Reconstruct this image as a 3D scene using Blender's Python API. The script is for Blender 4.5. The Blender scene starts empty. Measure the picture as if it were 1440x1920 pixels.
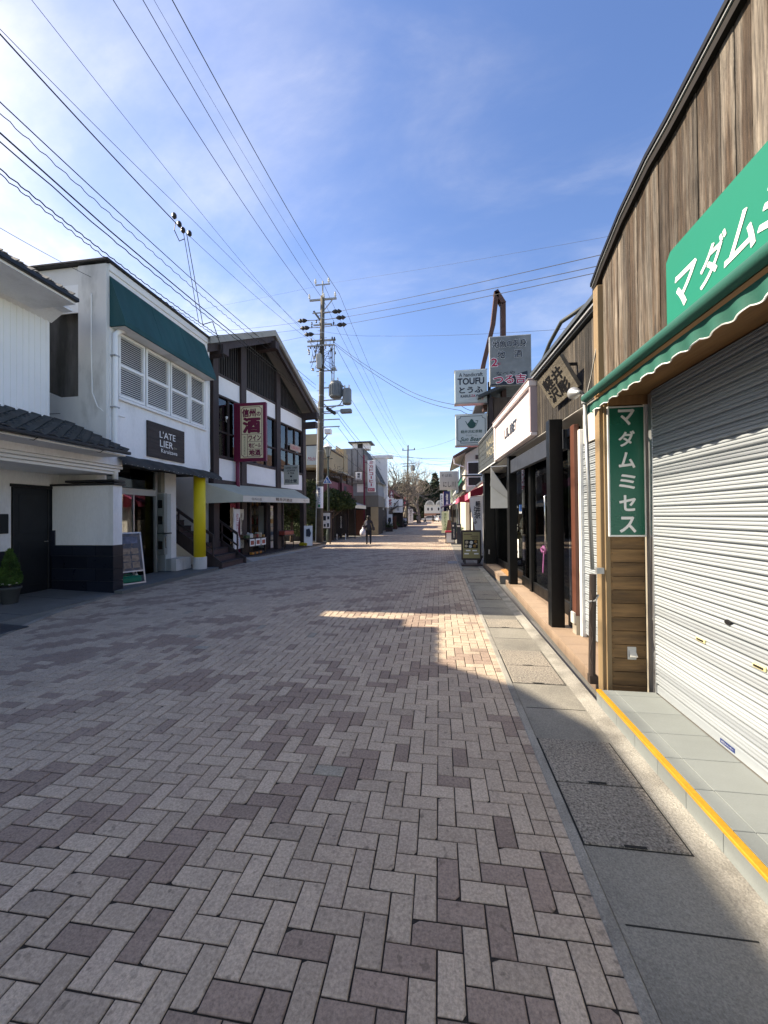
import bpy, math, random
from mathutils import Vector, Matrix
R = math.radians
random.seed(7)
scene = bpy.context.scene
COL = scene.collection

# ---------------------------------------------------------------- camera
YAW, PITCH, ROLL = math.atan(103 / 721.0), R(0.56), 0.009
fwd = Vector((-math.sin(YAW) * math.cos(PITCH), math.cos(YAW) * math.cos(PITCH), math.sin(PITCH)))
rt0 = Vector((math.cos(YAW), math.sin(YAW), 0)); up0 = rt0.cross(fwd)
cr, sr = math.cos(ROLL), math.sin(ROLL)
rt = rt0 * cr - up0 * sr; up = up0 * cr + rt0 * sr
cam = bpy.data.cameras.new('camera'); cam.sensor_width = 36; cam.lens = 36 * 721.0 / 1920
cam.clip_start = 0.05; cam.clip_end = 4000
camo = bpy.data.objects.new('camera', cam); COL.objects.link(camo)
camo.matrix_world = Matrix(((rt.x, up.x, -fwd.x, 0), (rt.y, up.y, -fwd.y, 0), (rt.z, up.z, -fwd.z, 1.6), (0, 0, 0, 1)))
scene.camera = camo

# ---------------------------------------------------------------- sky, sun, exposure
SUN_TO = Vector((-1.0, 0.115, 0.865)).normalized()
SUN_EL = math.asin(SUN_TO.z); SUN_AZ = math.atan2(SUN_TO.x, SUN_TO.y)
world = bpy.data.worlds.new('World'); scene.world = world; world.use_nodes = True
wt = world.node_tree; wt.nodes.clear()
def wn(t, **k):
    n = wt.nodes.new(t)
    for a, b in k.items(): setattr(n, a, b)
    return n
wout = wn('ShaderNodeOutputWorld'); bg = wn('ShaderNodeBackground'); bg.inputs[1].default_value = 0.15
sky = wn('ShaderNodeTexSky', sky_type='NISHITA', sun_disc=False)
sky.sun_elevation = SUN_EL; sky.sun_rotation = SUN_AZ; sky.altitude = 950; sky.air_density = 1.0; sky.dust_density = 1.0; sky.ozone_density = 2.0
tc = wn('ShaderNodeTexCoord'); sep = wn('ShaderNodeSeparateXYZ')
wt.links.new(tc.outputs['Generated'], sep.inputs[0])
zc = wn('ShaderNodeMath', operation='MAXIMUM'); zc.inputs[1].default_value = 0.0
wt.links.new(sep.outputs[2], zc.inputs[0])
za = wn('ShaderNodeMath', operation='ADD'); za.inputs[1].default_value = 0.18
wt.links.new(zc.outputs[0], za.inputs[0])
dx = wn('ShaderNodeMath', operation='DIVIDE'); dy = wn('ShaderNodeMath', operation='DIVIDE')
wt.links.new(sep.outputs[0], dx.inputs[0]); wt.links.new(za.outputs[0], dx.inputs[1])
wt.links.new(sep.outputs[1], dy.inputs[0]); wt.links.new(za.outputs[0], dy.inputs[1])
cb = wn('ShaderNodeCombineXYZ'); wt.links.new(dx.outputs[0], cb.inputs[0]); wt.links.new(dy.outputs[0], cb.inputs[1])
def cloud(scale, rot, sx, sy, lo, hi, detail, off):
    mp = wn('ShaderNodeMapping'); mp.inputs['Rotation'].default_value = (0, 0, rot); mp.inputs['Scale'].default_value = (sx, sy, 1); mp.inputs['Location'].default_value = off
    wt.links.new(cb.outputs[0], mp.inputs[0])
    nz = wn('ShaderNodeTexNoise'); nz.inputs['Scale'].default_value = scale; nz.inputs['Detail'].default_value = detail; nz.inputs['Roughness'].default_value = 0.6; nz.inputs['Distortion'].default_value = 0.5
    wt.links.new(mp.outputs[0], nz.inputs['Vector'])
    rp = wn('ShaderNodeMapRange'); rp.interpolation_type = 'SMOOTHSTEP'; rp.inputs[1].default_value = lo; rp.inputs[2].default_value = hi
    wt.links.new(nz.outputs[0], rp.inputs[0]); return rp.outputs[0]
c1 = cloud(0.75, R(30), 0.7, 1.3, 0.36, 0.72, 8, (0.4, 0.3, 0))       # broad veil
c2 = cloud(1.9, R(48), 0.75, 1.5, 0.44, 0.82, 9, (2.1, 0.0, 0))      # wisps
# the high cloud thickens towards the west (left of the street), as the veil in view does
wx = wn('ShaderNodeMapRange'); wx.interpolation_type = 'SMOOTHSTEP'; wx.inputs[1].default_value = -0.02; wx.inputs[2].default_value = -0.8; wx.inputs[3].default_value = 0.0; wx.inputs[4].default_value = 0.88
wt.links.new(sep.outputs[0], wx.inputs[0])
def mth(op, a, b):
    m = wn('ShaderNodeMath', operation=op)
    for i, v in enumerate((a, b)):
        if isinstance(v, (int, float)): m.inputs[i].default_value = v
        else: wt.links.new(v, m.inputs[i])
    return m.outputs[0]
cm = mth('ADD', mth('MULTIPLY', c1, wx.outputs[0]), mth('MULTIPLY', mth('MULTIPLY', c2, c1), mth('ADD', mth('MULTIPLY', wx.outputs[0], 0.5), 0.32)))
cm = mth('MINIMUM', cm, 0.9)
hs = wn('ShaderNodeHueSaturation'); hs.inputs['Saturation'].default_value = 1.22; hs.inputs['Hue'].default_value = 0.512; hs.inputs['Value'].default_value = 0.43
wt.links.new(sky.outputs[0], hs.inputs['Color'])
mx = wn('ShaderNodeMix', data_type='RGBA'); wt.links.new(cm, mx.inputs[0]); wt.links.new(hs.outputs[0], mx.inputs[6]); mx.inputs[7].default_value = (2.3, 2.38, 2.5, 1)
wt.links.new(mx.outputs[2], bg.inputs[0]); wt.links.new(bg.outputs[0], wout.inputs[0])
sun = bpy.data.lights.new('sun', 'SUN'); sun.energy = 2.0; sun.angle = R(0.53); sun.color = (1.0, 0.98, 0.945)
suno = bpy.data.objects.new('sun', sun); COL.objects.link(suno)
suno.rotation_euler = SUN_TO.to_track_quat('Z', 'Y').to_euler(); suno.location = (-30, 5, 30)
vs = scene.view_settings
vs.view_transform = 'Standard'; vs.look = 'None'; vs.gamma = 1.0; vs.exposure = 2.38; vs.use_curve_mapping = False
vs.use_white_balance = True; vs.white_balance_temperature = 8300; vs.white_balance_tint = 10   # the phone's shade white balance
scene.cycles.max_bounces = 8; scene.cycles.diffuse_bounces = 4; scene.cycles.transparent_max_bounces = 12
scene.cycles.sample_clamp_indirect = 8

# ---------------------------------------------------------------- materials
MATS = {}
def mat(name, col, rough=0.7, var=0.12, scale=2.5, bump=0.0, bscale=60, metal=0.0, spec=0.4, stretch=(1, 1, 1), col2=None, c2scale=0.6, c2lo=0.5, c2hi=0.7, fine=0.0, fscale=200, objrand=0.0, spots=0.0, sscale=18, alpha=None, emit=None, coat=0.0):
    """One procedural surface: base colour with mottling, a second colour in patches, fine speckle and relief."""
    if name in MATS: return MATS[name]
    m = bpy.data.materials.new(name); m.use_nodes = True; t = m.node_tree; N = t.nodes; L = t.links
    b = N['Principled BSDF']; b.inputs['Roughness'].default_value = rough; b.inputs['Metallic'].default_value = metal
    b.inputs['Specular IOR Level'].default_value = spec
    if coat: b.inputs['Coat Weight'].default_value = coat
    g = N.new('ShaderNodeNewGeometry'); oi = N.new('ShaderNodeObjectInfo')
    vm = N.new('ShaderNodeVectorMath'); vm.operation = 'MULTIPLY'; vm.inputs[1].default_value = stretch
    L.new(g.outputs['Position'], vm.inputs[0]); vec = vm.outputs[0]
    if objrand:
        va = N.new('ShaderNodeVectorMath'); va.operation = 'ADD'; sc = N.new('ShaderNodeMath'); sc.operation = 'MULTIPLY'; sc.inputs[1].default_value = 37.0
        L.new(oi.outputs['Random'], sc.inputs[0]); cx = N.new('ShaderNodeCombineXYZ')
        for i in range(3): L.new(sc.outputs[0], cx.inputs[i])
        L.new(vec, va.inputs[0]); L.new(cx.outputs[0], va.inputs[1]); vec = va.outputs[0]
    def noise(s, d=5, r=0.55, v=None):
        n = N.new('ShaderNodeTexNoise'); n.inputs['Scale'].default_value = s; n.inputs['Detail'].default_value = d; n.inputs['Roughness'].default_value = r
        L.new(v if v is not None else vec, n.inputs['Vector']); return n.outputs[0]
    def mr(x, a, b_, c, d):
        n = N.new('ShaderNodeMapRange'); n.inputs[1].default_value = a; n.inputs[2].default_value = b_; n.inputs[3].default_value = c; n.inputs[4].default_value = d
        L.new(x, n.inputs[0]); return n.outputs[0]
    def mul(colr, f):
        n = N.new('ShaderNodeVectorMath'); n.operation = 'SCALE'; L.new(colr, n.inputs[0]); L.new(f, n.inputs['Scale']); return n.outputs[0]
    rgb = N.new('ShaderNodeRGB'); rgb.outputs[0].default_value = (*col, 1); c = rgb.outputs[0]
    if col2 is not None:
        mxx = N.new('ShaderNodeMix'); mxx.data_type = 'RGBA'; L.new(mr(noise(c2scale, 6, 0.6), c2lo, c2hi, 0, 1), mxx.inputs[0])
        L.new(c, mxx.inputs[6]); mxx.inputs[7].default_value = (*col2, 1); c = mxx.outputs[2]
    if var: c = mul(c, mr(noise(scale), 0.25, 0.75, 1 - var, 1 + var))
    if fine: c = mul(c, mr(noise(fscale, 3, 0.7), 0.3, 0.7, 1 - fine, 1 + fine))
    if spots: c = mul(c, mr(noise(sscale, 2, 0.5), 0.66, 0.72, 1.0, 1 - spots))
    if objrand: c = mul(c, mr(oi.outputs['Random'], 0, 1, 1 - objrand, 1 + objrand))
    L.new(c, b.inputs['Base Color'])
    if bump:
        bp = N.new('ShaderNodeBump'); bp.inputs['Strength'].default_value = bump; bp.inputs['Distance'].default_value = 0.01
        L.new(noise(bscale, 5, 0.6), bp.inputs['Height']); L.new(bp.outputs[0], b.inputs['Normal'])
    L.new(mr(noise(scale * 1.7), 0.3, 0.7, max(0.02, rough - 0.08), min(1, rough + 0.08)), b.inputs['Roughness'])
    if emit: b.inputs['Emission Color'].default_value = (*emit[0], 1); b.inputs['Emission Strength'].default_value = emit[1]
    MATS[name] = m; return m
def glass(name, tint=(0.75, 0.8, 0.8), refl=0.06):
    """Thin window pane: clear with a Fresnel reflection."""
    if name in MATS: return MATS[name]
    m = bpy.data.materials.new(name); m.use_nodes = True; t = m.node_tree; N = t.nodes; L = t.links; N.remove(N['Principled BSDF'])
    tr = N.new('ShaderNodeBsdfTransparent'); tr.inputs[0].default_value = (*tint, 1)
    gl = N.new('ShaderNodeBsdfGlossy'); gl.inputs['Roughness'].default_value = 0.02
    lw = N.new('ShaderNodeFresnel'); lw.inputs[0].default_value = 1.33
    ad = N.new('ShaderNodeMath'); ad.operation = 'ADD'; ad.inputs[1].default_value = refl; ad.use_clamp = True
    mxs = N.new('ShaderNodeMixShader'); L.new(lw.outputs[0], ad.inputs[0]); L.new(ad.outputs[0], mxs.inputs[0]); L.new(tr.outputs[0], mxs.inputs[1]); L.new(gl.outputs[0], mxs.inputs[2])
    L.new(mxs.outputs[0], N['Material Output'].inputs[0]); MATS[name] = m; return m

# ---------------------------------------------------------------- helpers
def tag(o, label=None, cat=None, group=None, kind=None):
    if label: o['label'] = label
    if cat: o['category'] = cat
    if group: o['group'] = group
    if kind: o['kind'] = kind
    return o
def thing(name, label, cat, loc=(0, 0, 0), rotz=0.0, group=None):
    o = bpy.data.objects.new(name, None); o.empty_display_size = 0.2; COL.objects.link(o)
    o.location = loc; o.rotation_euler = (0, 0, rotz); return tag(o, label, cat, group)
def struct(o): o['kind'] = 'structure'; return o
class MB:
    """Collects shapes; build() links them as one mesh object."""
    def __init__(s): s.v = []; s.f = []
    def add(s, vs_, fs):
        b = len(s.v); s.v += [tuple(p) for p in vs_]; s.f += [tuple(i + b for i in f) for f in fs]; return s
    def box(s, x0, x1, y0, y1, z0, z1):
        return s.add([(x0, y0, z0), (x1, y0, z0), (x1, y1, z0), (x0, y1, z0), (x0, y0, z1), (x1, y0, z1), (x1, y1, z1), (x0, y1, z1)],
                     [(0, 3, 2, 1), (4, 5, 6, 7), (0, 1, 5, 4), (1, 2, 6, 5), (2, 3, 7, 6), (3, 0, 4, 7)])
    def bbox(s, x0, x1, y0, y1, z0, z1, c=0.01):
        """box with chamfered vertical and top edges"""
        c = min(c, (x1 - x0) / 3, (y1 - y0) / 3, (z1 - z0) / 3)
        P = []
        for z, i in ((z0, c), (z0 + c, 0), (z1 - c, 0), (z1, c)):
            e = c if i == 0 else c
            a0, a1, b0, b1 = x0 + i, x1 - i, y0 + i, y1 - i
            k = c * 0.7
            P += [(a0 + k, b0, z), (a1 - k, b0, z), (a1, b0 + k, z), (a1, b1 - k, z), (a1 - k, b1, z), (a0 + k, b1, z), (a0, b1 - k, z), (a0, b0 + k, z)]
        F = [tuple(range(7, -1, -1)), tuple(range(24, 32))]
        for r in range(3):
            for j in range(8): F.append((r * 8 + j, r * 8 + (j + 1) % 8, (r + 1) * 8 + (j + 1) % 8, (r + 1) * 8 + j))
        return s.add(P, F)
    def poly(s, pts): return s.add(pts, [tuple(range(len(pts)))])
    def prism(s, pts, off):
        n = len(pts); q = [tuple(Vector(p) + Vector(off)) for p in pts]
        F = [tuple(range(n - 1, -1, -1)), tuple(range(n, 2 * n))] + [(i, (i + 1) % n, n + (i + 1) % n, n + i) for i in range(n)]
        return s.add(list(pts) + q, F)
    def cyl(s, p, q, r, r2=None, n=10, cap=True):
        p = Vector(p); q = Vector(q); r2 = r if r2 is None else r2; d = (q - p).normalized()
        a = d.orthogonal().normalized(); b = d.cross(a)
        V = [p + (a * math.cos(2 * math.pi * i / n) + b * math.sin(2 * math.pi * i / n)) * r for i in range(n)] + \
            [q + (a * math.cos(2 * math.pi * i / n) + b * math.sin(2 * math.pi * i / n)) * r2 for i in range(n)]
        F = [(i, (i + 1) % n, n + (i + 1) % n, n + i) for i in range(n)]
        if cap: F += [tuple(range(n - 1, -1, -1)), tuple(range(n, 2 * n))]
        return s.add(V, F)
    def tube(s, pts, r, n=6):
        pts = [Vector(p) for p in pts]; V = []; m = len(pts); rr = r if isinstance(r, (list, tuple)) else [r] * m
        a = None
        for i, p in enumerate(pts):
            d = (pts[min(i + 1, m - 1)] - pts[max(i - 1, 0)]).normalized()
            a = d.orthogonal().normalized() if a is None else (a - d * a.dot(d)).normalized()
            b = d.cross(a)
            V += [p + (a * math.cos(2 * math.pi * k / n) + b * math.sin(2 * math.pi * k / n)) * rr[i] for k in range(n)]
        F = [(i * n + k, i * n + (k + 1) % n, (i + 1) * n + (k + 1) % n, (i + 1) * n + k) for i in range(m - 1) for k in range(n)]
        F += [tuple(range(n - 1, -1, -1)), tuple(range((m - 1) * n, m * n))]
        return s.add(V, F)
    def lathe(s, prof, c=(0, 0, 0), n=16):
        V = []; m = len(prof)
        for r, z in prof: V += [(c[0] + r * math.cos(2 * math.pi * k / n), c[1] + r * math.sin(2 * math.pi * k / n), c[2] + z) for k in range(n)]
        F = [(i * n + k, i * n + (k + 1) % n, (i + 1) * n + (k + 1) % n, (i + 1) * n + k) for i in range(m - 1) for k in range(n)]
        F += [tuple(range(n - 1, -1, -1)), tuple(range((m - 1) * n, m * n))]
        return s.add(V, F)
    def bar(s, p, q, w, h, upv=(0, 0, 1)):
        """rectangular bar from p to q"""
        p = Vector(p); q = Vector(q); d = (q - p).normalized(); u = Vector(upv); sd = d.cross(u)
        if sd.length < 1e-4: sd = d.cross(Vector((0, 1, 0)))
        sd.normalize(); u = sd.cross(d)
        V = [e + sd * (i * w / 2) + u * (j * h / 2) for e in (p, q) for i, j in ((-1, -1), (1, -1), (1, 1), (-1, 1))]
        return s.add(V, [(3, 2, 1, 0), (4, 5, 6, 7), (0, 1, 5, 4), (1, 2, 6, 5), (2, 3, 7, 6), (3, 0, 4, 7)])
    def mesh(s, name):
        me = bpy.data.meshes.new(name); me.from_pydata(s.v, [], s.f); me.update(); return me
    def build(s, name, m, parent=None, smooth=False, label=None):
        me = s.mesh(name); me.materials.append(m)
        if smooth: me.polygons.foreach_set('use_smooth', [True] * len(me.polygons))
        o = bpy.data.objects.new(name, me); COL.objects.link(o)
        if parent is not None: o.parent = parent
        if label: o['label'] = label
        return o
def box(name, m, parent, *a, label=None): return MB().box(*a).build(name, m, parent, label=label)
def bbox(name, m, parent, *a, c=0.008, label=None): return MB().bbox(*a, c=c).build(name, m, parent, label=label)
def link(name, me, parent=None, loc=(0, 0, 0), rot=(0, 0, 0), sc=None):
    o = bpy.data.objects.new(name, me); COL.objects.link(o); o.location = loc; o.rotation_euler = rot
    if sc: o.scale = sc
    if parent is not None: o.parent = parent
    return o
FACE = {'-y': ((1, 0, 0), (0, 0, 1)), '-x': ((0, -1, 0), (0, 0, 1)), '+x': ((0, 1, 0), (0, 0, 1)), 'up': ((1, 0, 0), (0, 1, 0))}
def text(body, c, w, h, face, m, parent, bold=0.0, shear=0.0, name='lettering', spacing=1.0, rot=0.0, lines=1.0, label=None):
    """Letters fitted into w x h about the point c, lying flat against the sign."""
    cu = bpy.data.curves.new('t', 'FONT'); cu.body = body; cu.shear = shear; cu.space_character = spacing; cu.align_x = 'CENTER'; cu.space_line = lines; cu.resolution_u = 3
    ob = bpy.data.objects.new('t', cu); me = bpy.data.meshes.new_from_object(ob); bpy.data.objects.remove(ob)
    xs = [v.co.x for v in me.vertices]; ys = [v.co.y for v in me.vertices]
    if not xs: return None
    x0, x1, y0, y1 = min(xs), max(xs), min(ys), max(ys)
    sx = w / (x1 - x0); sy = h / (y1 - y0) if h else sx
    ax, ay = (Vector(a) for a in FACE[face]) if isinstance(face, str) else (Vector(a) for a in face)
    co, si = math.cos(rot), math.sin(rot); c = Vector(c); nr = ax.cross(ay)
    base = [((v.co.x - (x0 + x1) / 2), (v.co.y - (y0 + y1) / 2)) for v in me.vertices]; faces = [tuple(p.vertices) for p in me.polygons]
    bpy.data.meshes.remove(me); d = bold * 0.9
    offs = [(0, 0)] + ([(d, 0), (-d, 0), (0, d), (0, -d), (d * .7, d * .7), (-d * .7, d * .7), (d * .7, -d * .7), (-d * .7, -d * .7)] if bold else [])
    V = []; F = []
    for k, (p, q) in enumerate(offs):       # heavier strokes: the letter laid over itself a little shifted
        b0 = len(V)
        for bx_, by_ in base:
            a = (bx_ + p) * sx; b = (by_ + q) * sy; V.append(c + ax * (a * co - b * si) + ay * (a * si + b * co) + nr * (0.0002 * k))
        F += [tuple(i + b0 for i in f) for f in faces]
    me = bpy.data.meshes.new(name); me.from_pydata(V, [], F); me.update(); me.materials.append(m)
    return_o = bpy.data.objects.new(name, me); COL.objects.link(return_o); return_o.parent = parent
    if label: return_o['label'] = label
    return return_o
def copy_tree(o, parent=None):
    c = o.copy(); COL.objects.link(c); c.parent = parent
    for ch in [x for x in o.children]: copy_tree(ch, c)
    return c

# ================================================================ ground
m_concrete = mat('concrete', (0.235, 0.222, 0.19), 0.9, 0.18, 1.3, 0.5, 120, fine=0.32, fscale=130, col2=(0.11, 0.105, 0.095), c2scale=0.9, c2lo=0.45, c2hi=0.75)
m_concrete_lt = mat('concrete_light', (0.30, 0.285, 0.25), 0.9, 0.2, 3, 0.7, 90, fine=0.3, fscale=110, col2=(0.17, 0.16, 0.14), c2scale=2.5, c2lo=0.45, c2hi=0.65)
m_cover = mat('aggregate_slab', (0.27, 0.24, 0.20), 0.92, 0.2, 2.2, 1.0, 80, fine=0.75, fscale=75, col2=(0.15, 0.14, 0.125), c2scale=1.1, c2lo=0.45, c2hi=0.7)
m_dark = mat('dark_gap', (0.02, 0.02, 0.018), 0.95, 0.2, 5)
m_joint = mat('joint_sand', (0.03, 0.025, 0.02), 0.98, 0.3, 4, 0.4, 150, fine=0.4, fscale=180)
m_asph = mat('ground_concrete', (0.17, 0.165, 0.155), 0.95, 0.2, 0.7, 0.4, 60, fine=0.25)
kb = dict(rough=0.88, bump=0.5, bscale=90, fine=0.30, fscale=85, objrand=0.09, spots=0.35, sscale=22)
m_br = [mat('brick_taupe', (0.425, 0.335, 0.255), var=0.13, scale=2.2, col2=(0.35, 0.275, 0.215), c2scale=1.4, c2lo=0.5, c2hi=0.75, **kb),
        mat('brick_buff', (0.465, 0.37, 0.282), var=0.12, scale=3.1, col2=(0.395, 0.305, 0.24), c2scale=1.8, c2lo=0.5, c2hi=0.75, **kb),
        mat('brick_brown', (0.30, 0.222, 0.175), var=0.12, scale=2.6, col2=(0.32, 0.245, 0.195), c2scale=2.0, c2lo=0.5, c2hi=0.8, **kb),
        mat('brick_grey', (0.33, 0.295, 0.235), var=0.16, scale=5.0, col2=(0.27, 0.245, 0.205), c2scale=9.0, c2lo=0.5, c2hi=0.7, **kb)]

gnd = MB().poly([(-900, -300, -0.06), (900, -300, -0.06), (900, 1500, -0.06), (-900, 1500, -0.06)]).build('ground', m_asph); struct(gnd)
def xl(y):          # left edge of the bricks
    pts = [(-3, -5.2), (3.0, -5.45), (4.5, -5.98), (5.66, -6.47), (7.34, -6.80), (10.7, -6.62), (13.1, -6.72), (20.7, -6.56), (25, -6.3), (30, -5.75), (60, -5.5)]
    for (a, b), (c, d) in zip(pts, pts[1:]):
        if y <= c: return b + (d - b) * (y - a) / (c - a)
    return pts[-1][1]
XR = 0.555
bed = MB()
ys_ = [-3, 0, 3.0, 4.5, 5.66, 7.34, 10.7, 13.1, 20.7, 25, 30, 45]
for a, b in zip(ys_, ys_[1:]): bed.poly([(xl(a) - .3, a, -0.007), (0.68, a, -0.007), (0.68, b, -0.007), (xl(b) - .3, b, -0.007)])
paving = bed.build('brick_paving', m_joint); struct(paving)
U = 0.0965
rnd = random.Random(3)
bricks = []   # centre x, centre y, half length x, half length y
for j in range(int(-0.6 / U), int(45 / U)):
    y0 = j * U
    lo = xl(y0) - 0.25
    for i in range(int((lo - XR) / U) + 4, 7):
        s = (i - j) % 4; x0 = XR + (i - 6) * U
        if s == 0: cx, cy, hx, hy = x0 + U, y0 + U / 2, U, U / 2
        elif s == 3: cx, cy, hx, hy = x0 + U / 2, y0 + U, U / 2, U
        else: continue
        a, b = cx - hx, min(cx + hx, XR)
        if b - a < 0.03 or cx + hx < lo: continue
        bricks.append(((a + b) / 2, cy, (b - a) / 2, hy, i, j))
for j in range(int(-0.6 / U), int(45 / U)):
    bricks.append((XR + 0.0525, (j + 0.5) * U, 0.0525, U / 2, 99, j))
def tone(i, j, x, y):
    r = rnd.random(); ch = random.Random(((i - j) // 4) * 7919 + ((i + j) // 2 + ((i - j) // 4) * 3) // 6 * 104729).random()
    if ch < 0.24 and r > 0.25 and i != 99: return 2
    d = math.sin(0.55 * (i + j) + 1.3 * math.sin(0.11 * j) + 0.4 * i * 0.1) + 0.7 * math.sin(0.21 * i - 0.33 * j + 2)
    if r < 0.003: return 3
    if r < 0.07: return 2
    return 1 if rnd.random() < 0.5 else 0
CAMP = Vector((0, 0, 1.6))
def in_frame(x, y):
    v = Vector((x, y, 0)) - CAMP; z = v.dot(fwd)
    if z < 0.3: return False
    return abs(v.dot(rt) / z) < 720 / 721 + .02 and -v.dot(up) / z < 960 / 721 + .04
def brick_geo(hx, hy, rg, chip):
    g = 0.0033; hx -= g; hy -= g; e = 0.0045
    V = []; crn = ((-1, -1), (1, -1), (1, 1), (-1, 1))
    jt = [(rg.uniform(-.0012, .0012), rg.uniform(-.0012, .0012)) for _ in crn]
    ck = rg.randrange(4) if chip else -1; c1, c2 = rg.uniform(.006, .03), rg.uniform(.006, .02)
    out = []
    for k, (sx, sy) in enumerate(crn):
        if k == ck:   # broken corner: two points instead of one
            a = (sx, sy, c1, 0, 0.0); b = (sx, sy, 0, c2, 0.0); out += [a, b] if sx == sy else [b, a]
            if (sx, sy) in ((-1, -1), (1, 1)): out[-2:] = [b, a]
            else: out[-2:] = [a, b]
        else: out.append((sx, sy, 0, 0, k))
    n = len(out)
    for inset, z in ((0, -0.025), (0, -0.004), (e, 0)):
        for sx, sy, cx_, cy_, k in out:
            V.append((sx * (hx - inset - cx_) + rg.uniform(-.0011, .0011), sy * (hy - inset - cy_) + rg.uniform(-.0011, .0011), z))
    F = [tuple(range(2 * n, 3 * n))] + [(r * n + k, r * n + (k + 1) % n, (r + 1) * n + (k + 1) % n, (r + 1) * n + k) for r in (0, 1) for k in range(n)]
    return V, F
vis = sorted(((math.hypot(b[0], b[1]), n) for n, b in enumerate(bricks) if in_frame(b[0], b[1])))
single = {n for _, n in vis[:300]}
cache = {}
BV, BF, BM = [], [], []
for n, (cx, cy, hx, hy, i, j) in enumerate(bricks):
    t = tone(i, j, cx, cy); tz = rnd.gauss(0, 0.0006)
    if n in single:
        key = (round(hx, 3), round(hy, 3), t, rnd.randrange(4))
        if key not in cache:
            V, F = brick_geo(hx, hy, rnd, key[3] == 3); me = bpy.data.meshes.new('brick'); me.from_pydata(V, [], F); me.materials.append(m_br[t]); cache[key] = me
        link('brick', cache[key], paving, (cx, cy, tz), (rnd.gauss(0, .002), rnd.gauss(0, .002), rnd.gauss(0, .0025)))
    else:
        V, F = brick_geo(hx, hy, rnd, rnd.random() < 0.12)
        b0 = len(BV); tx, ty = rnd.gauss(0, .003), rnd.gauss(0, .003)
        BV += [(cx + a, cy + b, c + tz + a * tx + b * ty) for a, b, c in V]
        if cy > 16: F = F[:1] + F[1 + len(V) // 3:]
        BF += [tuple(k + b0 for k in f) for f in F]; BM += [t] * len(F)
me = bpy.data.meshes.new('brick_field'); me.from_pydata(BV, [], BF)
for m in m_br: me.materials.append(m)
me.polygons.foreach_set('material_index', BM); me.update()
bf = link('brick_field', me, paving); bf['kind'] = 'stuff'
# far street surface, too far away to tell bricks apart
m_farst = mat('far_paving', (0.42, 0.325, 0.255), 0.9, 0.15, 1.5, 0.3, 30, fine=0.12, fscale=25)
struct(MB().poly([(-5.9, 45, -0.004), (0.7, 45, -0.004), (0.9, 125, -0.004), (-7.5, 125, -0.004)]).build('street', m_farst))

# right gutter: channel, edging, cover slabs
gut = MB().box(0.675, 1.30, -2.5, 60, -0.05, 0.004).build('gutter', m_concrete); struct(gut)
bbox('edging', m_concrete_lt, gut, 0.618, 0.6735, -2.5, 60, -0.05, 0.008, c=0.006)
MB().prism([(1.17, -2.5, 0.0045), (1.30, -2.5, 0.0045), (1.30, -2.5, 0.022)], (0, 62, 0)).build('mortar_fillet', m_concrete_lt, gut)
for y0, y1 in ((1.99, 2.425), (2.435, 2.88), (3.80, 4.225), (4.235, 4.69), (5.62, 6.05), (7.46, 7.85), (7.86, 8.27), (9.28, 9.7), (9.71, 10.12), (11.4, 11.85)):
    MB().box(0.672, 1.158, y0 - 0.006, y1 + 0.006, 0.003, 0.0055).build('slab_joint', m_dark, gut)
    c = bbox('drain_cover', m_cover, gut, 0.682, 1.15, y0, y1, 0.0, 0.012, c=0.005)
    MB().box(0.86, 0.96, y0 - 0.004, y0 + 0.012, 0.0125, 0.0135).build('hand_slot', m_dark, c)
for y in (1.62, 3.33, 5.15, 6.8, 8.9): MB().box(0.70, 1.16, y, y + 0.006, 0.0042, 0.0055).build('joint_line', m_dark, gut)
# manhole frame in the bricks
mh = MB().box(0.28, 0.60, 12.9, 13.6, -0.01, 0.004).build('drain_grate', mat('iron_grate', (0.24, 0.23, 0.22), 0.6, 0.2, 5, metal=0.3), gut)

# left kerb strip, aprons
kl = MB(); YK = [2.0, 3.0, 4.5, 5.66, 7.34, 9.0, 10.7, 13.1, 16, 20.0]
for a, b in zip(YK, YK[1:]):
    w = lambda y: 0.62 if y < 6 else (0.62 - (y - 6) * 0.38 if y < 7.2 else 0.34)
    kl.prism([(xl(a), a, 0.006), (xl(b), b, 0.006), (xl(b) - w(b), b, 0.012), (xl(a) - w(a), a, 0.012)], (0, 0, -0.06))
kerb = kl.build('kerb_strip', m_concrete); struct(kerb)
for a, b in zip(YK, YK[1:]): pass
edge = MB(); 
for a, b in zip(YK, YK[1:]): edge.prism([(xl(a) + .05, a, 0.008), (xl(b) + .05, b, 0.008), (xl(b) - .03, b, 0.0105), (xl(a) - .03, a, 0.0105)], (0, 0, -0.05))
edge.build('edging', m_concrete_lt, kerb)
# dark steel drain cover in the kerb near the white shop
m_steel_dk = mat('steel_dark', (0.075, 0.08, 0.09), 0.55, 0.2, 8, 0.2, 60, metal=0.4)
MB().prism([(-6.06, 4.30, 0.013), (-6.02, 4.90, 0.013), (-6.62, 4.98, 0.016), (-6.62, 4.30, 0.016)], (0, 0, -0.01)).build('drain_cover', m_steel_dk, kerb)
m_apron = mat('apron_tile', (0.135, 0.14, 0.135), 0.85, 0.15, 2, 0.3, 80, fine=0.2, fscale=120)
apr = MB().prism([(-6.72, 2.0, 0.02), (-6.72, 7.19, 0.03), (-8.3, 7.19, 0.09), (-8.3, 2.0, 0.09)], (0, 0, -0.1)).build('apron', m_apron); struct(apr)
for y in (3.0, 4.2, 5.4, 6.5): MB().prism([(-6.75, y, 0.0222 + (y - 2) * .0019), (-6.75, y + .008, 0.0222 + (y - 2) * .0019), (-8.28, y + .008, 0.092), (-8.28, y, 0.092)], (0, 0, 0.0015)).build('joint_line', m_dark, apr)

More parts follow.
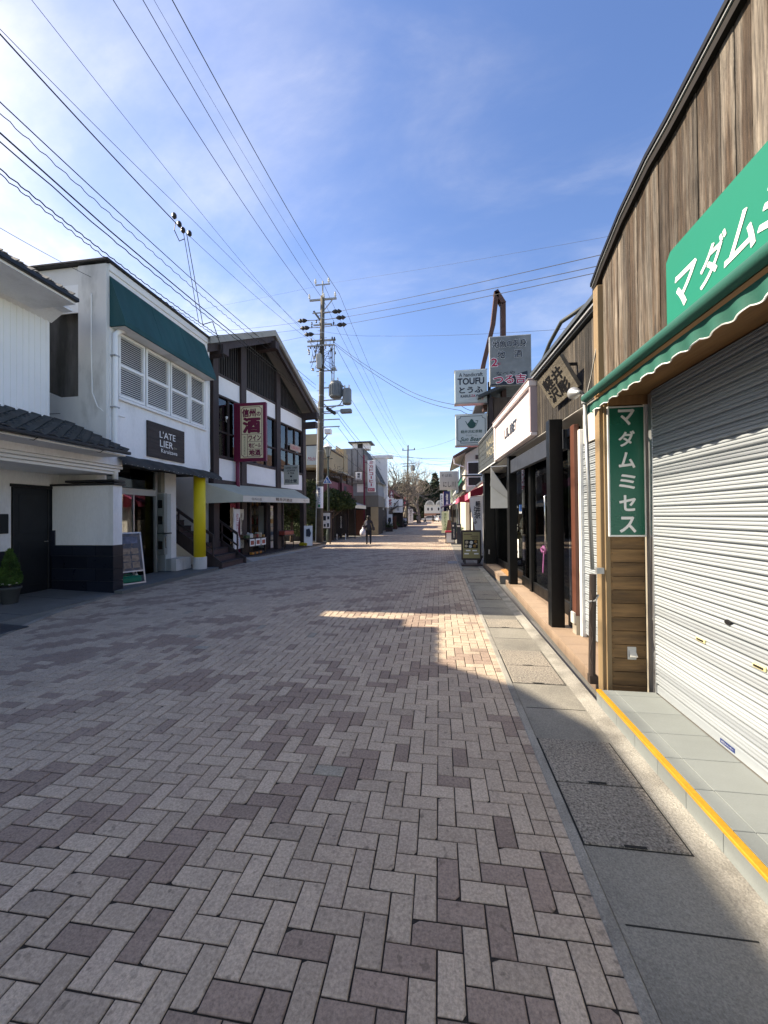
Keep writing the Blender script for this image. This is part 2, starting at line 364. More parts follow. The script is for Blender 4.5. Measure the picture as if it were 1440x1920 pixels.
# ================================================================ right side: plank-clad shop nearest the camera
m_plank = mat('weathered_plank', (0.085, 0.055, 0.035), 0.85, 0.6, 1.2, 0.9, 30, stretch=(16, 16, 0.8), col2=(0.19, 0.16, 0.13), c2scale=0.9, c2lo=0.44, c2hi=0.60, spots=0.6, sscale=2.2, fine=0.6, fscale=5, objrand=0.32)
m_plank_dk = mat('tarred_plank', (0.022, 0.018, 0.015), 0.8, 0.5, 1.0, 0.8, 30, stretch=(16, 16, 0.9), col2=(0.11, 0.09, 0.07), c2scale=0.9, c2lo=0.50, c2hi=0.66, fine=0.3, fscale=6, objrand=0.3)
m_post = mat('pine_post', (0.27, 0.185, 0.10), 0.7, 0.3, 1.2, 0.3, 40, stretch=(12, 12, 0.8), col2=(0.20, 0.13, 0.07), c2scale=1.2, c2lo=0.5, c2hi=0.7)
m_hplank = mat('oak_stain_plank', (0.235, 0.135, 0.058), 0.6, 0.4, 1.2, 0.5, 30, stretch=(2.0, 2.0, 16), col2=(0.12, 0.07, 0.034), c2scale=1.0, c2lo=0.45, c2hi=0.7, objrand=0.18)
m_soffit = mat('soffit_wood', (0.28, 0.15, 0.065), 0.6, 0.25, 1.2, 0.1, 40, stretch=(14, 1.5, 1), col2=(0.20, 0.10, 0.04), c2scale=1.0)
m_shut = mat('shutter_enamel', (0.33, 0.362, 0.385), 0.42, 0.05, 1.2, col2=(0.27, 0.29, 0.30), c2scale=1.6, c2lo=0.55, c2hi=0.8, stretch=(1, 0.6, 2.2), spec=0.5)
m_alu = mat('aluminium', (0.42, 0.43, 0.44), 0.4, 0.1, 4, metal=0.75)
m_black = mat('black_metal', (0.012, 0.012, 0.013), 0.4, 0.2, 6)
m_green = mat('sign_green', (0.004, 0.175, 0.118), 0.55, 0.05, 1.2, spec=0.15)
m_green_dk = mat('sign_green_dark', (0.010, 0.13, 0.085), 0.3, 0.08, 1.2, spec=0.5)
m_white = mat('white_paint', (0.80, 0.80, 0.78), 0.5, 0.04, 3)
m_fabric_gn = mat('awning_green', (0.010, 0.10, 0.075), 0.75, 0.12, 2.5, 0.2, 30, fine=0.05, fscale=300)
m_fabric_dk = mat('awning_inside', (0.03, 0.075, 0.06), 0.85, 0.1, 3)
m_tile = mat('grey_porcelain_tile', (0.205, 0.225, 0.22), 0.55, 0.08, 1.5, 0.1, 90, fine=0.06, fscale=90, objrand=0.08, stretch=(1, 3, 1))
m_yellow = mat('yellow_line', (0.56, 0.285, 0.022), 0.7, 0.12, 8, 0.3, 60, fine=0.12, fscale=60)
m_flash = mat('flashing', (0.42, 0.43, 0.44), 0.45, 0.1, 3, metal=0.5)
m_grout = mat('grout', (0.16, 0.155, 0.145), 0.95, 0.15, 6)

SH = thing('plank_clad_shop', 'shuttered shop clad in weathered brown vertical planks on the right', 'shop', (1.75, 1.0, 0))
ox, oy = 1.75, 1.0
def sh(name, m, x0, x1, y0, y1, z0, z1, parent=SH, c=None):
    a = (x0 - ox, x1 - ox, y0 - oy, y1 - oy, z0, z1)
    return bbox(name, m, parent, *a, c=c) if c else box(name, m, parent, *a)
m_wallR = mat('shop_wall', (0.30, 0.27, 0.22), 0.9, 0.15, 2)
sh('wall', m_wallR, 1.80, 7.0, -4.0, 3.70, 0.0, 2.62)
def rz(y):  # roof edge height
    pts = [(-4, 4.5), (1.0, 4.12), (2.04, 4.03), (2.55, 3.975), (2.79, 3.965), (3.18, 3.885), (3.53, 3.76), (3.74, 3.66)]
    for (a, b), (c, d) in zip(pts, pts[1:]):
        if y <= c: return b + (d - b) * (y - a) / (c - a)
    return 3.66
MB().prism([(1.475 - ox, -4 - oy, 2.68), (1.475 - ox, 3.70 - oy, 2.68), (1.475 - ox, 3.70 - oy, rz(3.7) - .05), (1.475 - ox, 2.8 - oy, rz(2.8) - .06), (1.475 - ox, 1 - oy, rz(1) - .05), (1.475 - ox, -4 - oy, rz(-4) - .02)], (5.5, 0, 0)).build('upper_wall', m_wallR, SH)
rp = random.Random(5)
y = 3.60; k = 0
while y > 0.3:
    w = rp.choice((0.085, 0.095, 0.1, 0.105)); d = rp.uniform(0, 0.006)
    zt = rz(y - w / 2) - 0.03
    sh('plank', m_plank, 1.449 - d, 1.4745, y - w + 0.004, y, 2.64, zt, c=0.004); y -= w; k += 1
sh('plank', m_plank, 1.452, 1.4745, -4.0, y, 2.64, rz(0.3) - 0.05)
# roof edge: dark capping with a pale flashing line
for nm, m, xo, z0, z1, xi in (('roof_cap', mat('cap_black', (0.006, 0.006, 0.007), 0.5, spec=.2), 1.392, 0.018, 0.05, 1.50), ('flashing', m_flash, 1.402, 0.004, 0.0175, 1.50), ('roof_fascia', mat('dark_fascia', (0.012, 0.009, 0.008), 0.7, spec=.2), 1.412, -0.05, 0.0035, 1.50)):
    b = MB(); Ys = [-4, 1.0, 2.04, 2.55, 2.79, 3.18, 3.53, 3.74]
    for a, c in zip(Ys, Ys[1:]): b.prism([(xo - ox, a - oy, rz(a) + z0), (xo - ox, c - oy, rz(c) + z0), (xo - ox, c - oy, rz(c) + z1), (xo - ox, a - oy, rz(a) + z1)], (xi - xo, 0, 0))
    b.build(nm, m, SH)
MB().prism([(1.51 - ox, -4 - oy, rz(-4) + .05), (1.51 - ox, 3.72 - oy, rz(3.72) + .05), (7 - ox, 3.72 - oy, 4.6), (7 - ox, -4 - oy, 5.6)], (0, 0, .03)).build('roof', m_black, SH)
sh('soffit', m_soffit, 1.36, 1.80, -4.0, 3.60, 2.622, 2.638)
sh('soffit_beam', m_soffit, 1.47, 1.80, 3.575, 3.60, 2.54, 2.62)
sh('corner_post', m_post, 1.40, 1.50, 3.605, 3.70, 0.0, 3.62, c=0.006)
sh('post_batten', m_post, 1.432, 1.472, 3.585, 3.604, 0.02, 2.55, c=0.004)
# side panel with horizontal boards
sh('panel_backing', m_black, 1.472, 1.765, 3.62, 3.64, 0.0, 2.62)
z = 0.012; k = 0
for h in [0.1] + [0.118] * 22:
    if z > 2.5: break
    sh('board', m_hplank, 1.474, 1.752, 3.602, 3.619, z + 0.002, z + h - 0.002, c=0.003); z += h
for zz in [0.07 + 0.118 * i for i in range(12)]:
    for xx in (1.49, 1.738):
        MB().cyl((xx - ox, 3.6015 - oy, zz), (xx - ox, 3.6 - oy, zz), 0.0035, n=6).build('nail_head', m_black, SH)
# roller shutter
rs = sh('roller_shutter', m_alu, 1.742, 1.80, 3.44, 3.50, 0.0, 2.60, c=0.006)
rs['label'] = 'grey aluminium guide rail of the white roller shutter'
prof = [(0.000, 0.000), (0.000, 0.006), (0.018, 0.010), (0.022, 0.017), (0.020, 0.028), (0.012, 0.032), (0.012, 0.035), (0.020, 0.037), (0.022, 0.046), (0.020, 0.054), (0.012, 0.057), (0.012, 0.060), (0.020, 0.062), (0.021, 0.069), (0.012, 0.077), (0.000, 0.079)]
def slat_mesh(y0, y1):
    V = []; F = []
    for yy in (y0, y1): V += [(-a, yy, b) for a, b in prof]
    n = len(prof)
    for i in range(n - 1): F.append((i, i + 1, n + i + 1, n + i))
    F += [tuple(range(n - 1, -1, -1)), tuple(range(n, 2 * n))]
    me = bpy.data.meshes.new('shutter_slat'); me.from_pydata(V, [], F); me.materials.append(m_shut); return me
sm = slat_mesh(-3.9 - oy, 3.452 - oy)
sh('bottom_rail', m_shut, 1.748, 1.79, -3.9, 3.436, 0.132, 0.20, parent=rs, c=0.005)
for i in range(30): link('shutter_slat', sm, rs, (1.765 - ox, 0, 0.204 + i * 0.0805))
sh('shutter_shadow_gap', m_black, 1.77, 1.795, -3.9, 3.44, 0.14, 2.62, parent=rs)
m_brass = mat('pale_brass', (0.62, 0.55, 0.30), 0.4, 0.1, 5)
for yy, zz in ((2.88, 0.74), (2.40, 0.745)):
    s = sh('finger_slot', m_brass, 1.736, 1.762, yy - 0.045, yy + 0.045, zz - 0.012, zz + 0.016, parent=rs, c=0.004)
    sh('slot_opening', m_black, 1.7342, 1.738, yy - 0.034, yy + 0.034, zz - 0.004, zz + 0.008, parent=rs)
MB().lathe([(0.001, 0), (0.022, 0.001), (0.018, 0.009), (0.001, 0.011)], n=14).build('shutter_lock', m_black, rs).matrix_local = Matrix.Translation((1.744 - ox, 2.63 - oy, 0.93)) @ Matrix.Rotation(R(-90), 4, 'Y') @ Matrix.Diagonal((0.8, 1.2, 1, 1))
m_navy = mat('navy_label', (0.02, 0.04, 0.16), 0.5, 0.05)
sh('maker_label', m_navy, 1.7455, 1.7475, 2.60, 2.72, 0.15, 0.178, parent=rs)
text('文化シャッター', (1.745 - ox, 2.66 - oy, 0.164), 0.10, 0.014, '-x', m_white, rs)
# outlet cover on the boards
oc = sh('outlet_cover', mat('cream_plastic', (0.66, 0.64, 0.58), 0.45, 0.06, 5), 1.60, 1.67, 3.592, 3.6015, 0.34, 0.45, c=0.004)
MB().prism([(1.61 - ox, 3.5915 - oy, 0.43), (1.66 - ox, 3.5915 - oy, 0.43), (1.665 - ox, 3.555 - oy, 0.375), (1.607 - ox, 3.555 - oy, 0.375)], (0, 0.03, -0.012)).build('outlet_flap', MATS['cream_plastic'], oc)

# tiled step with yellow line
st = MB().box(1.30, 1.80, -4, 3.455, -0.05, 0.118).build('tiled_step', m_grout); struct(st)
tm = {}
yy = 3.4535
j = 0
while yy > 0.3:
    L_ = 0.272 if j else 0.09
    for x0, x1 in ((1.333, 1.4235), (1.4265, 1.7435)) if True else ():
        bbox('tile', m_tile, st, x0, x1, yy - L_, yy - 0.003, 0.10, 0.130, c=0.002)
    bbox('riser_tile', m_tile, st, 1.2905, 1.3015, yy - L_, yy - 0.003, 0.0, 0.1265, c=0.002)
    yy -= L_; j += 1
box('tile', m_tile, st, 1.345, 1.7435, -4, yy - .003, 0.10, 0.13); box('riser_tile', m_tile, st, 1.2905, 1.3015, -4, yy - .003, 0.0, 0.1265)
bbox('yellow_nosing', m_yellow, st, 1.2885, 1.330, -4, 3.456, 0.112, 0.1335, c=0.004)

# green fascia sign
gs = thing('fascia_sign', 'bright green fascia sign with white slanted katakana on the plank wall', 'sign', (1.43, 2.6, 2.7))
MB().prism([(0.018, 0.01, -0.02), (0.018, 0.01, 0.455), (0.018, -0.035, 0.50), (0.018, -2.0, 0.50), (0.018, -2.0, -0.02)], (-0.03, 0, 0)).build('board', m_green, gs)
for ch, yc, w in (('マ', -0.18, 0.19), ('ダ', -0.40, 0.19), ('ム', -0.575, 0.185), ('ミ', -0.77, 0.17), ('セ', -0.97, 0.19), ('ス', -1.17, 0.19)):
    text(ch, (-0.014, yc, 0.205), w, 0.20, '-x', m_white, gs, bold=0.018, shear=0.3)
# dark green upright sign on the side panel
us = thing('upright_sign', 'dark green upright sign with white rounded katakana, in a white frame', 'sign', (1.61, 3.60, 1.40))
bbox('frame', m_white, us, -0.155, 0.148, -0.028, 0.001, 0.0, 1.13, c=0.004)
box('face', m_green_dk, us, -0.140, 0.133, -0.030, -0.0285, 0.016, 1.114)
for k, ch in enumerate('マダムミセス'):
    text(ch, (-0.004, -0.0315, 1.03 - 0.185 * k), 0.125, 0.13 if ch != 'ミ' else 0.12, '-y', m_white, us, bold=0.03)

# folding awning
aw = thing('shop_awning', 'green fabric awning with scalloped white hem above the large shutter', 'awning', (1.25, 3.5, 2.5))
MB().cyl((0, 0, 0.088), (0, -6, 0.088), 0.034, n=14).build('front_bar', m_fabric_gn, aw, smooth=True)
b = MB(); NY = 60
V = []; n = NY * 2
for i in range(n + 1):
    yq = -6 * i / n; V.append((0.0, yq, 0.1215)); V.append((0.18, yq, 0.20))
b.add(V, [(2 * i, 2 * i + 1, 2 * i + 3, 2 * i + 2) for i in range(n)]); b.build('fabric_roof', m_fabric_gn, aw)
# valance: hangs from the bar, waves a little and is cut in scallops
V = []; F = []; n = 480; rows = 5; hem = []
for i in range(n + 1):
    yq = 0.03 - 6.0 * i / n
    ph = (yq * -1) / 0.155
    sc = abs(math.sin(math.pi * ph))
    bot = -0.036 - 0.014 * sc ** 0.7
    wob = 0.012 * math.sin(2 * math.pi * ph * 1.0) + 0.008 * math.sin(yq * 3.1)
    for r in range(rows):
        t = r / (rows - 1); V.append((0.03 + wob * t + 0.004 * t, yq, 0.036 + (bot - 0.036) * t))
    hem.append((0.034 + wob, yq, bot))
for i in range(n):
    for r in range(rows - 1): a = i * rows + r; F.append((a, a + 1, a + rows + 1, a + rows))
MB().add(V, F).build('valance', m_fabric_gn, aw, smooth=True)
MB().tube(hem, 0.004, 4).build('hem', m_white, aw)
MB().box(0.19, 0.30, -6, 0.04, 0.125, 0.20).build('cassette', m_black, aw)
MB().bar((0.18, -6, 0.197), (0.18, 0.05, 0.197), 0.012, 0.012).build('cassette_edge', m_white, aw)
MB().bar((0.01, 0.06, 0.105), (0.2, 0.035, 0.2), 0.02, 0.012).build('arm', m_white, aw)
# support strut with bracket and chain
m_galv = mat('galvanised', (0.38, 0.39, 0.39), 0.45, 0.15, 8, metal=0.6)
m_brown_st = mat('brown_steel', (0.055, 0.04, 0.034), 0.5, 0.2, 8, metal=0.2)
MB().cyl((0.0, 0.01, 0.10), (0.055, 0.04, -1.38), 0.016, n=10).build('support_pole', m_galv, aw, smooth=True)
MB().lathe([(0.02, -0.04), (0.026, -0.035), (0.026, 0.03), (0.018, 0.04)], (0, 0.01, 0.085), 10).build('elbow', m_galv, aw)
MB().box(0.10, 0.16, 0.065, 0.10, -1.42, -1.37).build('bracket', m_galv, aw)
MB().cyl((0.06, 0.045, -1.42), (0.045, 0.06, -2.32), 0.028, n=10).build('lower_tube', m_brown_st, aw)
MB().box(0.02, 0.085, 0.03, 0.09, -2.36, -2.29).build('tube_foot', m_brown_st, aw)
chain = [(0.03 + 0.012 * math.sin(i * .9), 0.015, -1.55 - 0.045 * i) for i in range(15)]
for p, q in zip(chain, chain[1:]): MB().bar(p, q, 0.012 if chain.index(p) % 2 else 0.006, 0.006).build('chain_link', m_brown_st, aw)
MB().tube([(0.02, 0.05, -1.66), (0.06, 0.0, -1.64), (0.1, 0.04, -1.60), (0.08, 0.09, -1.62)], 0.008).build('chain_wrap', m_galv, aw)
# floodlight at the awning end
fl = thing('floodlight', 'silver floodlight on a bracket at the far end of the green awning', 'lamp', (1.26, 3.56, 2.62))
lamp = MB().lathe([(0.018, 0.0), (0.024, 0.05), (0.03, 0.07), (0.05, 0.10), (0.056, 0.135), (0.05, 0.14)], n=16).build('lamp_head', m_galv, fl, smooth=True); lamp.rotation_euler = (R(-75), R(-25), 0); lamp.location = (-0.02, 0.02, 0.05)
MB().tube([(0.0, -0.03, 0.0), (-0.01, 0.0, 0.04), (-0.02, 0.03, 0.05)], 0.011).build('bracket', m_black, fl)
MB().tube([(0.0, 0.02, 0.02), (0.05, 0.1, 0.0), (0.1, 0.1, 0.2), (0.17, 0.09, 0.6), (0.2, 0.08, 1.1)], 0.006).build('cable', m_black, fl)

# ================================================================ right side: low shop row with the pink fascia
RZ2 = math.atan2(0.32, 6.2)
def F2(x, u): c, s = math.cos(RZ2), math.sin(RZ2); return (1.72 + x * c - u * s, 3.8 + x * s + u * c)
m_soffit_w = mat('pale_soffit', (0.50, 0.485, 0.45), 0.8, 0.08, 2)
m_roofgrey = mat('slate_grey_metal', (0.07, 0.08, 0.085), 0.5, 0.15, 3, metal=0.3)
m_pink = mat('pink_white_board', (0.80, 0.70, 0.69), 0.5, 0.05, 2)
m_mauve = mat('mauve_moulding', (0.40, 0.32, 0.335), 0.5, 0.06, 3)
m_charc = mat('charcoal_board', (0.045, 0.052, 0.055), 0.6, 0.2, 3, 0.3, 50, stretch=(1, 1, 6))
m_gold = mat('dull_gold', (0.30, 0.27, 0.19), 0.6, 0.1, 6)
m_navyb = mat('navy_beam', (0.030, 0.036, 0.050), 0.55, 0.15, 3)
m_bcol = mat('black_column', (0.005, 0.0055, 0.006), 0.45, 0.25, 3, spec=0.25)
m_redbr = mat('red_brown_frame', (0.10, 0.035, 0.022), 0.5, 0.2, 3, stretch=(6, 6, 1))
m_glass = glass('shop_glass', (0.85, 0.88, 0.88), 0.0)
m_intg = mat('interior_grey', (0.30, 0.29, 0.27), 0.8, 0.05)
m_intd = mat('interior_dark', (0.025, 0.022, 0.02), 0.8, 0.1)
m_tan = mat('tan_tile', (0.30, 0.215, 0.155), 0.6, 0.1, 2, 0.15, 60, fine=0.08, fscale=70, objrand=0.08)
B2 = thing('low_shop', 'low shop with tarred plank fascia, black columns and glass doors', 'shop', (1.72, 3.8, 0), RZ2)
def b2(name, m, *a, parent=B2, c=None): return bbox(name, m, parent, *a, c=c) if c else box(name, m, parent, *a)
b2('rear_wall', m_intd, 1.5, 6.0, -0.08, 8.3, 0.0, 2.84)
b2('upper_wall', m_wallR, 0.03, 6.0, -0.08, 8.3, 2.87, 3.74)
b2('soffit', m_soffit_w, 0.0, 1.6, -0.08, 8.3, 2.842, 2.868)
b2('end_wall', m_bcol, 0.05, 6.0, 8.0, 8.3, 0.0, 2.84)
u = 2.64; rp = random.Random(8)
while u > -0.05:
    w = rp.choice((0.075, 0.085, 0.095)); d = rp.uniform(0, .006)
    b2('plank', m_plank_dk, -0.004 - d, 0.028, u - w + .004, u, 2.85, 3.74, c=0.003); u -= w
b2('eaves_board', m_roofgrey, -0.05, 0.06, -0.06, 2.66, 3.76, 3.80, c=.004)
b2('gutter_rail', m_flash, -0.075, -0.035, -0.06, 8.3, 3.79, 3.815)
MB().prism([(-0.10, -0.06, 3.83), (-0.10, 2.7, 3.83), (0.35, 2.7, 4.05), (0.35, -0.06, 4.05)], (0, 0, 0.05)).build('metal_roof', m_roofgrey, B2)
MB().prism([(0.355, -0.06, 4.05), (0.355, 8.3, 4.02), (6, 8.3, 4.5), (6, -0.06, 4.5)], (0, 0, 0.04)).build('rear_roof', m_roofgrey, B2)
# shopfront
b2('pale_panel', m_soffit_w, 0.06, 0.10, 0.02, 1.10, 2.44, 2.84)
ns = b2('narrow_shutter', m_white, 0.02, 0.07, 1.10, 1.16, 0.13, 2.62, c=.004)
sm2 = slat_mesh(0.0, 1.10)
for i in range(28): link('shutter_slat', sm2, ns, (0.075, 0, 0.16 + i * 0.0805))
b2('timber_frame', m_redbr, -0.02, 0.04, 1.17, 1.29, 0.36, 2.70, c=.004)
bb = b2('outlet_box', MATS['cream_plastic'], -0.05, -0.021, 1.18, 1.27, 0.26, 0.40, c=.006)
b2('frame_plinth', m_wallR, -0.02, 0.04, 1.17, 1.29, 0.12, 0.36)
b2('column', m_bcol, -0.205, -0.04, 1.48, 1.62, 0.12, 2.84, c=.004)
b2('column', m_bcol, -0.01, 0.15, 4.62, 4.78, 0.12, 2.84, c=.004)
b2('mullion', m_bcol, 0.20, 0.30, 3.82, 3.95, 0.12, 2.84, c=.004)
b2('door_frame', m_bcol, 0.05, 0.11, 1.30, 1.40, 0.12, 2.70, c=.004)
b2('beam', m_navyb, 0.02, 0.10, 1.64, 4.60, 2.47, 2.74, c=.005)
for u0, u1, x in ((1.40, 1.62, 0.07), (1.62, 3.82, 0.25), (3.95, 4.62, 0.25), (4.9, 6.4, 0.4), (6.6, 7.9, 0.4)):
    w = MB().box(x, x + .008, u0, u1, 0.33, 2.62).build('window_pane', m_glass, B2)
    b2('kick_rail', m_bcol, x - .02, x + .03, u0, u1, 0.12, 0.32, c=.006)
    b2('transom', m_bcol, x - .02, x + .03, u0, u1, 2.62, 2.72)
for u0 in (4.84, 6.42, 7.92): b2('mullion', m_bcol, 0.36, 0.44, u0, u0 + .09, 0.12, 2.84, c=.004)
b2('glass_door_stile', m_bcol, 0.235, 0.275, 1.98, 2.05, 0.32, 2.62); b2('glass_door_stile', m_bcol, 0.235, 0.275, 2.90, 2.96, 0.32, 2.62)
hd = MB().tube([(0.225, 2.86, 1.0), (0.16, 2.86, 1.02), (0.16, 2.86, 1.90), (0.225, 2.86, 1.93)], 0.014, 8).build('door_handle', mat('chrome', (0.7, 0.7, 0.7), 0.15, 0.02, metal=1.0), B2, smooth=True)
b2('interior_wall', m_intg, 1.0, 1.05, 1.7, 3.3, 0.12, 2.8); b2('interior_floor', mat('shop_floor', (0.25, 0.2, 0.16), 0.5, 0.1), 0.3, 1.5, 1.2, 8.0, 0.10, 0.125)
b2('interior_wall', m_intd, 1.06, 1.1, 3.3, 8.0, 0.12, 2.8)
b2('interior_panel', m_intg, 0.62, 0.66, 5.1, 6.1, 0.5, 2.6)
for u0 in (2.2, 3.0, 3.6): MB().cyl((0.7, u0, 2.838), (0.7, u0, 2.80), 0.06, n=12).build('downlight', m_white, B2)
b2('socket_plate', m_flash, 0.03, 0.05, 7.3, 7.36, 0.5, 0.62)
# ribbon on the door handle
rb = thing('ribbon_bow', 'purple ribbon bow tied to the chrome door handle', 'ribbon', (F2(0.13, 2.86)[0], F2(0.13, 2.86)[1], 1.0))
m_purple = mat('purple_ribbon', (0.20, 0.06, 0.16), 0.6, 0.2, 10)
b = MB()
for sx, sz in ((-1, .5), (1, .35)):
    b.tube([(0, 0, 0), (0.02 * sx, .07 * sx, .06 * sz + .04), (0.0, .13 * sx, .05 * sz), (0, .07 * sx, -.03), (0, 0, 0)], 0.022, 6)
b.build('bow', m_purple, rb, smooth=True)
MB().prism([(0, -.03, 0), (0, .02, 0), (0, .10, -.36), (0, .05, -.38)], (0.01, 0, 0)).build('tail', m_purple, rb)
# pink fascia sign
ps = thing('pink_fascia_sign', 'large pale pink fascia sign with thin black capitals in a moulded frame', 'sign', (*F2(0, 2.66), 2.87), RZ2)
box('board', m_pink, ps, -0.075, 0.02, 0.06, 2.92, 0.06, 0.80)
for nm, a in (('frame_bottom', (-0.115, 0.0, 0, 3.0, 0, 0.06)), ('frame_top', (-0.135, 0.0, 0, 3.0, 0.80, 0.90)), ('frame_left', (-0.115, 0.0, 2.92, 3.0, 0.061, 0.799)), ('frame_right', (-0.115, 0.02, 0.0, 0.06, 0.061, 0.799))):
    bbox(nm, m_mauve if nm in ('frame_right',) else m_pink, ps, *a, c=.012)
bbox('cornice', m_mauve, ps, -0.15, 0.0, -0.01, 3.01, 0.901, 0.925, c=.008)
box('inner_bead', m_mauve, ps, -0.09, -0.074, 0.061, 2.919, 0.775, 0.798)
bx = [0.0]; 
for k, ch in enumerate('LiLiBET'):
    text(ch, (-0.078, 1.955 - k * 0.148, 0.43), 0.115 if ch != 'i' else 0.05, 0.18, '-x', m_black, ps, bold=0.07)
# dark fascia sign beyond it
ds = thing('dark_fascia_sign', 'charcoal boarded fascia sign with faint gold lettering beyond the pink sign', 'sign', (*F2(0, 5.67), 2.90), RZ2)
for k in range(6): bbox('board', m_charc, ds, -0.06, 0.02, 0.02, 2.6, 0.01 + k * .135, 0.01 + k * .135 + .131, c=.004)
for a in ((-0.075, 0.02, -0.005, 2.62, -0.02, 0.008), (-0.075, 0.02, -0.005, 2.62, 0.822, 0.85), (-0.075, 0.02, 2.602, 2.65, -0.019, 0.849)): bbox('frame', m_roofgrey, ds, *a, c=.004)
text('NAIL', (-0.063, 0.75, 0.60), 1.0, 0.2, '-x', m_gold, ds)
text('MADE', (-0.063, 0.75, 0.33), 1.0, 0.2, '-x', m_gold, ds)
box('soffit_trim', m_white, ds, -0.09, -0.062, -0.01, 2.64, -0.045, -0.022)
# carved wooden board leaning out from the plank fascia
cs = thing('carved_board', 'weathered wooden board with raised black characters, leaning out from the dark planks', 'sign', (*F2(0, 1.33), 3.07), RZ2)
ln = Vector((-0.205, 0, 0.37)); n_ = Vector((-0.37, 0, -0.205)).normalized()
m_grwood = mat('grey_carved_wood', (0.16, 0.14, 0.11), 0.85, 0.3, 1.5, 0.5, 30, stretch=(12, 1.2, 12), fine=0.2, fscale=8)
P0 = Vector((-0.02, 0.41, 0.0)); P1 = Vector((-0.02, -0.41, 0.03))
MB().prism([P0, P1, P1 + ln, P0 + ln], tuple(n_ * 0.045)).build('board', m_grwood, cs)
ctr = (P0 + P1 + ln) / 2 + n_ * 0.047
fx = (P1 - P0).normalized(); fy = ln.normalized()
text('軽井\n沢彫', ctr + fx * -.02, 0.62, 0.32, (fx, fy), m_black, cs, bold=0.03)
MB().bar((0.0, -0.25, 0.33), (-0.2, -0.25, 0.33), 0.03, 0.03).build('bracket', m_black, cs); MB().bar((0.0, 0.3, 0.3), (-0.2, 0.3, 0.3), 0.03, 0.03).build('bracket', m_black, cs)
# downpipe and cable by the corner post
dp = thing('drain_pipe', 'grey drain pipe beside the pine corner post', 'pipe', (1.56, 3.82, 0))
MB().tube([(0, 0, 0.1), (0, 0, 2.5), (-.02, 0, 2.7), (-.03, .02, 2.86)], 0.022, 8).build('pipe', m_galv, dp, smooth=True)
MB().box(-.03, .03, -.03, .03, 1.1, 1.13).build('clip', m_galv, dp)

# tan tiled steps
def tan_step(y0, y1, xa, xb, h, rows, nm='tan_step'):
    o = MB().prism([(xa + .012, y0, -0.05), (xb + .012, y1, -0.05), (2.4, y1, -.05), (2.4, y0, -.05)], (0, 0, h + 0.038)).build(nm, m_grout); struct(o)
    n = round((y1 - y0) / 0.3); rw = [0.0, 0.29, 0.58, 0.9][:rows + 1]
    for i in range(n):
        a, b_ = y0 + (y1 - y0) * i / n + .002, y0 + (y1 - y0) * (i + 1) / n - .002
        fa, fb = xa + (xb - xa) * (a - y0) / (y1 - y0), xa + (xb - xa) * (b_ - y0) / (y1 - y0)
        for r0, r1 in zip(rw, rw[1:]):
            MB().prism([(fa + r0 + (.002 if r0 else 0), a, h - .014), (fa + r1 - .002, a, h - .014), (fb + r1 - .002, b_, h - .014), (fb + r0 + (.002 if r0 else 0), b_, h - .014)], (0, 0, .014)).build('tile', m_tan, o)
        MB().prism([(fa, a, 0.0), (fa + .011, a, 0.0), (fb + .011, b_, 0.0), (fb, b_, 0.0)], (0, 0, h - .016)).build('riser_tile', m_tan, o)
    return o
tan_step(3.72, 9.0, 1.385, 1.475, 0.13, 3)
tan_step(9.5, 12.2, 1.42, 1.34, 0.14, 2)
mat_o = thing('door_mat', 'orange-brown coir mat on the tan step', 'mat', (1.85, 9.75, 0.142)); bbox('mat_body', mat('coir', (0.35, 0.17, 0.06), 0.95, 0.2, 8, 0.5, 60), mat_o, -0.25, 0.25, -0.3, 0.9, 0, 0.012)
bo = thing('bollard', 'short black bollard at the end of the tan step', 'bollard', (1.56, 8.92, 0.13)); MB().lathe([(0.035, 0), (0.035, 0.4), (0.042, 0.405), (0.042, 0.45), (0.03, 0.46)], n=12).build('post', m_black, bo); MB().lathe([(0.06, 0), (0.055, 0.012)], n=12).build('base_plate', m_black, bo)
# grey folded pennant hanging at the dark shop
pn = thing('hanging_pennant', 'grey cloth pennant folded over below the dark fascia', 'banner', (*F2(-0.12, 5.25), 1.75), RZ2)
m_greycl = mat('grey_cloth', (0.36, 0.38, 0.38), 0.85, 0.15, 3, 0.2, 30)
MB().prism([(-0.14, 0.1, 0), (0.43, -0.1, 0), (0.40, -0.1, 0.06), (-0.13, 0.1, 0.95)], (0, .012, 0)).build('cloth', m_greycl, pn)
MB().prism([(-0.15, 0.085, .52), (0.41, -0.125, 0.03), (-0.12, 0.085, .90)], (0, -.012, 0)).build('folded_corner', mat('grey_cloth_back', (0.28, 0.295, 0.30), 0.85, 0.1, 3), pn)
MB().bar((-0.14, 0.1, 0.96), (0.3, -0.05, 0.96), 0.02, 0.02).build('rod', m_flash, pn)
# white plush wreath / poster by the door
wp = thing('window_poster', 'white poster with dark floral print in the window by the black column', 'poster', (*F2(0.33, 5.45), 0.62), RZ2)
box('sheet', m_white, wp, -0.004, 0.0, -0.22, 0.22, 0, 0.42); b = MB()
rp = random.Random(2)
for i in range(14): b.lathe([(0.001, 0), (rp.uniform(.02, .045), .001), (0.001, .002)], (0, 0, 0), 8)
for i, z in enumerate((0.1, 0.2, 0.3)): MB().box(-0.006, -0.0045, -0.15 + .05 * i, .02 + .06 * i, z, z + .06).build('print', m_intd, wp)
wr = thing('flower_wreath', 'white flower wreath hanging above the window poster', 'wreath', (*F2(0.28, 5.5), 1.30), RZ2)
b = MB()
for i in range(16):
    a = i * math.pi / 8; c_ = (0, .17 * math.cos(a) + rp.uniform(-.02, .02), .2 * math.sin(a) + rp.uniform(-.02, .02))
    b.lathe([(0.005, -.04), (0.05, -.02), (.06, .01), (.03, .04)], c_, 7)
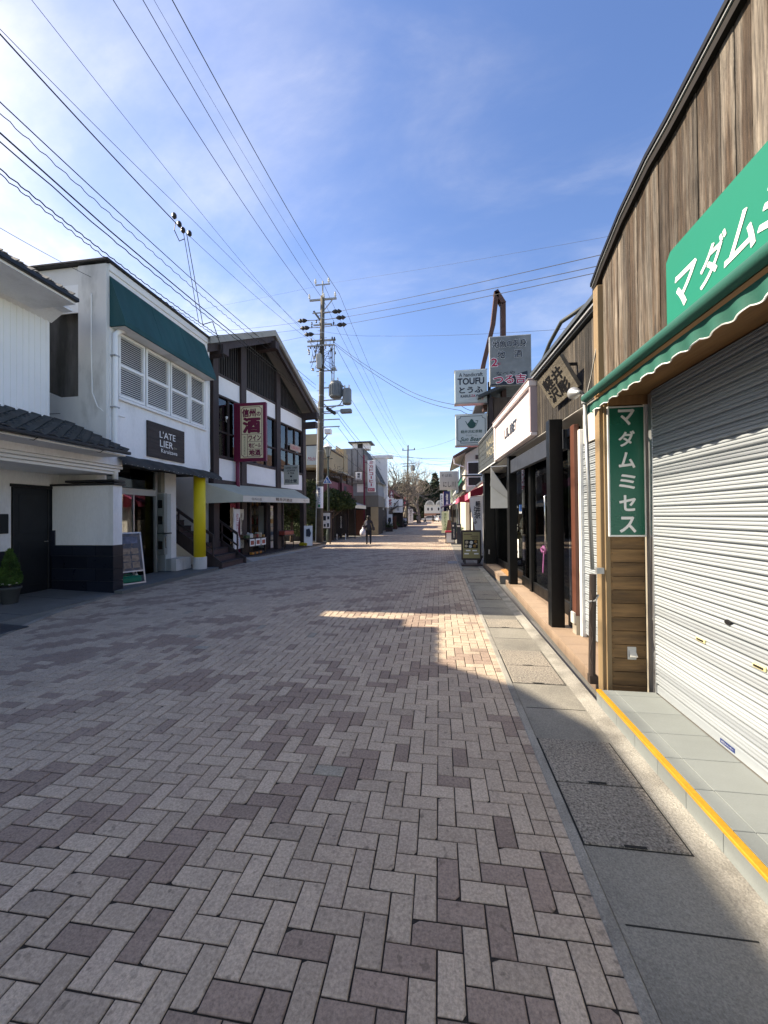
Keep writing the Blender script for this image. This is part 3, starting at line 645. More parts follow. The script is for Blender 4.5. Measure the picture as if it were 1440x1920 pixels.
b.build('flowers', mat('petal_white', (0.7, 0.7, 0.66), 0.8, 0.2, 12), wr)
bn = thing('blue_notice', 'small blue and white notice in the dark shop window', 'notice', (*F2(0.37, 5.2), 1.62), RZ2); box('sheet', mat('notice_blue', (0.05, 0.16, 0.45), 0.5), bn, -.004, 0, -.09, .09, 0, .2); box('caption', m_white, bn, -.006, -.0045, -.09, .09, 0.0, .05)

# ================================================================ signs on steel frame, right
m_rust = mat('rust_brown_steel', (0.095, 0.045, 0.032), 0.7, 0.25, 4, 0.2, 40)
fr = thing('steel_portal', 'tall rust-brown steel frame rising above the roof behind the grey sign', 'frame', (1.7, 12.9, 0))
def aty_pts(P): return [(x - 1.7, 0, z) for x, z in P]
pp = [(1.53, 5.0), (1.46, 6.35), (1.50, 6.55), (1.80, 7.75), (1.93, 8.82)]
for a, b_ in zip(pp, pp[1:]): MB().bar((a[0] - 1.7, 0, a[1]), (b_[0] - 1.7, 0, b_[1]), 0.14, 0.30, (0, 1, 0)).build('member', m_rust, fr)
MB().bar((1.90 - 1.7, 0, 8.86), (2.15 - 1.7, 0, 8.42), 0.14, 0.30, (0, 1, 0)).build('top_member', m_rust, fr)
MB().bar((2.13 - 1.7, 0, 8.44), (2.10 - 1.7, 0, 3.0), 0.14, 0.30, (0, 1, 0)).build('upright', m_rust, fr)
MB().cyl((1.62 - 1.7, -.4, 3.6), (1.62 - 1.7, -.4, 5.8), 0.05, n=10).build('pipe', m_bcol, fr)
m_greysign = mat('grey_painted_sheet', (0.17, 0.18, 0.18), 0.6, 0.25, 1.2, col2=(0.27, 0.28, 0.28), c2scale=1.3, c2lo=0.45, c2hi=0.7)
tz = thing('grey_projecting_sign', 'grey painted projecting sign with white-edged brush characters, highest of the signs', 'sign', (1.45, 11.0, 5.2))
bbox('board', m_greysign, tz, 0, 1.10, 0, 0.12, 0, 1.36, c=.01); bbox('frame', m_flash, tz, -0.012, 1.112, 0.02, 0.10, -0.015, 1.375, c=.005)
m_redl = mat('crimson_letter', (0.42, 0.02, 0.07), 0.5, 0.05); m_ink = mat('ink', (0.02, 0.025, 0.04), 0.6, 0.1)
MB().prism([(0.0, -.004, 0.0), (1.0, -.004, 0.0), (1.0, -.004, 0.36), (0.78, -.004, 0.30), (0.25, -.004, 0.05), (0.0, -.004, 0.03)], (0, .003, 0)).build('dark_swoosh', m_ink, tz)
def two(body, c, w, h, m1, par, b1=.0, b2_=.06):
    text(body, (c[0], c[1], c[2]), w, h, '-y', m_white, par, bold=b2_); text(body, (c[0], c[1] - .004, c[2]), w * .985, h * .97, '-y', m1, par, bold=b1)
two('地魚の刺身', (0.53, -.006, 1.14), 0.92, 0.21, m_ink, tz, .025, .05)
two('地', (0.31, -.006, 0.85), 0.21, 0.21, m_ink, tz, .025, .05); two('酒', (0.76, -.006, 0.85), 0.21, 0.21, m_ink, tz, .025, .05)
two('2', (0.12, -.006, 0.64), 0.16, 0.22, m_redl, tz, .03, .07); text('F', (0.25, -.006, 0.575), 0.07, 0.09, '-y', m_redl, tz)
text('なべや', (0.42, -.006, 0.32), 0.5, 0.11, '-y', m_ink, tz)
two('つる吉', (0.52, -.010, 0.15), 0.86, 0.25, m_redl, tz, .03, .08)
m_signw = mat('sign_enamel_white', (0.50, 0.56, 0.56), 0.4, 0.05, 2)
tf = thing('tofu_shop_sign', 'white projecting box sign in English and hiragana below the grey sign', 'sign', (0.55, 12.5, 5.19))
bbox('box', m_signw, tf, 0, 1.0, 0, 0.3, 0, 1.04, c=.012); bbox('frame', m_flash, tf, -.02, 1.02, 0.01, .29, -.03, -.001, c=.005); bbox('frame', m_flash, tf, -.02, 1.02, .01, .29, 1.041, 1.06, c=.005)
text('A handicraft', (.5, -.004, .89), .74, .12, '-y', m_ink, tf, bold=.01); text('TOUFU', (.5, -.004, .68), .82, .2, '-y', m_ink, tf, bold=.03)
text('とうふ', (.5, -.004, .40), .72, .19, '-y', m_ink, tf, bold=.035); text('KARUI', (.33, -.004, .21), .30, .085, '-y', m_ink, tf, bold=.02); text('ZA', (.57, -.004, .21), .13, .075, '-y', m_redl, tf, bold=.02); text('WA', (.735, -.004, .21), .17, .075, '-y', m_ink, tf, bold=.02)
text('つる', (.74, -.004, .105), .14, .06, '-y', m_ink, tf); text('吉', (.86, -.004, .105), .07, .065, '-y', m_redl, tf)
MB().bar((1.0, .15, .2), (1.3, .4, .2), .06, .06).build('bracket', m_rust, tf)
sb = thing('tea_house_sign', 'white projecting box sign with a teapot emblem and notched border', 'sign', (0.56, 12.5, 3.84))
bbox('box', m_signw, sb, 0, 0.98, 0, 0.3, 0, 0.97, c=.012); bbox('frame', m_flash, sb, -.02, 1.0, .01, .29, -.03, -.001, c=.005); bbox('frame', m_flash, sb, -.02, 1.0, .01, .29, .971, .99, c=.005)
def notch(w, h, i, k):
    return [(i + k, i), (w - i - k, i), (w - i - k, i + k * .6), (w - i, i + k), (w - i, h - i - k), (w - i - k, h - i - k * .6), (w - i - k, h - i), (i + k, h - i), (i + k, h - i - k * .6), (i, h - i - k), (i, i + k), (i + k, i + k * .6)]
pts = notch(.98, .97, .06, .09); b = MB()
for (a, c_), (d, e) in zip(pts, pts[1:] + pts[:1]): b.bar((a, -.003, c_), (d, -.003, e), .004, .014, (0, 1, 0)) if False else b.bar((a, -.003, c_), (d, -.003, e), .014, .004, (0, 1, 0))
b.build('border', m_ink, sb)
m_teal = mat('dark_teal', (0.01, 0.07, 0.06), 0.5)
MB().prism([(.36, -.004, .66), (.40, -.004, .56), (.46, -.004, .52), (.54, -.004, .52), (.60, -.004, .56), (.64, -.004, .68), (.58, -.004, .72), (.54, -.004, .80), (.48, -.004, .82), (.43, -.004, .74)], (0, .002, 0)).build('teapot_emblem', m_teal, sb)
b = MB(); b.bar((.31, -.004, .76), (.39, -.004, .60), .02, .004, (0, 1, 0)); b.bar((.62, -.004, .76), (.70, -.004, .76), .016, .004, (0, 1, 0)); b.bar((.70, -.004, .76), (.62, -.004, .58), .016, .004, (0, 1, 0)); b.build('teapot_handle', m_teal, sb)
text('軽井沢紅茶館', (.49, -.004, .42), .66, .10, '-y', m_teal, sb, bold=.015); text('サンビーム', (.49, -.004, .30), .36, .055, '-y', m_teal, sb); text('Sun Beam', (.49, -.004, .18), .70, .13, '-y', m_teal, sb, bold=.02, shear=.35)
MB().bar((.98, .15, .5), (1.2, .4, .5), .06, .06).build('bracket', m_rust, sb)

# ================================================================ left side: white shop with black doors and tiled roofs
m_stucco = mat('white_stucco', (0.82, 0.82, 0.81), 0.9, 0.07, 1.2, 0.5, 60, stretch=(1.3, 1.3, .35), col2=(0.60, 0.60, 0.58), c2scale=1.3, c2lo=0.52, c2hi=0.80, fine=.05, fscale=30)
m_siding = mat('white_ribbed_siding', (0.84, 0.84, 0.82), 0.7, 0.05, 1.0)
m_blackdoor = mat('black_door', (0.010, 0.013, 0.017), 0.45, 0.2, 3)
m_blacktile = mat('black_wall_tile', (0.010, 0.014, 0.024), 0.35, 0.15, 3, objrand=0.2)
m_pale_gr = mat('pale_grout', (0.13, 0.14, 0.15), 0.9, 0.1)
m_roof = mat('dark_roof_tile', (0.035, 0.042, 0.045), 0.5, 0.3, 3, 0.2, 40, objrand=0.2)
W1 = thing('white_shop', 'white shop with black double doors and dark tiled roofs at the left edge', 'shop', (-8.3, 5.0, 0))
def w1(name, m, x0, x1, y0, y1, z0, z1, parent=W1, c=None):
    a = (x0 + 8.3, x1 + 8.3, y0 - 5, y1 - 5, z0, z1); return bbox(name, m, parent, *a, c=c) if c else box(name, m, parent, *a)
w1('wall', m_stucco, -12, -8.30, -2.0, 6.42, 0.98, 3.0)
w1('wall', m_stucco, -12, -8.30, 6.42, 7.62, 2.30, 3.0)
w1('wall_base', m_blacktile, -12, -8.295, -2.0, 6.42, 0.0, 0.978)
w1('lintel_wall', m_stucco, -8.30, -7.05, -2.0, 7.60, 2.62, 2.96)
for k, zz in enumerate((2.60, 2.66, 2.72)): w1('cornice', m_white, -8.2, -6.98 + .05 * k, -2.0, 7.52 + .02 * k, zz - .05, zz + .005, c=.006)
w1('cornice_board', m_stucco, -8.2, -6.84, -2.0, 7.50, 2.728, 2.93)
# doors
df = w1('door_frame', m_black, -8.34, -8.27, 6.40, 7.60, 2.24, 2.30)
for y0, y1, nm in ((6.47, 7.14, 'door_leaf'), (7.16, 7.56, 'door_leaf')):
    d = w1(nm, m_blackdoor, -8.36, -8.31, y0, y1, 0.09, 2.24, c=.006)
    for z0, z1 in ((0.25, 1.15), (1.3, 2.1)): w1('door_panel', m_blackdoor, -8.31, -8.3, y0 + .1, y1 - .1, z0, z1, parent=d, c=.006)
    MB().tube([(0.0, (7.10 if y0 < 7 else 7.20) - 5, 1.12), (.05, (7.10 if y0 < 7 else 7.20) - 5, 1.12), (.05, (7.02 if y0 < 7 else 7.22) - 5, 1.12)], .009).build('handle', MATS['chrome'], d)
w1('mail_box', mat('navy_black_box', (0.014, 0.017, 0.03), 0.4), -8.31, -8.2, 7.20, 7.52, 0.80, 1.35, c=.008)
w1('door_notice', m_white, -8.312, -8.306, 7.40, 7.50, 2.03, 2.12)
w1('wall_plaque', m_blackdoor, -8.30, -8.27, 5.4, 6.36, 1.32, 1.70, c=.006)
w1('alarm_box', mat('red_box', (0.45, 0.02, 0.03), 0.5), -8.30, -8.25, 7.48, 7.57, 2.42, 2.54, c=.006)
# wing wall with black tiled base
w1('wing_wall', m_stucco, -8.28, -6.80, 7.22, 7.45, 1.03, 2.30)
w1('wing_cap', m_black, -8.32, -6.74, 7.18, 7.49, 2.302, 2.345, c=.006); w1('wing_cap_upper', m_black, -7.95, -6.75, 7.20, 7.48, 2.37, 2.42, c=.006)
wb = w1('wing_base', m_pale_gr, -8.28, -6.80, 7.215, 7.455, 0.0, 1.028)
rowz = ((0.012, 0.27), (0.276, 0.53), (0.536, 0.80), (0.806, 1.026))
for r, (z0, z1) in enumerate(rowz):
    xs = [-8.28, -7.75, -7.2, -6.80] if r % 2 else [-8.28, -7.98, -7.42, -6.80]
    for a, b_ in zip(xs, xs[1:]): w1('wall_tile', m_blacktile, a + .004, b_ - .004, 7.195, 7.214, z0, z1, parent=wb)
    w1('wall_tile', m_blacktile, -6.799, -6.782, 7.196, 7.452, z0, z1, parent=wb)
# lower tiled roof: eaves at z 2.93
def tiles(P00, du, dv, nu, nv, parent, mt, name='roof_tile'):
    """Rows of pan tiles: P00 lowest corner, du along the eaves, dv up the slope."""
    P00 = Vector(P00); du = Vector(du); dv = Vector(dv); nrm = du.cross(dv).normalized()
    if nrm.z < 0: nrm = -nrm
    n = 7; V = []; 
    for t, lift in ((0.0, 0.03), (1.12, 0.0)):
        for i in range(n):
            s_ = i / (n - 1) * 1.04; hgt = 0.02 * math.sin(s_ * 2 * math.pi) + (0.03 if s_ > .8 else 0) * (s_ - .8) / .2
            V.append(du * s_ + dv * t + nrm * (hgt + lift))
    base = len(V)
    for i in range(n): V.append(V[i] - nrm * 0.022)
    F = [(i, i + 1, n + i + 1, n + i) for i in range(n - 1)] + [(base + i, base + i + 1, i + 1, i) for i in range(n - 1)]
    me = bpy.data.meshes.new(name); me.from_pydata([tuple(v) for v in V], [], F); me.materials.append(mt)
    for a in range(nu):
        for b_ in range(nv): link(name, me, parent, tuple(P00 + du * a + dv * b_))
lr = MB().prism([(-6.28 + 8.3, -3, 2.93), (-6.28 + 8.3, 2.0, 2.93), (-7.75 + 8.3, 2.0, 3.60), (-7.75 + 8.3, -3, 3.60)], (0, 0, -0.04)).build('lower_roof', m_roof, W1)
tiles((-6.25 + 8.3, -2.6, 2.945), (0, 0.23, 0), (-0.21, 0, 0.0957), 20, 7, lr, m_roof)
bbox('gutter', m_black, W1, -6.27 + 8.3, -6.19 + 8.3, -3, 2.02, 2.885, 2.945, c=.01)
for y in (-1, 0.2, 1.4): MB().tube([(-6.23 + 8.3, y, 2.88), (-6.3 + 8.3, y, 2.84), (-6.42 + 8.3, y, 2.86)], .006).build('gutter_hook', m_black, W1)
MB().prism([(-7.75 + 8.3, 2.005, 3.6), (-6.3 + 8.3, 2.005, 2.92), (-6.3 + 8.3, 2.03, 2.96), (-7.75 + 8.3, 2.03, 3.66)], (0, 0.03, 0)).build('barge_board', m_black, W1)
MB().box(0.0, 2.0, -3, 1.99, 2.85, 2.88).build('eaves_soffit', m_stucco, W1)
# upper storey
UX = -7.70 + 8.3
up_ = MB().box(-4, UX, -7, 1.66, 3.0, 5.72).build('upper_wall', m_siding, W1)
rm = MB().box(0, 0.012, 0, 0.03, 3.66, 5.74).mesh('siding_rib'); rm.materials.append(m_siding)
for i in range(56): link('siding_rib', rm, up_, (UX, -4.3 + i * 0.107, 0))
MB().box(UX, UX + .5, -7, 1.70, 5.73, 5.78).build('upper_soffit', m_stucco, W1)
MB().prism([(UX + .0, -7, 5.55), (UX + .0, 1.7, 5.55), (UX + .28, 1.7, 5.729), (UX + .28, -7, 5.729)], (0, 0, -.001)).build('eaves_cove', m_stucco, W1)
E_ = -6.72 + 8.3
bbox('upper_gutter', m_black, W1, E_ - .02, E_ + .07, -7, 1.32, 5.66, 5.74, c=.012)
MB().prism([(UX - .1, -7, 5.60), (E_, -7, 5.62), (E_, 1.30, 5.62), (UX - .1, 1.30, 5.60)], (0, 0, .04)).build('upper_eaves', m_stucco, W1)
ur = MB().prism([(E_ - .02, -7, 5.72), (E_ - .02, 1.30, 5.72), (-3.2, 1.30, 8.55), (-3.2, -7, 8.55)], (0, 0, -0.05)).build('upper_roof', m_roof, W1)
MB().prism([(-3.2, -7, 8.5), (-3.2, 1.3, 8.5), (-7, 1.3, 6.5), (-7, -7, 6.5)], (0, 0, -.05)).build('rear_roof', m_roof, W1)
MB().prism([(UX, 1.62, 5.72), (-3.2, 1.62, 8.4), (-4, 1.62, 8.0), (-4, 1.62, 5.72)], (0, .04, 0)).build('gable_wall', m_siding, W1)
tiles((E_ + .02, -2.6, 5.74), (0, 0.24, 0), (-0.23, 0, 0.1335), 16, 9, ur, m_roof)
MB().box(UX, UX + .08, -1.0, -.55, 5.0, 5.06).build('wall_bracket', m_black, W1)
MB().prism([(-0.75, -8, 5.5), (-0.75, 0.45, 5.5), (-0.75, 0.42, 7.6), (-0.75, -0.15, 8.45), (-0.75, -0.8, 8.85), (-0.75, -8, 8.92)], (-4, 0, 0)).build('rear_block', m_siding, W1)  # unseen mass added at the rear, outline shaped to shade the street and gutter
MB().box(-1.9, -1.8, 1.67, 2.3, 0, 7.1).build('gap_wall', m_wallR, W1)  # wall added in the gap to shorten the sun streak on the bricks
# potted conifer
m_leafc = mat('cypress_leaf', (0.035, 0.085, 0.014), 0.8, 0.4, 6, col2=(0.07, 0.14, 0.02), c2scale=4, c2lo=0.4, c2hi=0.7)
pot = thing('potted_conifer', 'small cone-shaped conifer with white flowers in a grey pot by the black doors', 'potted plant', (-7.75, 5.98, 0.055))
MB().lathe([(0.10, 0), (0.115, 0.02), (0.145, 0.26), (0.165, 0.27), (0.168, 0.315), (0.15, 0.32), (0.14, 0.29)], n=20).build('pot', mat('grey_pot', (0.055, 0.06, 0.06), 0.8, 0.1), pot, smooth=True)
def foliage(n, fn, size, rng, up_bias=0.3, elong=1.6):
    b = MB()
    for _ in range(n):
        p, s = fn(rng); d = Vector((rng.gauss(0, 1), rng.gauss(0, 1), rng.gauss(0, 1) + up_bias)).normalized(); a = d.orthogonal().normalized()
        a = (a * math.cos(rng.random() * 6.28) + d.cross(a) * math.sin(rng.random() * 6.28)); s *= size * rng.uniform(.6, 1.3)
        p = Vector(p); b.add([p - a * s * .5, p + d * s * elong * .6 - a * s * .1, p + d * s * elong, p + a * s * .5], [(0, 1, 2, 3)])
    return b
def cone_fn(rng):
    z = rng.random() ** 1.3; r = (0.165 * (1 - z) ** .75 + .012) * (0.75 + .35 * rng.random() ** .5); a = rng.random() * 6.283
    if z < .12: r *= .75 + z * 2
    return (r * math.cos(a), r * math.sin(a), 0.36 + z * 0.62), 1
foliage(4200, cone_fn, 0.022, random.Random(4), 1.6, 2.0).build('crown', m_leafc, pot)
MB().cyl((0, 0, .28), (0, 0, .85), .016, .006, n=6).build('trunk', mat('bark', (0.09, 0.06, 0.04), 0.9, 0.3, 8), pot)
b = MB(); rp = random.Random(6)
for i in range(9):
    a = i * .7; b.lathe([(0.004, 0), (.026, .012), (.03, .02), (.006, .024)], (.13 * math.cos(a), .13 * math.sin(a), .34 + rp.uniform(0, .04)), 7)
b.build('flowers', MATS['petal_white'], pot)

# ================================================================ left: shop with teal awning and yellow column
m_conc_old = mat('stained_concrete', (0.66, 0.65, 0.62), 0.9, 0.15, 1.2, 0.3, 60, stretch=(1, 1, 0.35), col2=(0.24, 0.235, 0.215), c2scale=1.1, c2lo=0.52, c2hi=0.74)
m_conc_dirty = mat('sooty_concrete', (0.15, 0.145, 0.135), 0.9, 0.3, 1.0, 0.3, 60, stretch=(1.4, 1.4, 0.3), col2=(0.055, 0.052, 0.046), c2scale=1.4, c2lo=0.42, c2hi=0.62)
m_teal_aw = mat('teal_canvas', (0.010, 0.070, 0.076), 0.8, 0.22, 1.4, 0.15, 40, stretch=(1, 1.6, .4))
m_darkaw = mat('charcoal_canvas', (0.045, 0.045, 0.042), 0.85, 0.3, 3, 0.3, 30)
m_yellowc = mat('yellow_paint', (0.78, 0.60, 0.02), 0.55, 0.06, 2)
AX, AY = -7.05, 7.38
LA = thing('awning_shop', 'white two-storey shop with a teal upper awning and louvred shutters', 'shop', (AX, AY, 0)); LA.scale = (1, .985, 1.027)
def la(name, m, x0, x1, y0, y1, z0, z1, parent=LA, c=None):
    return bbox(name, m, parent, x0, x1, y0, y1, z0, z1, c=c) if c else box(name, m, parent, x0, x1, y0, y1, z0, z1)
# local: x 0 = facade, y 0..3.75
la('wall', m_stucco, -0.30, 0, 0.02, 3.75, 2.86, 4.18)
la('wall', m_stucco, -0.30, 0, 0.02, 3.75, 5.62, 6.80)
la('wall', m_stucco, -0.30, 0, 0.02, 0.22, 4.18, 5.62); la('wall', m_stucco, -0.30, 0, 3.55, 3.75, 4.18, 5.62)
la('parapet_front', m_white, -0.32, 0.03, 0.0, 3.80, 6.80, 6.96, c=.01)
la('side_wall', m_conc_old, -6, -0.301, 0.0, 0.2, 2.3, 3.2); la('side_wall', m_conc_old, -6, -0.301, 0.0, 0.2, 6.2, 6.95); la('corner_pilaster', m_conc_old, -0.70, -0.001, -0.06, 0.019, 2.5, 6.93, c=.01)
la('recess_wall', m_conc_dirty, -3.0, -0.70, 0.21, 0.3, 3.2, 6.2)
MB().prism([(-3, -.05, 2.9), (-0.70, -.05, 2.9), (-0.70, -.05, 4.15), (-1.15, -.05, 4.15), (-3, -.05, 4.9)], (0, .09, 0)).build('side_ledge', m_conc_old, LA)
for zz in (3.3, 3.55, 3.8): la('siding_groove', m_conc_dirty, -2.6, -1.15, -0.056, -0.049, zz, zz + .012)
la('side_panel', m_siding, -1.25, -0.72, -0.03, -0.001, 5.95, 6.55)
la('roof', m_black, -7, 0.08, -0.12, 3.88, 6.962, 7.02, c=.012)
la('rear_block', m_stucco, -7, -0.302, 0.31, 3.75, 2.9, 6.9)
# louvred windows: four bays, two rows
for k, (y0, y1) in enumerate(((0.24, 1.02), (1.06, 1.90), (1.94, 2.72), (2.76, 3.48))):
    wf = la('window_frame', m_white, -0.05, 0.035, y0, y1, 4.20, 4.26, c=.005)
    for a in ((-0.05, 0.035, y0, y0 + .05, 4.261, 5.60), (-0.05, 0.035, y1 - .05, y1, 4.261, 5.60), (-0.05, 0.035, y0 + .051, y1 - .051, 5.54, 5.60), (-0.05, 0.033, y0 + .051, y1 - .051, 4.87, 4.93)): la('stile', m_white, *a, parent=wf, c=.005)
    lm = MB().prism([(-0.035, y0 + .05, .012), (0.018, y0 + .05, -.018), (0.018, y0 + .05, -.010), (-0.035, y0 + .05, .020)], (0, y1 - y0 - .1, 0)).mesh('louvre'); lm.materials.append(m_siding)
    for z0, n in ((4.29, 13), (4.96, 13)):
        for i in range(n): link('louvre', lm, wf, (0, 0, z0 + i * 0.046))
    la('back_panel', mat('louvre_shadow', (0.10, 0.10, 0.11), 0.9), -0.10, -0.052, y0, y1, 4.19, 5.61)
la('stair_rear_wall', m_stucco, -4.0, -3.9, 3.76, 5.2, 0, 8.2); la('sill', m_white, -0.02, 0.07, 0.2, 3.52, 4.12, 4.178, c=.008)  # first box: wall added behind the stairs to keep sun off the ramp
# downpipe and conduit on the corner
dpm = m_siding
MB().tube([(0.10, .32, 5.66), (0.09, .20, 5.60), (0.07, .10, 5.48), (0.07, .09, 2.7), (0.07, .09, 2.36)], 0.055, 10).build('downpipe', dpm, LA, smooth=True)
for zz in (5.0, 3.9): la('pipe_clip', m_galv, 0.0, 0.13, 0.03, 0.15, zz, zz + .03)
MB().tube([(-.35, -.075, 6.3), (-.36, -.075, 5.2), (-.33, -.08, 4.2), (-.2, -.08, 3.9), (-.02, -.04, 3.75), (.03, .2, 3.78), (.03, .4, 3.78)], .012, 6).build('conduit', m_siding, LA)
MB().tube([(.03, 3.68, 6.4), (.03, 3.7, 5.4), (.03, 3.68, 4.0), (.03, 3.70, 3.0)], .016, 6).build('conduit', m_siding, LA)
for yy in (0.35, 1.5, 2.9): MB().cyl((.02, yy, 5.72), (.2, yy + .06, 5.66), .035, n=8).build('spotlight', m_galv, LA)
# teal awning
ta = thing('teal_awning', 'dark teal canvas awning sloping over the louvred windows', 'awning', (AX, AY, 5.73)); ta.scale = (.68, .89, 1.03)
MB().prism([(0.005, 0.02, 1.12), (0.55, 0.02, 0.14), (0.55, 0.02, 0.04), (0.005, 0.02, 0.04)], (0, 3.86, 0)).build('canvas', m_teal_aw, ta)
for k in (1.35, 2.55): MB().prism([(0.008, k, 1.122), (0.553, k, 0.141), (0.553, k + .012, .141), (.008, k + .012, 1.122)], (0.002, 0, 0.002)).build('seam', m_teal_aw, ta)
MB().box(0.02, 0.50, 0.06, 3.84, 0.032, 0.038).build('soffit', m_conc_old, ta)
# name board
nb = thing('name_board', 'dark brown wooden board with thin white capitals on the white wall', 'sign', (AX, AY + 1.07, 3.11)); nb.scale = (1, 1.05, 1.03)
for k in range(4): bbox('board_plank', mat('dark_stained_wood', (0.040, 0.030, 0.028), 0.7, 0.35, 1.2, 0.3, 30, stretch=(2, 1.2, 14)), nb, 0.0, 0.045, 0.0, 1.30, k * .213, k * .213 + .2125, c=.003)
text("L'ATE", (0.048, 0.66, 0.60), 0.56, 0.165, '+x', m_white, nb); text('LIER', (0.048, 0.62, 0.38), 0.46, 0.165, '+x', m_white, nb); text('de', (0.048, 0.93, 0.34), 0.13, 0.06, '+x', m_gold, nb); text('Karuizawa', (0.048, 0.72, 0.205), 0.58, 0.10, '+x', m_white, nb)
# ground floor
FL = 0.09
fl = MB().prism([(0.46, -.16, FL - .02), (0.40, 3.55, FL - .01), (-3.4, 3.55, FL), (-3.4, -.12, FL)], (0, 0, -.14)).build('shop_floor', m_apron, LA)
la('ceiling', m_intd, -3.3, 0.0, 0.2, 3.75, 2.80, 2.858); la('rear_interior', m_intd, -3.3, -3.2, 0.2, 3.4, FL, 2.8); la('side_interior', m_stucco, -3.3, -0.3, 0.2, 0.25, FL, 2.8)
la('menu_wall', mat('chalk_black', (0.012, 0.012, 0.014), 0.7), -1.9, -1.86, 0.35, 1.75, 0.9, 2.1)
GX = -0.78
la('window_pane', m_glass, GX, GX + .01, 0.25, 1.55, FL, 2.14); la('window_pane', m_glass, GX, GX + .01, 1.58, 2.32, FL, 2.14); la('transom_pane', m_glass, GX, GX + .01, 0.25, 2.32, 2.32, 2.80)
la('transom_bar', m_soffit_w, GX - .03, GX + .05, 0.25, 2.34, 2.14, 2.30, c=.006); la('window_mullion', m_alu, GX - .02, GX + .03, 1.55, 1.58, FL, 2.14); la('door_jamb', m_alu, GX - .03, GX + .06, 2.32, 2.40, FL, 2.80, c=.006)
la('pier', m_stucco, -1.1, -0.62, 2.56, 3.02, FL, 2.86); la('beige_panel', mat('beige_panel', (0.25, 0.24, 0.20), 0.8), -0.80, -0.64, 2.42, 2.555, 2.25, 2.86)
sc_ = la('signboard_case', m_soffit_w, -0.86, -0.55, 2.42, 2.555, 0.55, 2.24, c=.01)
for z0 in (1.82, 1.38, 0.70): la('case_window', m_intd, -0.84, -0.60, 2.41, 2.4185, z0, z0 + .22, parent=sc_)
la('case_shelf', m_black, -0.9, -0.42, 2.36, 2.56, 1.12, 1.15, parent=sc_)
la('glass_door', m_glass, -0.78, -0.30, 2.36, 2.37, FL, 2.2); MB().tube([(-.42, 2.33, .75), (-.42, 2.30, .78), (-.42, 2.30, 1.06), (-.42, 2.33, 1.09)], .014, 8).build('door_handle', MATS['chrome'], LA)
la('plinth', m_conc_old, -0.9, -0.30, 2.58, 3.25, FL, 0.42)
col = MB().lathe([(0.165, 0.42), (0.165, 2.86)], n=20).build('column', m_yellowc, LA, smooth=True, label='bright yellow round column'); col.location = (0.02, 3.19, 0)
cb_ = MB().lathe([(0.19, 0.04), (0.195, 0.06), (0.195, 0.41), (0.185, 0.42)], n=20).build('column_base', m_conc_old, LA, smooth=False); cb_.location = (0.02, 3.19, 0)
la('stair_wall', mat('grey_blue_wall', (0.26, 0.28, 0.33), 0.9, 0.1), -3.2, -0.9, 3.05, 3.1, 0.05, 2.86)
for k, yy in enumerate((0.42, 0.85, 1.28)): MB().cyl((-1.05, yy, 2.8), (-1.05, yy, 2.55), .07, n=12).build('pendant_lamp', m_soffit_w, LA)
# drooping canvas over the shopfront
cv = thing('shopfront_canvas', 'dark charcoal canvas awning drooping over the shopfront below the name board', 'awning', (AX, AY, 2.82)); cv.scale = (1, .97, 1)
V = []; n = 40
for i in range(n + 1):
    y = -0.02 + 3.95 * i / n; w = .012 * math.sin(y * 6.1) + .008 * math.sin(y * 13)
    V += [(0.01, y, .20 + .5 * w), (0.20, y, .13 + w), (0.34 + w, y, .02 + .6 * w), (0.35 + w, y, -.07 + w)]
MB().add(V, [(4 * i + k, 4 * i + k + 1, 4 * i + 5 + k, 4 * i + 4 + k) for i in range(n) for k in range(3)]).build('canvas', m_darkaw, cv, smooth=True)
for i in range(22): MB().lathe([(.006, 0), (.012, .006), (.006, .012)], (0.36, .05 + i * .175, -.055), 6).build('bulb', m_soffit_w, cv)
# table of yellow bags behind the glass
tb = thing('display_table', 'folding display table behind the glass of the white shop', 'table', (AX - 1.22, AY + 1.25, FL))
bbox('table_top', m_wallR, tb, -.4, .4, -.85, .85, .70, .74, c=.006)
for sx in (-.35, .35):
    MB().bar((sx, -.7, 0), (sx, .0, .70), .03, .03).build('leg', m_post, tb); MB().bar((sx, .0, 0), (sx, -.7, .70), .03, .03).build('leg', m_post, tb)
m_ybag = mat('yellow_bag', (0.62, 0.62, 0.08), 0.35, 0.2, 8, coat=0.3)
rp = random.Random(12)
for i in range(5):
    for j in range(2):
        bag = thing('snack_bag', ('first', 'second', 'third', 'fourth', 'fifth')[i] + ' yellow-green bag from the left in the ' + ('front', 'back')[j] + ' row on the display table', 'bag', (AX - 1.02 - .22 * j + rp.uniform(-.03, .03), AY + .6 + .3 * i, FL + .74 + .0), rp.uniform(-.3, .3), 'yellow bags on the display table')
        b = MB(); b.add([(-.08, -.13, 0), (.08, -.13, 0), (.08, .13, 0), (-.08, .13, 0), (-.1, -.15, .13), (.1, -.15, .13), (.1, .15, .13), (-.1, .15, .13), (-.02, -.14, .30), (.02, -.14, .30), (.02, .14, .30), (-.02, .14, .30)],
              [(0, 3, 2, 1), (0, 1, 5, 4), (1, 2, 6, 5), (2, 3, 7, 6), (3, 0, 4, 7), (4, 5, 9, 8), (5, 6, 10, 9), (6, 7, 11, 10), (7, 4, 8, 11), (8, 9, 10, 11)])
        b.build('bag_body', m_ybag, bag); box('bag_label', m_white, bag, .09, .101, -.06, .06, .06, .12)
bl = thing('balloon', 'yellow-green balloon on a string inside the white shop', 'balloon', (AX - 1.1, AY + 1.35, FL + .74))
MB().lathe([(.012, .42), (.06, .47), (.14, .62), (.155, .72), (.12, .84), (.05, .90), (.005, .91)], n=16).build('balloon_body', mat('balloon_green', (0.33, 0.38, 0.03), 0.3), bl, smooth=True)
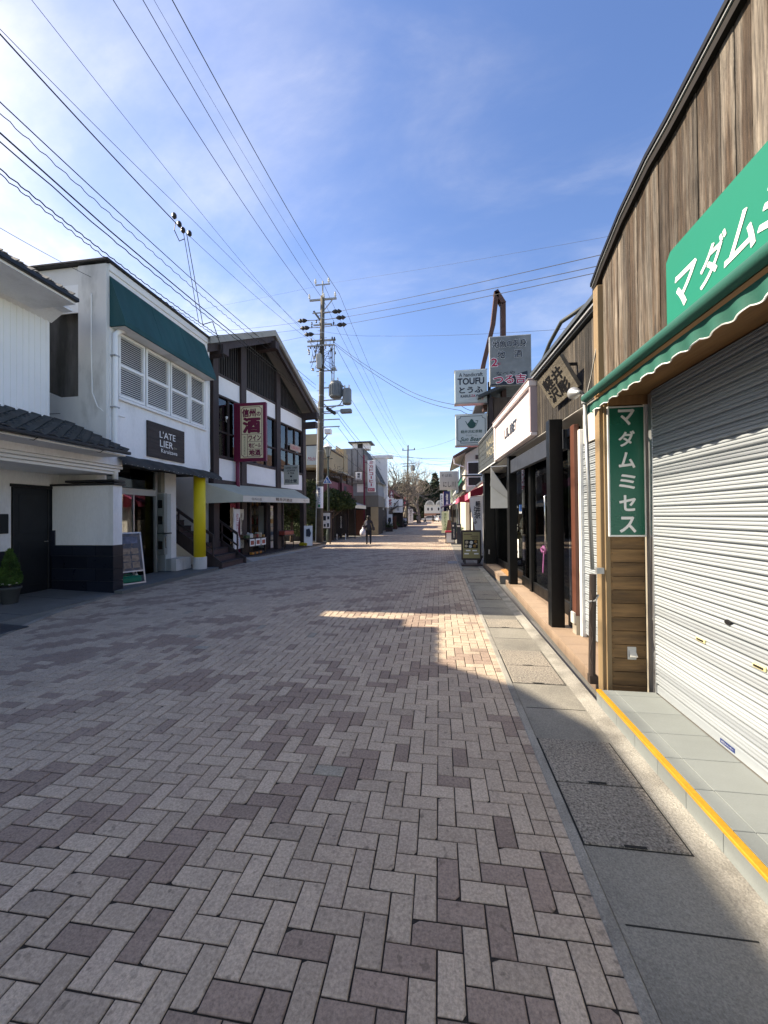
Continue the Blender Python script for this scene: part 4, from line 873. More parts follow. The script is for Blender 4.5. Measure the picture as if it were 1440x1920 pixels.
MB().cyl((0, 0, 0), (0, 0, .43), .003, n=5).build('string', m_white, bl)
# A-board
ab = thing('a_board', 'silver-framed A-board leaning by the black tiled wall', 'sign board', (-6.95, 7.95, 0.085), R(62))
th = R(14)
def slope(z, off=0): return -z * math.tan(th) + off
def ab_panel(z0, z1, x0, x1, m, nm, t=0.01, off=0.0):
    return MB().prism([(x0, slope(z0) * -1 * -1 - off, z0), (x1, slope(z0) - off, z0), (x1, slope(z1) - off, z1), (x0, slope(z1) - off, z1)], (0, t, 0)).build(nm, m, ab)
# front leaf leans away from the viewer (top towards +y)
def leaf(z0, z1, x0, x1, m, nm, t=.012, off=0.0):
    s_ = math.tan(th); return MB().prism([(x0, z0 * s_ - off, z0), (x1, z0 * s_ - off, z0), (x1, z1 * s_ - off, z1), (x0, z1 * s_ - off, z1)], (0, t, 0)).build(nm, m, ab)
leaf(.30, 1.16, -.22, .22, mat('menu_photo_dark', (0.075, 0.08, 0.10), 0.4, 0.4, 6, col2=(0.22, 0.17, 0.13), c2scale=9, c2lo=.5, c2hi=.62), 'poster')
for a in ((.0, 1.18, -.25, -.22), (.0, 1.18, .22, .25), (1.15, 1.18, -.219, .219), (.27, .30, -.219, .219), (.0, .03, -.219, .219)): leaf(*a, m_alu, 'frame_bar', .03, .01)
for r_ in range(3):
    for c_ in range(2): leaf(.36 + r_ * .16, .49 + r_ * .16, -.17 + c_ * .18, -.02 + c_ * .18, mat('menu_photo', (0.30, 0.22, 0.16), 0.5, 0.5, 14), 'photo', .003, .004)
leaf(.92, 1.08, -.16, .16, mat('menu_photo_blue', (0.12, 0.14, 0.20), 0.5, 0.4, 10), 'photo', .003, .004)
MB().bar((-.23, .52, 0), (-.23, .27, 1.14), .025, .02).build('rear_leg', m_alu, ab); MB().bar((.23, .52, 0), (.23, .27, 1.14), .025, .02).build('rear_leg', m_alu, ab); MB().bar((-.23, .42, .4), (.23, .42, .4), .015, .015).build('rear_brace', m_alu, ab)
wt_ = thing('water_weight', 'green plastic water weight under the A-board', 'weight', (-7.12, 7.98, 0.085), R(62))
bbox('tank', mat('green_plastic', (0.0, 0.20, 0.12), 0.4, 0.1, 4), wt_, -.26, .26, -.06, .14, 0, .17, c=.04); MB().tube([(-.08, .04, .165), (-.06, .04, .21), (.06, .04, .21), (.08, .04, .165)], .014).build('handle', MATS['green_plastic'], wt_)
MB().lathe([(.03, 0), (.03, .03), (.02, .035)], (.18, .04, .168), 10).build('cap', m_white, wt_)

# ================================================================ left: timber-framed liquor shop
RZ3 = -math.atan2(0.8, 6.4)
def F3(x, u): c, s = math.cos(RZ3), math.sin(RZ3); return (-7.55 + x * c - u * s, 12.0 + x * s + u * c)
m_timber = mat('dark_brown_timber', (0.050, 0.036, 0.036), 0.7, 0.2, 2, 0.2, 40, stretch=(6, 6, 1))
m_timber_rd = mat('red_brown_timber', (0.075, 0.045, 0.045), 0.7, 0.2, 2)
m_panelw = mat('white_plaster', (0.82, 0.82, 0.82), 0.9, 0.05, 1.5, col2=(0.72, 0.72, 0.72), c2scale=1.5)
m_louvd = mat('dark_louvre', (0.032, 0.028, 0.028), 0.8, 0.2, 3)
m_barge = mat('weathered_barge', (0.33, 0.325, 0.30), 0.8, 0.25, 2, stretch=(1, 1, 3), col2=(0.20, 0.20, 0.18), c2scale=2)
m_soff = mat('grey_soffit', (0.27, 0.255, 0.245), 0.85, 0.1, 1.5)
m_glassd = glass('upper_glass', (0.35, 0.37, 0.38), 0.10)
m_awgr = mat('olive_grey_canvas', (0.46, 0.455, 0.36), 0.85, 0.1, 2, 0.1, 40)
m_valance = mat('cream_valance', (0.66, 0.62, 0.52), 0.85, 0.08, 2)
SK = thing('timber_shop', 'half-timbered brown and white gabled shop with upper windows, beside the white shop', 'shop', (-7.55, 12.0, 0), RZ3)
def sk(name, m, *a, parent=SK, c=None): return bbox(name, m, parent, *a, c=c) if c else box(name, m, parent, *a)
POSTS = ((-0.05, 0.23), (1.47, 1.79), (3.96, 4.29), (6.43, 6.72))
def roofz(u): return 8.35 + 0.0 if False else (7.15 + (u + 0.9) * 0.5 if u < 2.8 else 9.0 - (u - 2.8) * 0.54)
for a, b_ in POSTS: sk('post', m_timber, -0.12, 0.10, a, b_, 0.15, roofz((a + b_) / 2) - 0.35, c=.012)
bays = ((0.23, 1.47), (1.79, 3.96), (4.29, 6.43))
for k, (a, b_) in enumerate(bays):
    sk('white_panel', m_panelw, -0.08, 0.02, a, b_, 5.85, 6.50); sk('white_panel', m_panelw, -0.08, 0.02, a, b_, 2.90, 3.64)
    sk('rail', m_timber, -0.08, 0.06, a, b_, 6.502, 6.58, c=.008); sk('rail', m_timber, -0.08, 0.06, a, b_, 5.78, 5.848, c=.008); sk('rail', m_timber, -0.08, 0.06, a, b_, 3.642, 3.75, c=.008); sk('rail', m_timber, -0.08, 0.075, a, b_, 2.70, 2.898, c=.01)
    # ribbed gable panel
    za, zb = roofz(a) - .35, roofz(b_) - .35
    top = [(a, za)] + ([(2.8, roofz(2.8) - .35)] if a < 2.8 < b_ else []) + [(b_, zb)]
    MB().prism([(-0.06, a, 6.58), (-0.06, b_, 6.58)] + [(-0.06, u, z) for u, z in reversed(top)], (-.03, 0, 0)).build('gable_panel', m_louvd, SK)
    n = int((b_ - a) / .12)
    for i in range(n):
        u = a + (i + .5) * (b_ - a) / n; sk('gable_batten', m_louvd, -0.059, -0.015, u - .028, u + .028, 6.58, roofz(u) - .37)
    # windows
    nm = 3 if k else 2
    w = sk('window', m_timber, -0.07, 0.03, a, b_, 4.62 if k == 2 else 4.55, 4.70 if k == 2 else 4.60)
    for i in range(nm + 1):
        u = a + (b_ - a) * i / nm; sk('mullion', m_timber, -0.06, 0.02, max(a, u - .03), min(b_, u + .03), 3.751, 5.779, parent=w)
    sk('pane', m_glassd, -0.04, -0.034, a, b_, 3.752, 5.779, parent=w)
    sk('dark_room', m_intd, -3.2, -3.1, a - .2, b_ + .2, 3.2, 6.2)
    if k != 2:
        for q in range(7): sk('blind', mat('wood_blind', (0.10, 0.085, 0.07), 0.7, 0.2, 4), -0.30, -0.28, a, b_, 4.85 + q * .14, 4.93 + q * .14)
    sk('interior_beam', m_redbr, -0.9, -0.7, a, b_, 4.35, 4.6)
sk('side_wall', m_panelw, -6, -0.13, -0.03, 0.1, 0.0, 6.9); sk('rear_wall', m_panelw, -6.1, -6.0, -.03, 6.7, 0, 7.0); sk('far_wall', m_panelw, -6, -.13, 6.6, 6.72, 2.75, 6.4); sk('far_screen', m_intd, -6, -1.2, 6.6, 6.7, 0.1, 2.7)
sk('floor_slab', m_timber, -6, -0.13, 0.1, 6.6, 2.72, 3.2)
# roof
OH = 0.72
apx = (2.8, 9.05)
for sgn, ue, ze in ((-1, -0.95, 7.12), (1, 6.95, 6.83)):
    MB().prism([(OH, ue, ze), (OH, apx[0], apx[1]), (-6.5, apx[0], apx[1]), (-6.5, ue, ze)], (0, 0, .08)).build('roof_slope', m_roofgrey, SK)
    MB().prism([(OH + .04, ue, ze - .14), (OH + .04, apx[0], apx[1] - .14), (OH + .04, apx[0], apx[1] + .09), (OH + .04, ue, ze + .09)], (-.06, 0, 0)).build('barge_board', m_barge, SK)
    MB().prism([(OH - .06, ue, ze - .40), (OH - .06, apx[0], apx[1] - .40), (OH - .06, apx[0], apx[1] - .13), (OH - .06, ue, ze - .13)], (-.12, 0, 0)).build('barge_beam', m_timber, SK)
    MB().prism([(OH - .02, ue, ze - .10), (OH - .02, apx[0], apx[1] - .10), (-0.1, apx[0], apx[1] - .10), (-0.1, ue, ze - .10)], (0, 0, .05)).build('soffit', m_soff, SK)
for u, z in ((-0.35, 6.85), (2.8, 8.35), (6.55, 6.45)): MB().box(-.3, OH + .12, u - .14, u + .14, z, z + .3).build('purlin', m_timber, SK)
sk('eaves_bracket', m_timber, -.1, .75, 6.45, 6.72, 6.0, 6.3, c=.01)
# ground floor shopfront
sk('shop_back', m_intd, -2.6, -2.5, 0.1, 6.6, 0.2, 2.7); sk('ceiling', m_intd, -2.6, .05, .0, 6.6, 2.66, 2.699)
for u0, u1 in ((0.1, .32), (2.55, 2.68), (3.75, 4.05), (5.1, 5.2)): sk('shop_pillar', m_timber, -.45, -.3, u0, u1, .2, 2.68, c=.01)
sk('shop_window', m_glass, -.4, -.39, .3, 2.55, .55, 2.5); sk('window_sill_wall', m_timber, -.45, -.35, .3, 2.55, .2, .55)
shf = sk('shelf_unit', m_timber, -1.5, -1.45, 2.7, 4.9, .2, 2.3)
rp = random.Random(31)
m_goods = [mat('goods_%s' % n_, c_, 0.5, 0.25, 12) for n_, c_ in (('cream', (.45, .38, .27)), ('red', (.32, .06, .045)), ('brown', (.14, .08, .04)), ('white', (.55, .55, .52)), ('green', (.07, .12, .05)), ('amber', (.30, .16, .04)))]
for q in range(5): sk('shelf', m_timber, -1.45, -1.1, 2.7, 4.9, .45 + q * .4, .48 + q * .4, parent=shf)
# concrete floor, ramp and deck in front
m_deck = mat('dark_deck', (0.055, 0.042, 0.040), 0.75, 0.2, 2, 0.2, 40)
dk = MB().prism([(*F3(-2.6, 0.9), .10), (*F3(0.62, 0.9), .10), (*F3(0.62, 8.0), .14), (*F3(-2.6, 8.0), .14)], (0, 0, .07)).build('deck', m_deck); struct(dk)
rm_ = MB().prism([(*F3(0.62, .9), .165), (-6.60, 12.95, .012), (-6.58, 20.2, .012), (*F3(.62, 7.9), .20)], (0, 0, -.15)).build('ramp', mat('ramp_concrete', (0.30, 0.30, 0.29), 0.9, 0.1, 1.5, 0.3, 80, fine=0.12)); struct(rm_)
# awning
sa = thing('grey_shop_awning', 'olive-grey canvas awning with cream lettered valance over the liquor shop front', 'awning', (-7.55, 12.0, 0), RZ3)
MB().prism([(0.10, -0.55, 2.70), (0.10, 5.5, 2.86), (0.86, 5.5, 2.42), (0.86, 0.45, 2.33)], (0, 0, .02)).build('canvas', m_awgr, sa)
MB().prism([(0.10, -0.55, 2.70), (0.86, 0.45, 2.33), (0.86, 0.45, 2.12), (0.10, -.55, 2.05)], (.012, -.012, 0)).build('side_panel', m_awgr, sa)
MB().prism([(0.862, 0.45, 2.33), (0.862, 5.5, 2.42), (0.862, 5.5, 2.23), (0.862, 0.45, 2.12)], (.01, 0, 0)).build('valance', m_valance, sa)
m_brownl = mat('brown_letter', (0.12, 0.07, 0.05), 0.7)
text('信州の酒', (0.876, 1.25, 2.24), .62, .10, '+x', m_brownl, sa); text('軽井沢酒店', (0.876, 3.2, 2.29), 1.3, .13, '+x', m_brownl, sa, bold=.02); text('地ビール', (0.876, 5.1, 2.33), .4, .07, '+x', m_brownl, sa)
# stairs beside it
sr_ = thing('timber_stairs', 'dark brown timber stairs with a railing rising behind the yellow column', 'stairs', (-6.70, 11.05, 0))
for i in range(14):
    z = .19 * (i + 1); x = -.28 * i
    bbox('tread', m_timber, sr_, x - .34, x, .06, 1.44, z - .045, z, c=.006); box('riser', m_timber_rd, sr_, x - .03, x - .012, .06, 1.44, z - .19, z - .046)
for yy in (0.0, 1.46): MB().prism([(.06, yy, 0), (.06, yy, .2), (-3.9, yy, 2.88), (-3.9, yy, 2.5), (-.35, yy, 0)], (0, .05, 0)).build('stringer', m_timber, sr_)
for yy in (0.02, 1.48):
    MB().bar((-.25, yy, 1.02), (-3.9, yy, 3.5), .05, .08).build('hand_rail', m_timber, sr_); MB().bar((-.25, yy, .62), (-3.9, yy, 3.1), .04, .05).build('mid_rail', m_timber, sr_)
    for i in range(7): MB().bar((-.25 - .58 * i, yy, .3 + .394 * i), (-.25 - .58 * i, yy, 1.02 + .394 * i), .04, .04).build('baluster', m_timber, sr_)
# maroon lettered sign on a pole
m_maroon = mat('maroon_paint', (0.16, 0.010, 0.04), 0.45, 0.06, 2); m_cream = mat('cream_face', (0.72, 0.62, 0.40), 0.5, 0.04, 2)
sg = thing('maroon_pole_sign', 'maroon and cream upright sign on a maroon pole in front of the timber shop', 'sign', (-7.27, 13.0, 0))
MB().cyl((0, .15, .1), (0, .15, 5.72), .075, n=12).build('pole', m_maroon, sg, smooth=True)
bbox('box', m_maroon, sg, .09, 1.17, 0, .12, 3.60, 5.72, c=.012); bbox('pole_cap', m_maroon, sg, -.09, .089, .04, .24, 3.62, 5.75, c=.02)
ax0, az0, w_, h_ = .20, 3.72, .86, 1.88
box('cream_face', m_cream, sg, ax0, ax0 + w_, -.006, -.002, az0, az0 + h_)
pts = notch(w_, h_, .04, .07); b = MB()
for (p, q), (r_, s_) in zip(pts, pts[1:] + pts[:1]): b.bar((ax0 + p, -.008, az0 + q), (ax0 + r_, -.008, az0 + s_), .018, .004, (0, 1, 0))
b.bar((ax0 + .05, -.008, az0 + .86), (ax0 + w_ - .05, -.008, az0 + .86), .015, .004, (0, 1, 0)); b.bar((ax0 + .27, -.008, az0 + .05), (ax0 + .27, -.008, az0 + .86), .015, .004, (0, 1, 0))
for zz in (.32, .59): b.bar((ax0 + .27, -.008, az0 + zz), (ax0 + w_ - .05, -.008, az0 + zz), .012, .004, (0, 1, 0))
b.build('rule_lines', m_maroon, sg)
text('信州', (ax0 + .33, -.008, az0 + 1.63), .50, .28, '-y', m_maroon, sg, bold=.05); text('の', (ax0 + .70, -.008, az0 + 1.58), .15, .14, '-y', m_maroon, sg, bold=.04)
text('酒', (ax0 + .43, -.008, az0 + 1.18), .62, .52, '-y', m_maroon, sg, bold=.06)
text('ワイン', (ax0 + .545, -.008, az0 + .72), .46, .19, '-y', m_maroon, sg, bold=.05); text('地ビール', (ax0 + .545, -.008, az0 + .455), .46, .17, '-y', m_maroon, sg, bold=.04); text('地酒', (ax0 + .545, -.008, az0 + .19), .42, .21, '-y', m_maroon, sg, bold=.05)
text('\n'.join('軽井沢町酒販店'), (ax0 + .16, -.008, az0 + .46), .07, .68, '-y', m_brownl, sg)
MB().tube([(-.6, .6, 4.95), (-.1, -.45, 5.02), (.02, -.6, 5.05)], .014, 6).build('lamp_arm', m_white, sg); MB().lathe([(.02, 0), (.05, .08), (.03, .10)], (.04, -.64, 4.98), 10).build('lamp', m_white, sg)
MB().bar((-.55, .4, 3.3), (0, .15, 2.35), .02, .02).build('stay', m_timber, sg); MB().bar((-.42, .15, 2.62), (.0, .15, 2.62), .06, .05).build('bracket_arm', m_maroon, sg)
# coffee sign
cf = thing('coffee_sign', 'cream projecting sign advertising coffee and tea at the end of the timber shop', 'sign', (-6.90, 16.5, 3.05))
bbox('board', mat('cream_grey_sign', (0.42, 0.42, 0.36), 0.5, 0.05), cf, 0, .68, 0, .06, 0, .86, c=.008); bbox('frame', m_flash, cf, -.012, .692, .015, .05, -.012, .872, c=.004)
for t_, z, w in (('HAND DRIP', .74, .56), ('COFFEE', .62, .38), ('& TEA', .50, .30)): text(t_, (.34, -.004, z), w, .075, '-y', m_ink, cf, bold=.02)
MB().lathe([(.02, 0), (.05, .03), (.045, .06), (.03, .07)], (0.34, -.01, .32), 10).build('cup_emblem', m_ink, cf); text('田辻堂', (.34, -.004, .15), .54, .15, '-y', m_ink, cf, bold=.03)
MB().bar((-.2, .03, .84), (0, .03, .84), .03, .03).build('bracket', m_timber, cf)
ls = thing('small_wall_sign', 'small pale sign with red letters on the timber shop upper window', 'sign', (*F3(.09, 5.1), 4.72), RZ3); box('board', mat('salmon_board', (.42, .30, .24), .6), ls, 0, .03, 0, 1.0, 0, .28); text('LIBRARY', (.033, .5, .14), .8, .14, '+x', m_redl, ls)
# goods in front of the shop
gt = thing('goods_table', 'black-legged goods table heaped with packets in front of the liquor shop', 'table', (*F3(.15, 1.9), .19), RZ3)
bbox('table_top', m_timber, gt, -.35, .35, -.6, .6, .58, .62)
for sx in (-.3, .3):
    for sy in (-.55, .55): MB().bar((sx, sy, 0), (sx, sy, .58), .03, .03).build('leg', m_black, gt)
PK = {'cream': 'cream', 'red': 'red', 'brown': 'brown', 'white': 'white', 'green': 'green', 'amber': 'amber'}
k = 0
for i in range(6):
    for j in range(3):
        mm = m_goods[(i * 5 + j * 2) % 6]; x, y = F3(.15 - .24 + .22 * j, 1.9 - .5 + .2 * i)
        cn = mm.name[6:]
        g = MB().bbox(-.08, .08, -.085, .085, 0, rp.uniform(.1, .2), c=.02).build('goods_packet', mm); g.location = (x, y, .81 + .0); g.rotation_euler = (0, 0, rp.uniform(-.4, .4))
        tag(g, cn + ' packet, ' + ('first', 'second', 'third', 'fourth', 'fifth', 'sixth')[i] + ' along the ' + ('back', 'middle', 'front')[j] + ' row on the goods table', 'packet', 'packets on the goods table')
for i, u in enumerate((-.42, -.05, .32)):
    p = thing('price_card', ('left', 'middle', 'right')[i] + ' of three white printed cards hanging from the goods table edge', 'card', (*F3(.52, 1.9 + u), .52), RZ3, 'cards on the goods table')
    box('sheet', m_white, p, 0, .006, -.15, .15, 0, .26); box('print', m_goods[1], p, .0065, .009, -.1, .1, .05, .2)
for s_, u_ in enumerate([2.78 + .19 * i for i in range(11)]):
    for q in range(5):
        x, y = F3(-1.25, u_); mm = m_goods[(s_ * 3 + q * 2) % 6]
        b = MB().lathe([(.045, 0), (.045, .18), (.018, .23), (.018, .29)], n=8).build('bottle', mm); b.location = (x, y, .481 + q * .4)
        tag(b, f'{mm.name[6:]} bottle, {("first","second","third","fourth","fifth","sixth","seventh","eighth","ninth","tenth","last")[s_]} from the left on the {("lowest","second","third","fourth","top")[q]} shelf in the liquor shop', 'bottle', 'bottles on the shop shelves')
for i, (x, u, w, mm, txt) in enumerate(((.2, .85, .34, 'w', '信州地酒'), (.1, 1.25, .3, 'c', '軽井沢ワイン'))):
    f = thing('shop_banner', ('tall white cloth banner beside the stairs of the liquor shop', 'beige striped cloth banner behind the white one')[i], 'banner', (*F3(x, u), .19), RZ3)
    MB().cyl((0, -.02, 0), (0, -.02, 1.75), .012, n=6).build('pole', m_white, f); V = []
    for r in range(9): zz = 1.7 - r * .18; V += [(.0 + .02 * math.sin(r), 0, zz), (.02 * math.sin(r + 1), w, zz)]
    MB().add(V, [(2 * r, 2 * r + 1, 2 * r + 3, 2 * r + 2) for r in range(8)]).build('cloth', m_panelw if mm == 'w' else m_valance, f, smooth=True)
    text('\n'.join(txt), (.03, w / 2, .95), w * .4, 1.2, '+x', m_redl if i == 0 else m_brownl, f)
wb2 = thing('white_a_board', 'white A-board with a dark oval print and yellow base at the end of the deck', 'sign board', (*F3(.55, 6.0), .20), RZ3 + R(25))
for s_ in (-1, 1): MB().prism([(-.2, s_ * .22, 0), (.2, s_ * .22, 0), (.2, s_ * .03, .95), (-.2, s_ * .03, .95)], (0, s_ * .015, 0)).build('leaf', m_panelw, wb2)
MB().prism([(-.1, -.17, .45), (.08, -.17, .42), (.13, -.13, .6), (.06, -.09, .82), (-.1, -.1, .78)], (0, -.012, 0)).build('oval_print', m_ink, wb2)
yb = thing('yellow_weight', 'yellow plastic weight at the foot of the white A-board', 'weight', (*F3(.40, 5.9), .20), RZ3); bbox('tank', mat('yellow_plastic', (.5, .38, .02), .4), yb, -.2, .2, -.2, .2, 0, .14, c=.03); bbox('cap', m_black, yb, -.03, .03, -.03, .03, .141, .17)
rk = thing('display_rack', 'dark display rack with red boxes by the liquor shop door', 'rack', (*F3(.15, 4.5), .19), RZ3)
for sx in (-.2, .2):
    for sy in (-.4, .4): MB().bar((sx, sy, 0), (sx, sy, .8), .03, .03).build('leg', m_black, rk)
bbox('rack_shelf', m_black, rk, -.24, .24, -.45, .45, .56, .6); bbox('tray', m_goods[1], rk, -.22, .22, -.42, .42, .601, .78, c=.02)
fr_ = thing('drinks_fridge', 'tall glass-fronted fridge lit pale among the shelves of the liquor shop', 'fridge', (*F3(-.7, 4.6), .2), RZ3); bbox('cabinet', m_panelw, fr_, -.3, .25, -.4, .25, 0, 1.9); box('glass_door', mat('fridge_glass', (.2, .22, .22), .1), fr_, .251, .26, -.36, .21, .3, 1.8)
for q in range(4): box('stock', m_goods[(3, 0, 5, 3)[q]], fr_, .262, .27, -.32, .17, .38 + q * .36, .58 + q * .36)
st_ = thing('striped_bar', 'orange and black striped wheel stop on the deck', 'wheel stop', (*F3(.45, 1.5), .19), RZ3 + R(8))
for i in range(6): bbox('segment', m_black if i % 2 else mat('orange_stripe', (.5, .2, .03), .6), st_, -.06, .06, i * .16, i * .16 + .16, 0, .09, c=.015)

# ================================================================ utility pole
m_poleC = mat('pole_concrete', (0.11, 0.098, 0.08), 0.85, 0.2, 2, 0.2, 60, col2=(0.075, 0.068, 0.056), c2scale=1.2)
m_steelg = mat('galv_steel_arm', (0.30, 0.31, 0.31), 0.5, 0.15, 6, metal=0.3)
m_insul = mat('insulator', (0.02, 0.018, 0.018), 0.4, 0.1); m_porc = mat('porcelain', (0.62, 0.62, 0.58), 0.3, 0.05)
m_trans = mat('transformer_grey', (0.16, 0.175, 0.185), 0.5, 0.12, 3)
PO = Vector((-6.60, 20.7, 0.0))
UP = thing('utility_pole', 'tall weathered concrete utility pole with crossarms and transformers at the street corner', 'utility pole', tuple(PO))
LX = 0.0205   # lean per metre
def pz(z, dx=0, dy=0): return (LX * z + dx, dy, z)
MB().tube([pz(-.2), pz(3), pz(7), pz(11), pz(13.9)], [.185, .175, .155, .13, .115], 14).build('mast', m_poleC, UP, smooth=True)
MB().cyl(pz(13.7), pz(14.75), .04, n=8).build('top_spike', m_steelg, UP)
for z in (2.2, 2.9, 3.5, 5.2, 6.8, 7.6, 8.3, 9.6, 11.8, 12.6): MB().lathe([(.185 - z * .005, 0), (.19 - z * .005, .01), (.19 - z * .005, .05), (.185 - z * .005, .06)], pz(z), 14).build('steel_band', m_steelg, UP)
for i in range(22): MB().bar(pz(4 + i * .42, 0, 0), pz(4 + i * .42, (-.26 if i % 2 else .26), 0), .02, .02).build('climbing_step', m_steelg, UP)
def arm(z, x0, x1, yo=0.0, nm='crossarm', w=.09): return MB().bar(pz(z, x0, yo - .12), pz(z, x1, yo + .12 * -1), w, w).build(nm, m_steelg, UP)
arm(14.55, -.42, .42, .1, w=.05); arm(13.72, -.75, .80, .12); arm(11.42, -.85, .78, .12); arm(11.08, -.80, .76, -.02, w=.07); arm(10.25, -.7, .1, .1, w=.05); arm(12.3, -.5, .55, .1, w=.07); arm(12.95, -.55, .5, .05, w=.05); arm(9.7, -.3, .9, .1, w=.05)
MB().bar(pz(13.0), pz(13.7, .6, 0), .04, .04).build('arm_brace', m_steelg, UP); MB().bar(pz(12.4), pz(13.1, -.5, 0), .1, .1).build('arm_brace', m_poleC, UP)
for z, x in ((13.75, -.72), (13.75, .76), (13.75, .1), (14.57, -.38), (14.57, .38)): MB().lathe([(.03, 0), (.07, .05), (.04, .10), (.065, .15), (.035, .22), (.045, .26)], pz(z, x, -.12), 10).build('pin_insulator', m_porc, UP)
for z, x in ((12.62, -1.15), (12.20, -1.0), (11.82, -.75), (12.98, .82), (12.62, 1.05), (12.22, 1.1)):
    s = 1 if x > 0 else -1
    i_ = MB().lathe([(.02, -.28), (.10, -.16), (.12, -.05), (.08, .05), (.13, .12), (.05, .25), (.02, .3)], n=10).build('strain_insulator', m_insul, UP); i_.location = pz(z, x); i_.rotation_euler = (0, R(90 if s > 0 else -90), 0)
    MB().bar(pz(z - .05), pz(z, x - .2 * s), .03, .03).build('strain_link', m_steelg, UP)
rp = random.Random(17)
for i in range(44):
    z = rp.choice((11.3, 11.0, 10.7, 10.4, 12.3, 9.8)); x = rp.uniform(-.8, .8); MB().lathe([(.02, 0), (.05, .03), (.03, .09), (.045, .12), (.02, .16)], pz(z + rp.uniform(-.1, .1), x, rp.uniform(-.2, .1)), 8).build('small_insulator', m_insul if i % 3 else m_porc, UP)
for i in range(26):
    x0, x1 = rp.uniform(-.8, .8), rp.uniform(-.6, .9); z0, z1 = rp.uniform(10.6, 11.4), rp.uniform(9.4, 10.9)
    MB().tube([pz(z0, x0, -.1), pz((z0 + z1) / 2 - .35, (x0 + x1) / 2, -.3), pz(z1, x1, -.1)], .012, 5).build('jumper_wire', m_insul, UP)
MB().bbox(.0, .3, -.35, -.15, 9.75, 10.55, c=.03).build('switch_box', m_steelg, UP).rotation_euler = (0, 0, 0)
for dx in (.62, .74): MB().bar(pz(9.0, dx, -.1), pz(11.1, dx, -.1), .05, .05).build('hanger', m_steelg, UP)
tr1 = MB().lathe([(.30, 0), (.34, .05), (.34, .72), (.30, .78), (.30, .86), (.15, .90), (.02, .92)], n=20).build('transformer', m_trans, UP); tr1.location = pz(8.15, .86, -.1)
for i in range(16): a = i * math.pi / 8; f = MB().bar((.34 * math.cos(a), .34 * math.sin(a), .1), (.34 * math.cos(a), .34 * math.sin(a), .68), .02, .10, (math.cos(a), math.sin(a), 0)).build('cooling_fin', m_trans, tr1)
tr2 = MB().lathe([(.22, 0), (.25, .04), (.25, .78), (.22, .84), (.05, .9)], n=18).build('transformer', m_trans, UP); tr2.location = pz(7.75, 1.50, -.1)
for t_, zz in ((tr1, .9), (tr2, .86)):
    for dx in (-.12, .12): MB().lathe([(.04, 0), (.06, .05), (.035, .1), (.05, .14), (.02, .22)], (dx, 0, zz), 8).build('bushing', m_porc, t_)
for z in (8.05, 8.75, 7.7): MB().bar(pz(z), pz(z, 1.3, -.1), .06, .06).build('bracket', m_steelg, UP)
MB().tube([pz(8.0), pz(7.55, .5, -.1), pz(7.75, 1.1, -.1), pz(8.1, 1.3, -.1)], .03, 6).build('hoop', m_steelg, UP)
for z, x0, x1 in ((7.30, -.45, 1.0), (6.95, 0, 1.1), (6.55, 0, 1.1)): arm(z, x0, x1, 0.02, 'side_arm', .05)
MB().cyl(pz(7.6, .35, -.1), pz(7.25, .85, -.12), .09, n=10).build('cable_closure', m_insul, UP)
MB().bbox(.30 + .1, .75, -.3, .05, 6.15, 6.42, c=.02).build('camera_box', m_panelw, UP); MB().bar(pz(5.7), pz(6.1, .4, -.1), .04, .04).build('camera_bracket', m_insul, UP)
sl = MB().bbox(1.28, 1.90, -.18, .12, 7.28, 7.50, c=.03).build('street_light', m_trans, UP); MB().bar(pz(7.42), (1.35, -.05, 7.42), .04, .04).build('light_arm', m_steelg, UP)
MB().tube([pz(0.2, -.2, -.05), pz(3, -.19, -.05), pz(8, -.16, -.05)], .03, 8).build('conduit', m_siding, UP)
# wrapped advert plate and way sign on the pole
ad = MB(); n = 10
for i in range(n + 1):
    a = R(-150 + 140 * i / n); ad.v += [(LX * 2.1 + .187 * math.cos(a), .187 * math.sin(a), 2.05), (LX * 3.3 + .182 * math.cos(a), .182 * math.sin(a), 3.25)]
ad.f = [(2 * i, 2 * i + 2, 2 * i + 3, 2 * i + 1) for i in range(n)]; adv = ad.build('advert_plate', m_panelw, UP)
text('\n'.join('軽井沢うどん'), (LX * 2.7, -.193, 2.75), .13, .85, '-y', m_navy, adv, bold=.03); MB().box(-.06 + .05, .12, -.196, -.19, 2.10, 2.26).build('green_mark', mat('sign_green2', (.02, .2, .1), .5), adv)
tsn = thing('crossing_sign', 'blue triangular pedestrian sign fixed beside the utility pole', 'sign', (-6.06, 20.45, 3.40))
MB().prism([(-.25, 0, 0), (.25, 0, 0), (0, 0, .44)], (0, .02, 0)).build('plate', m_white, tsn); MB().prism([(-.20, -.003, .03), (.20, -.003, .03), (0, -.003, .38)], (0, .002, 0)).build('blue_field', mat('sign_blue', (.03, .14, .42), .4), tsn)
MB().prism([(-.07, -.006, .06), (-.01, -.006, .06), (-.02, -.006, .24), (-.06, -.006, .24)], (0, .002, 0)).build('walker', m_white, tsn); MB().prism([(.02, -.006, .06), (.07, -.006, .06), (.055, -.006, .19), (.03, -.006, .19)], (0, .002, 0)).build('walker', m_white, tsn)
MB().bar((-.45, .12, .2), (0, .03, .2), .03, .03).build('bracket', m_steelg, tsn)

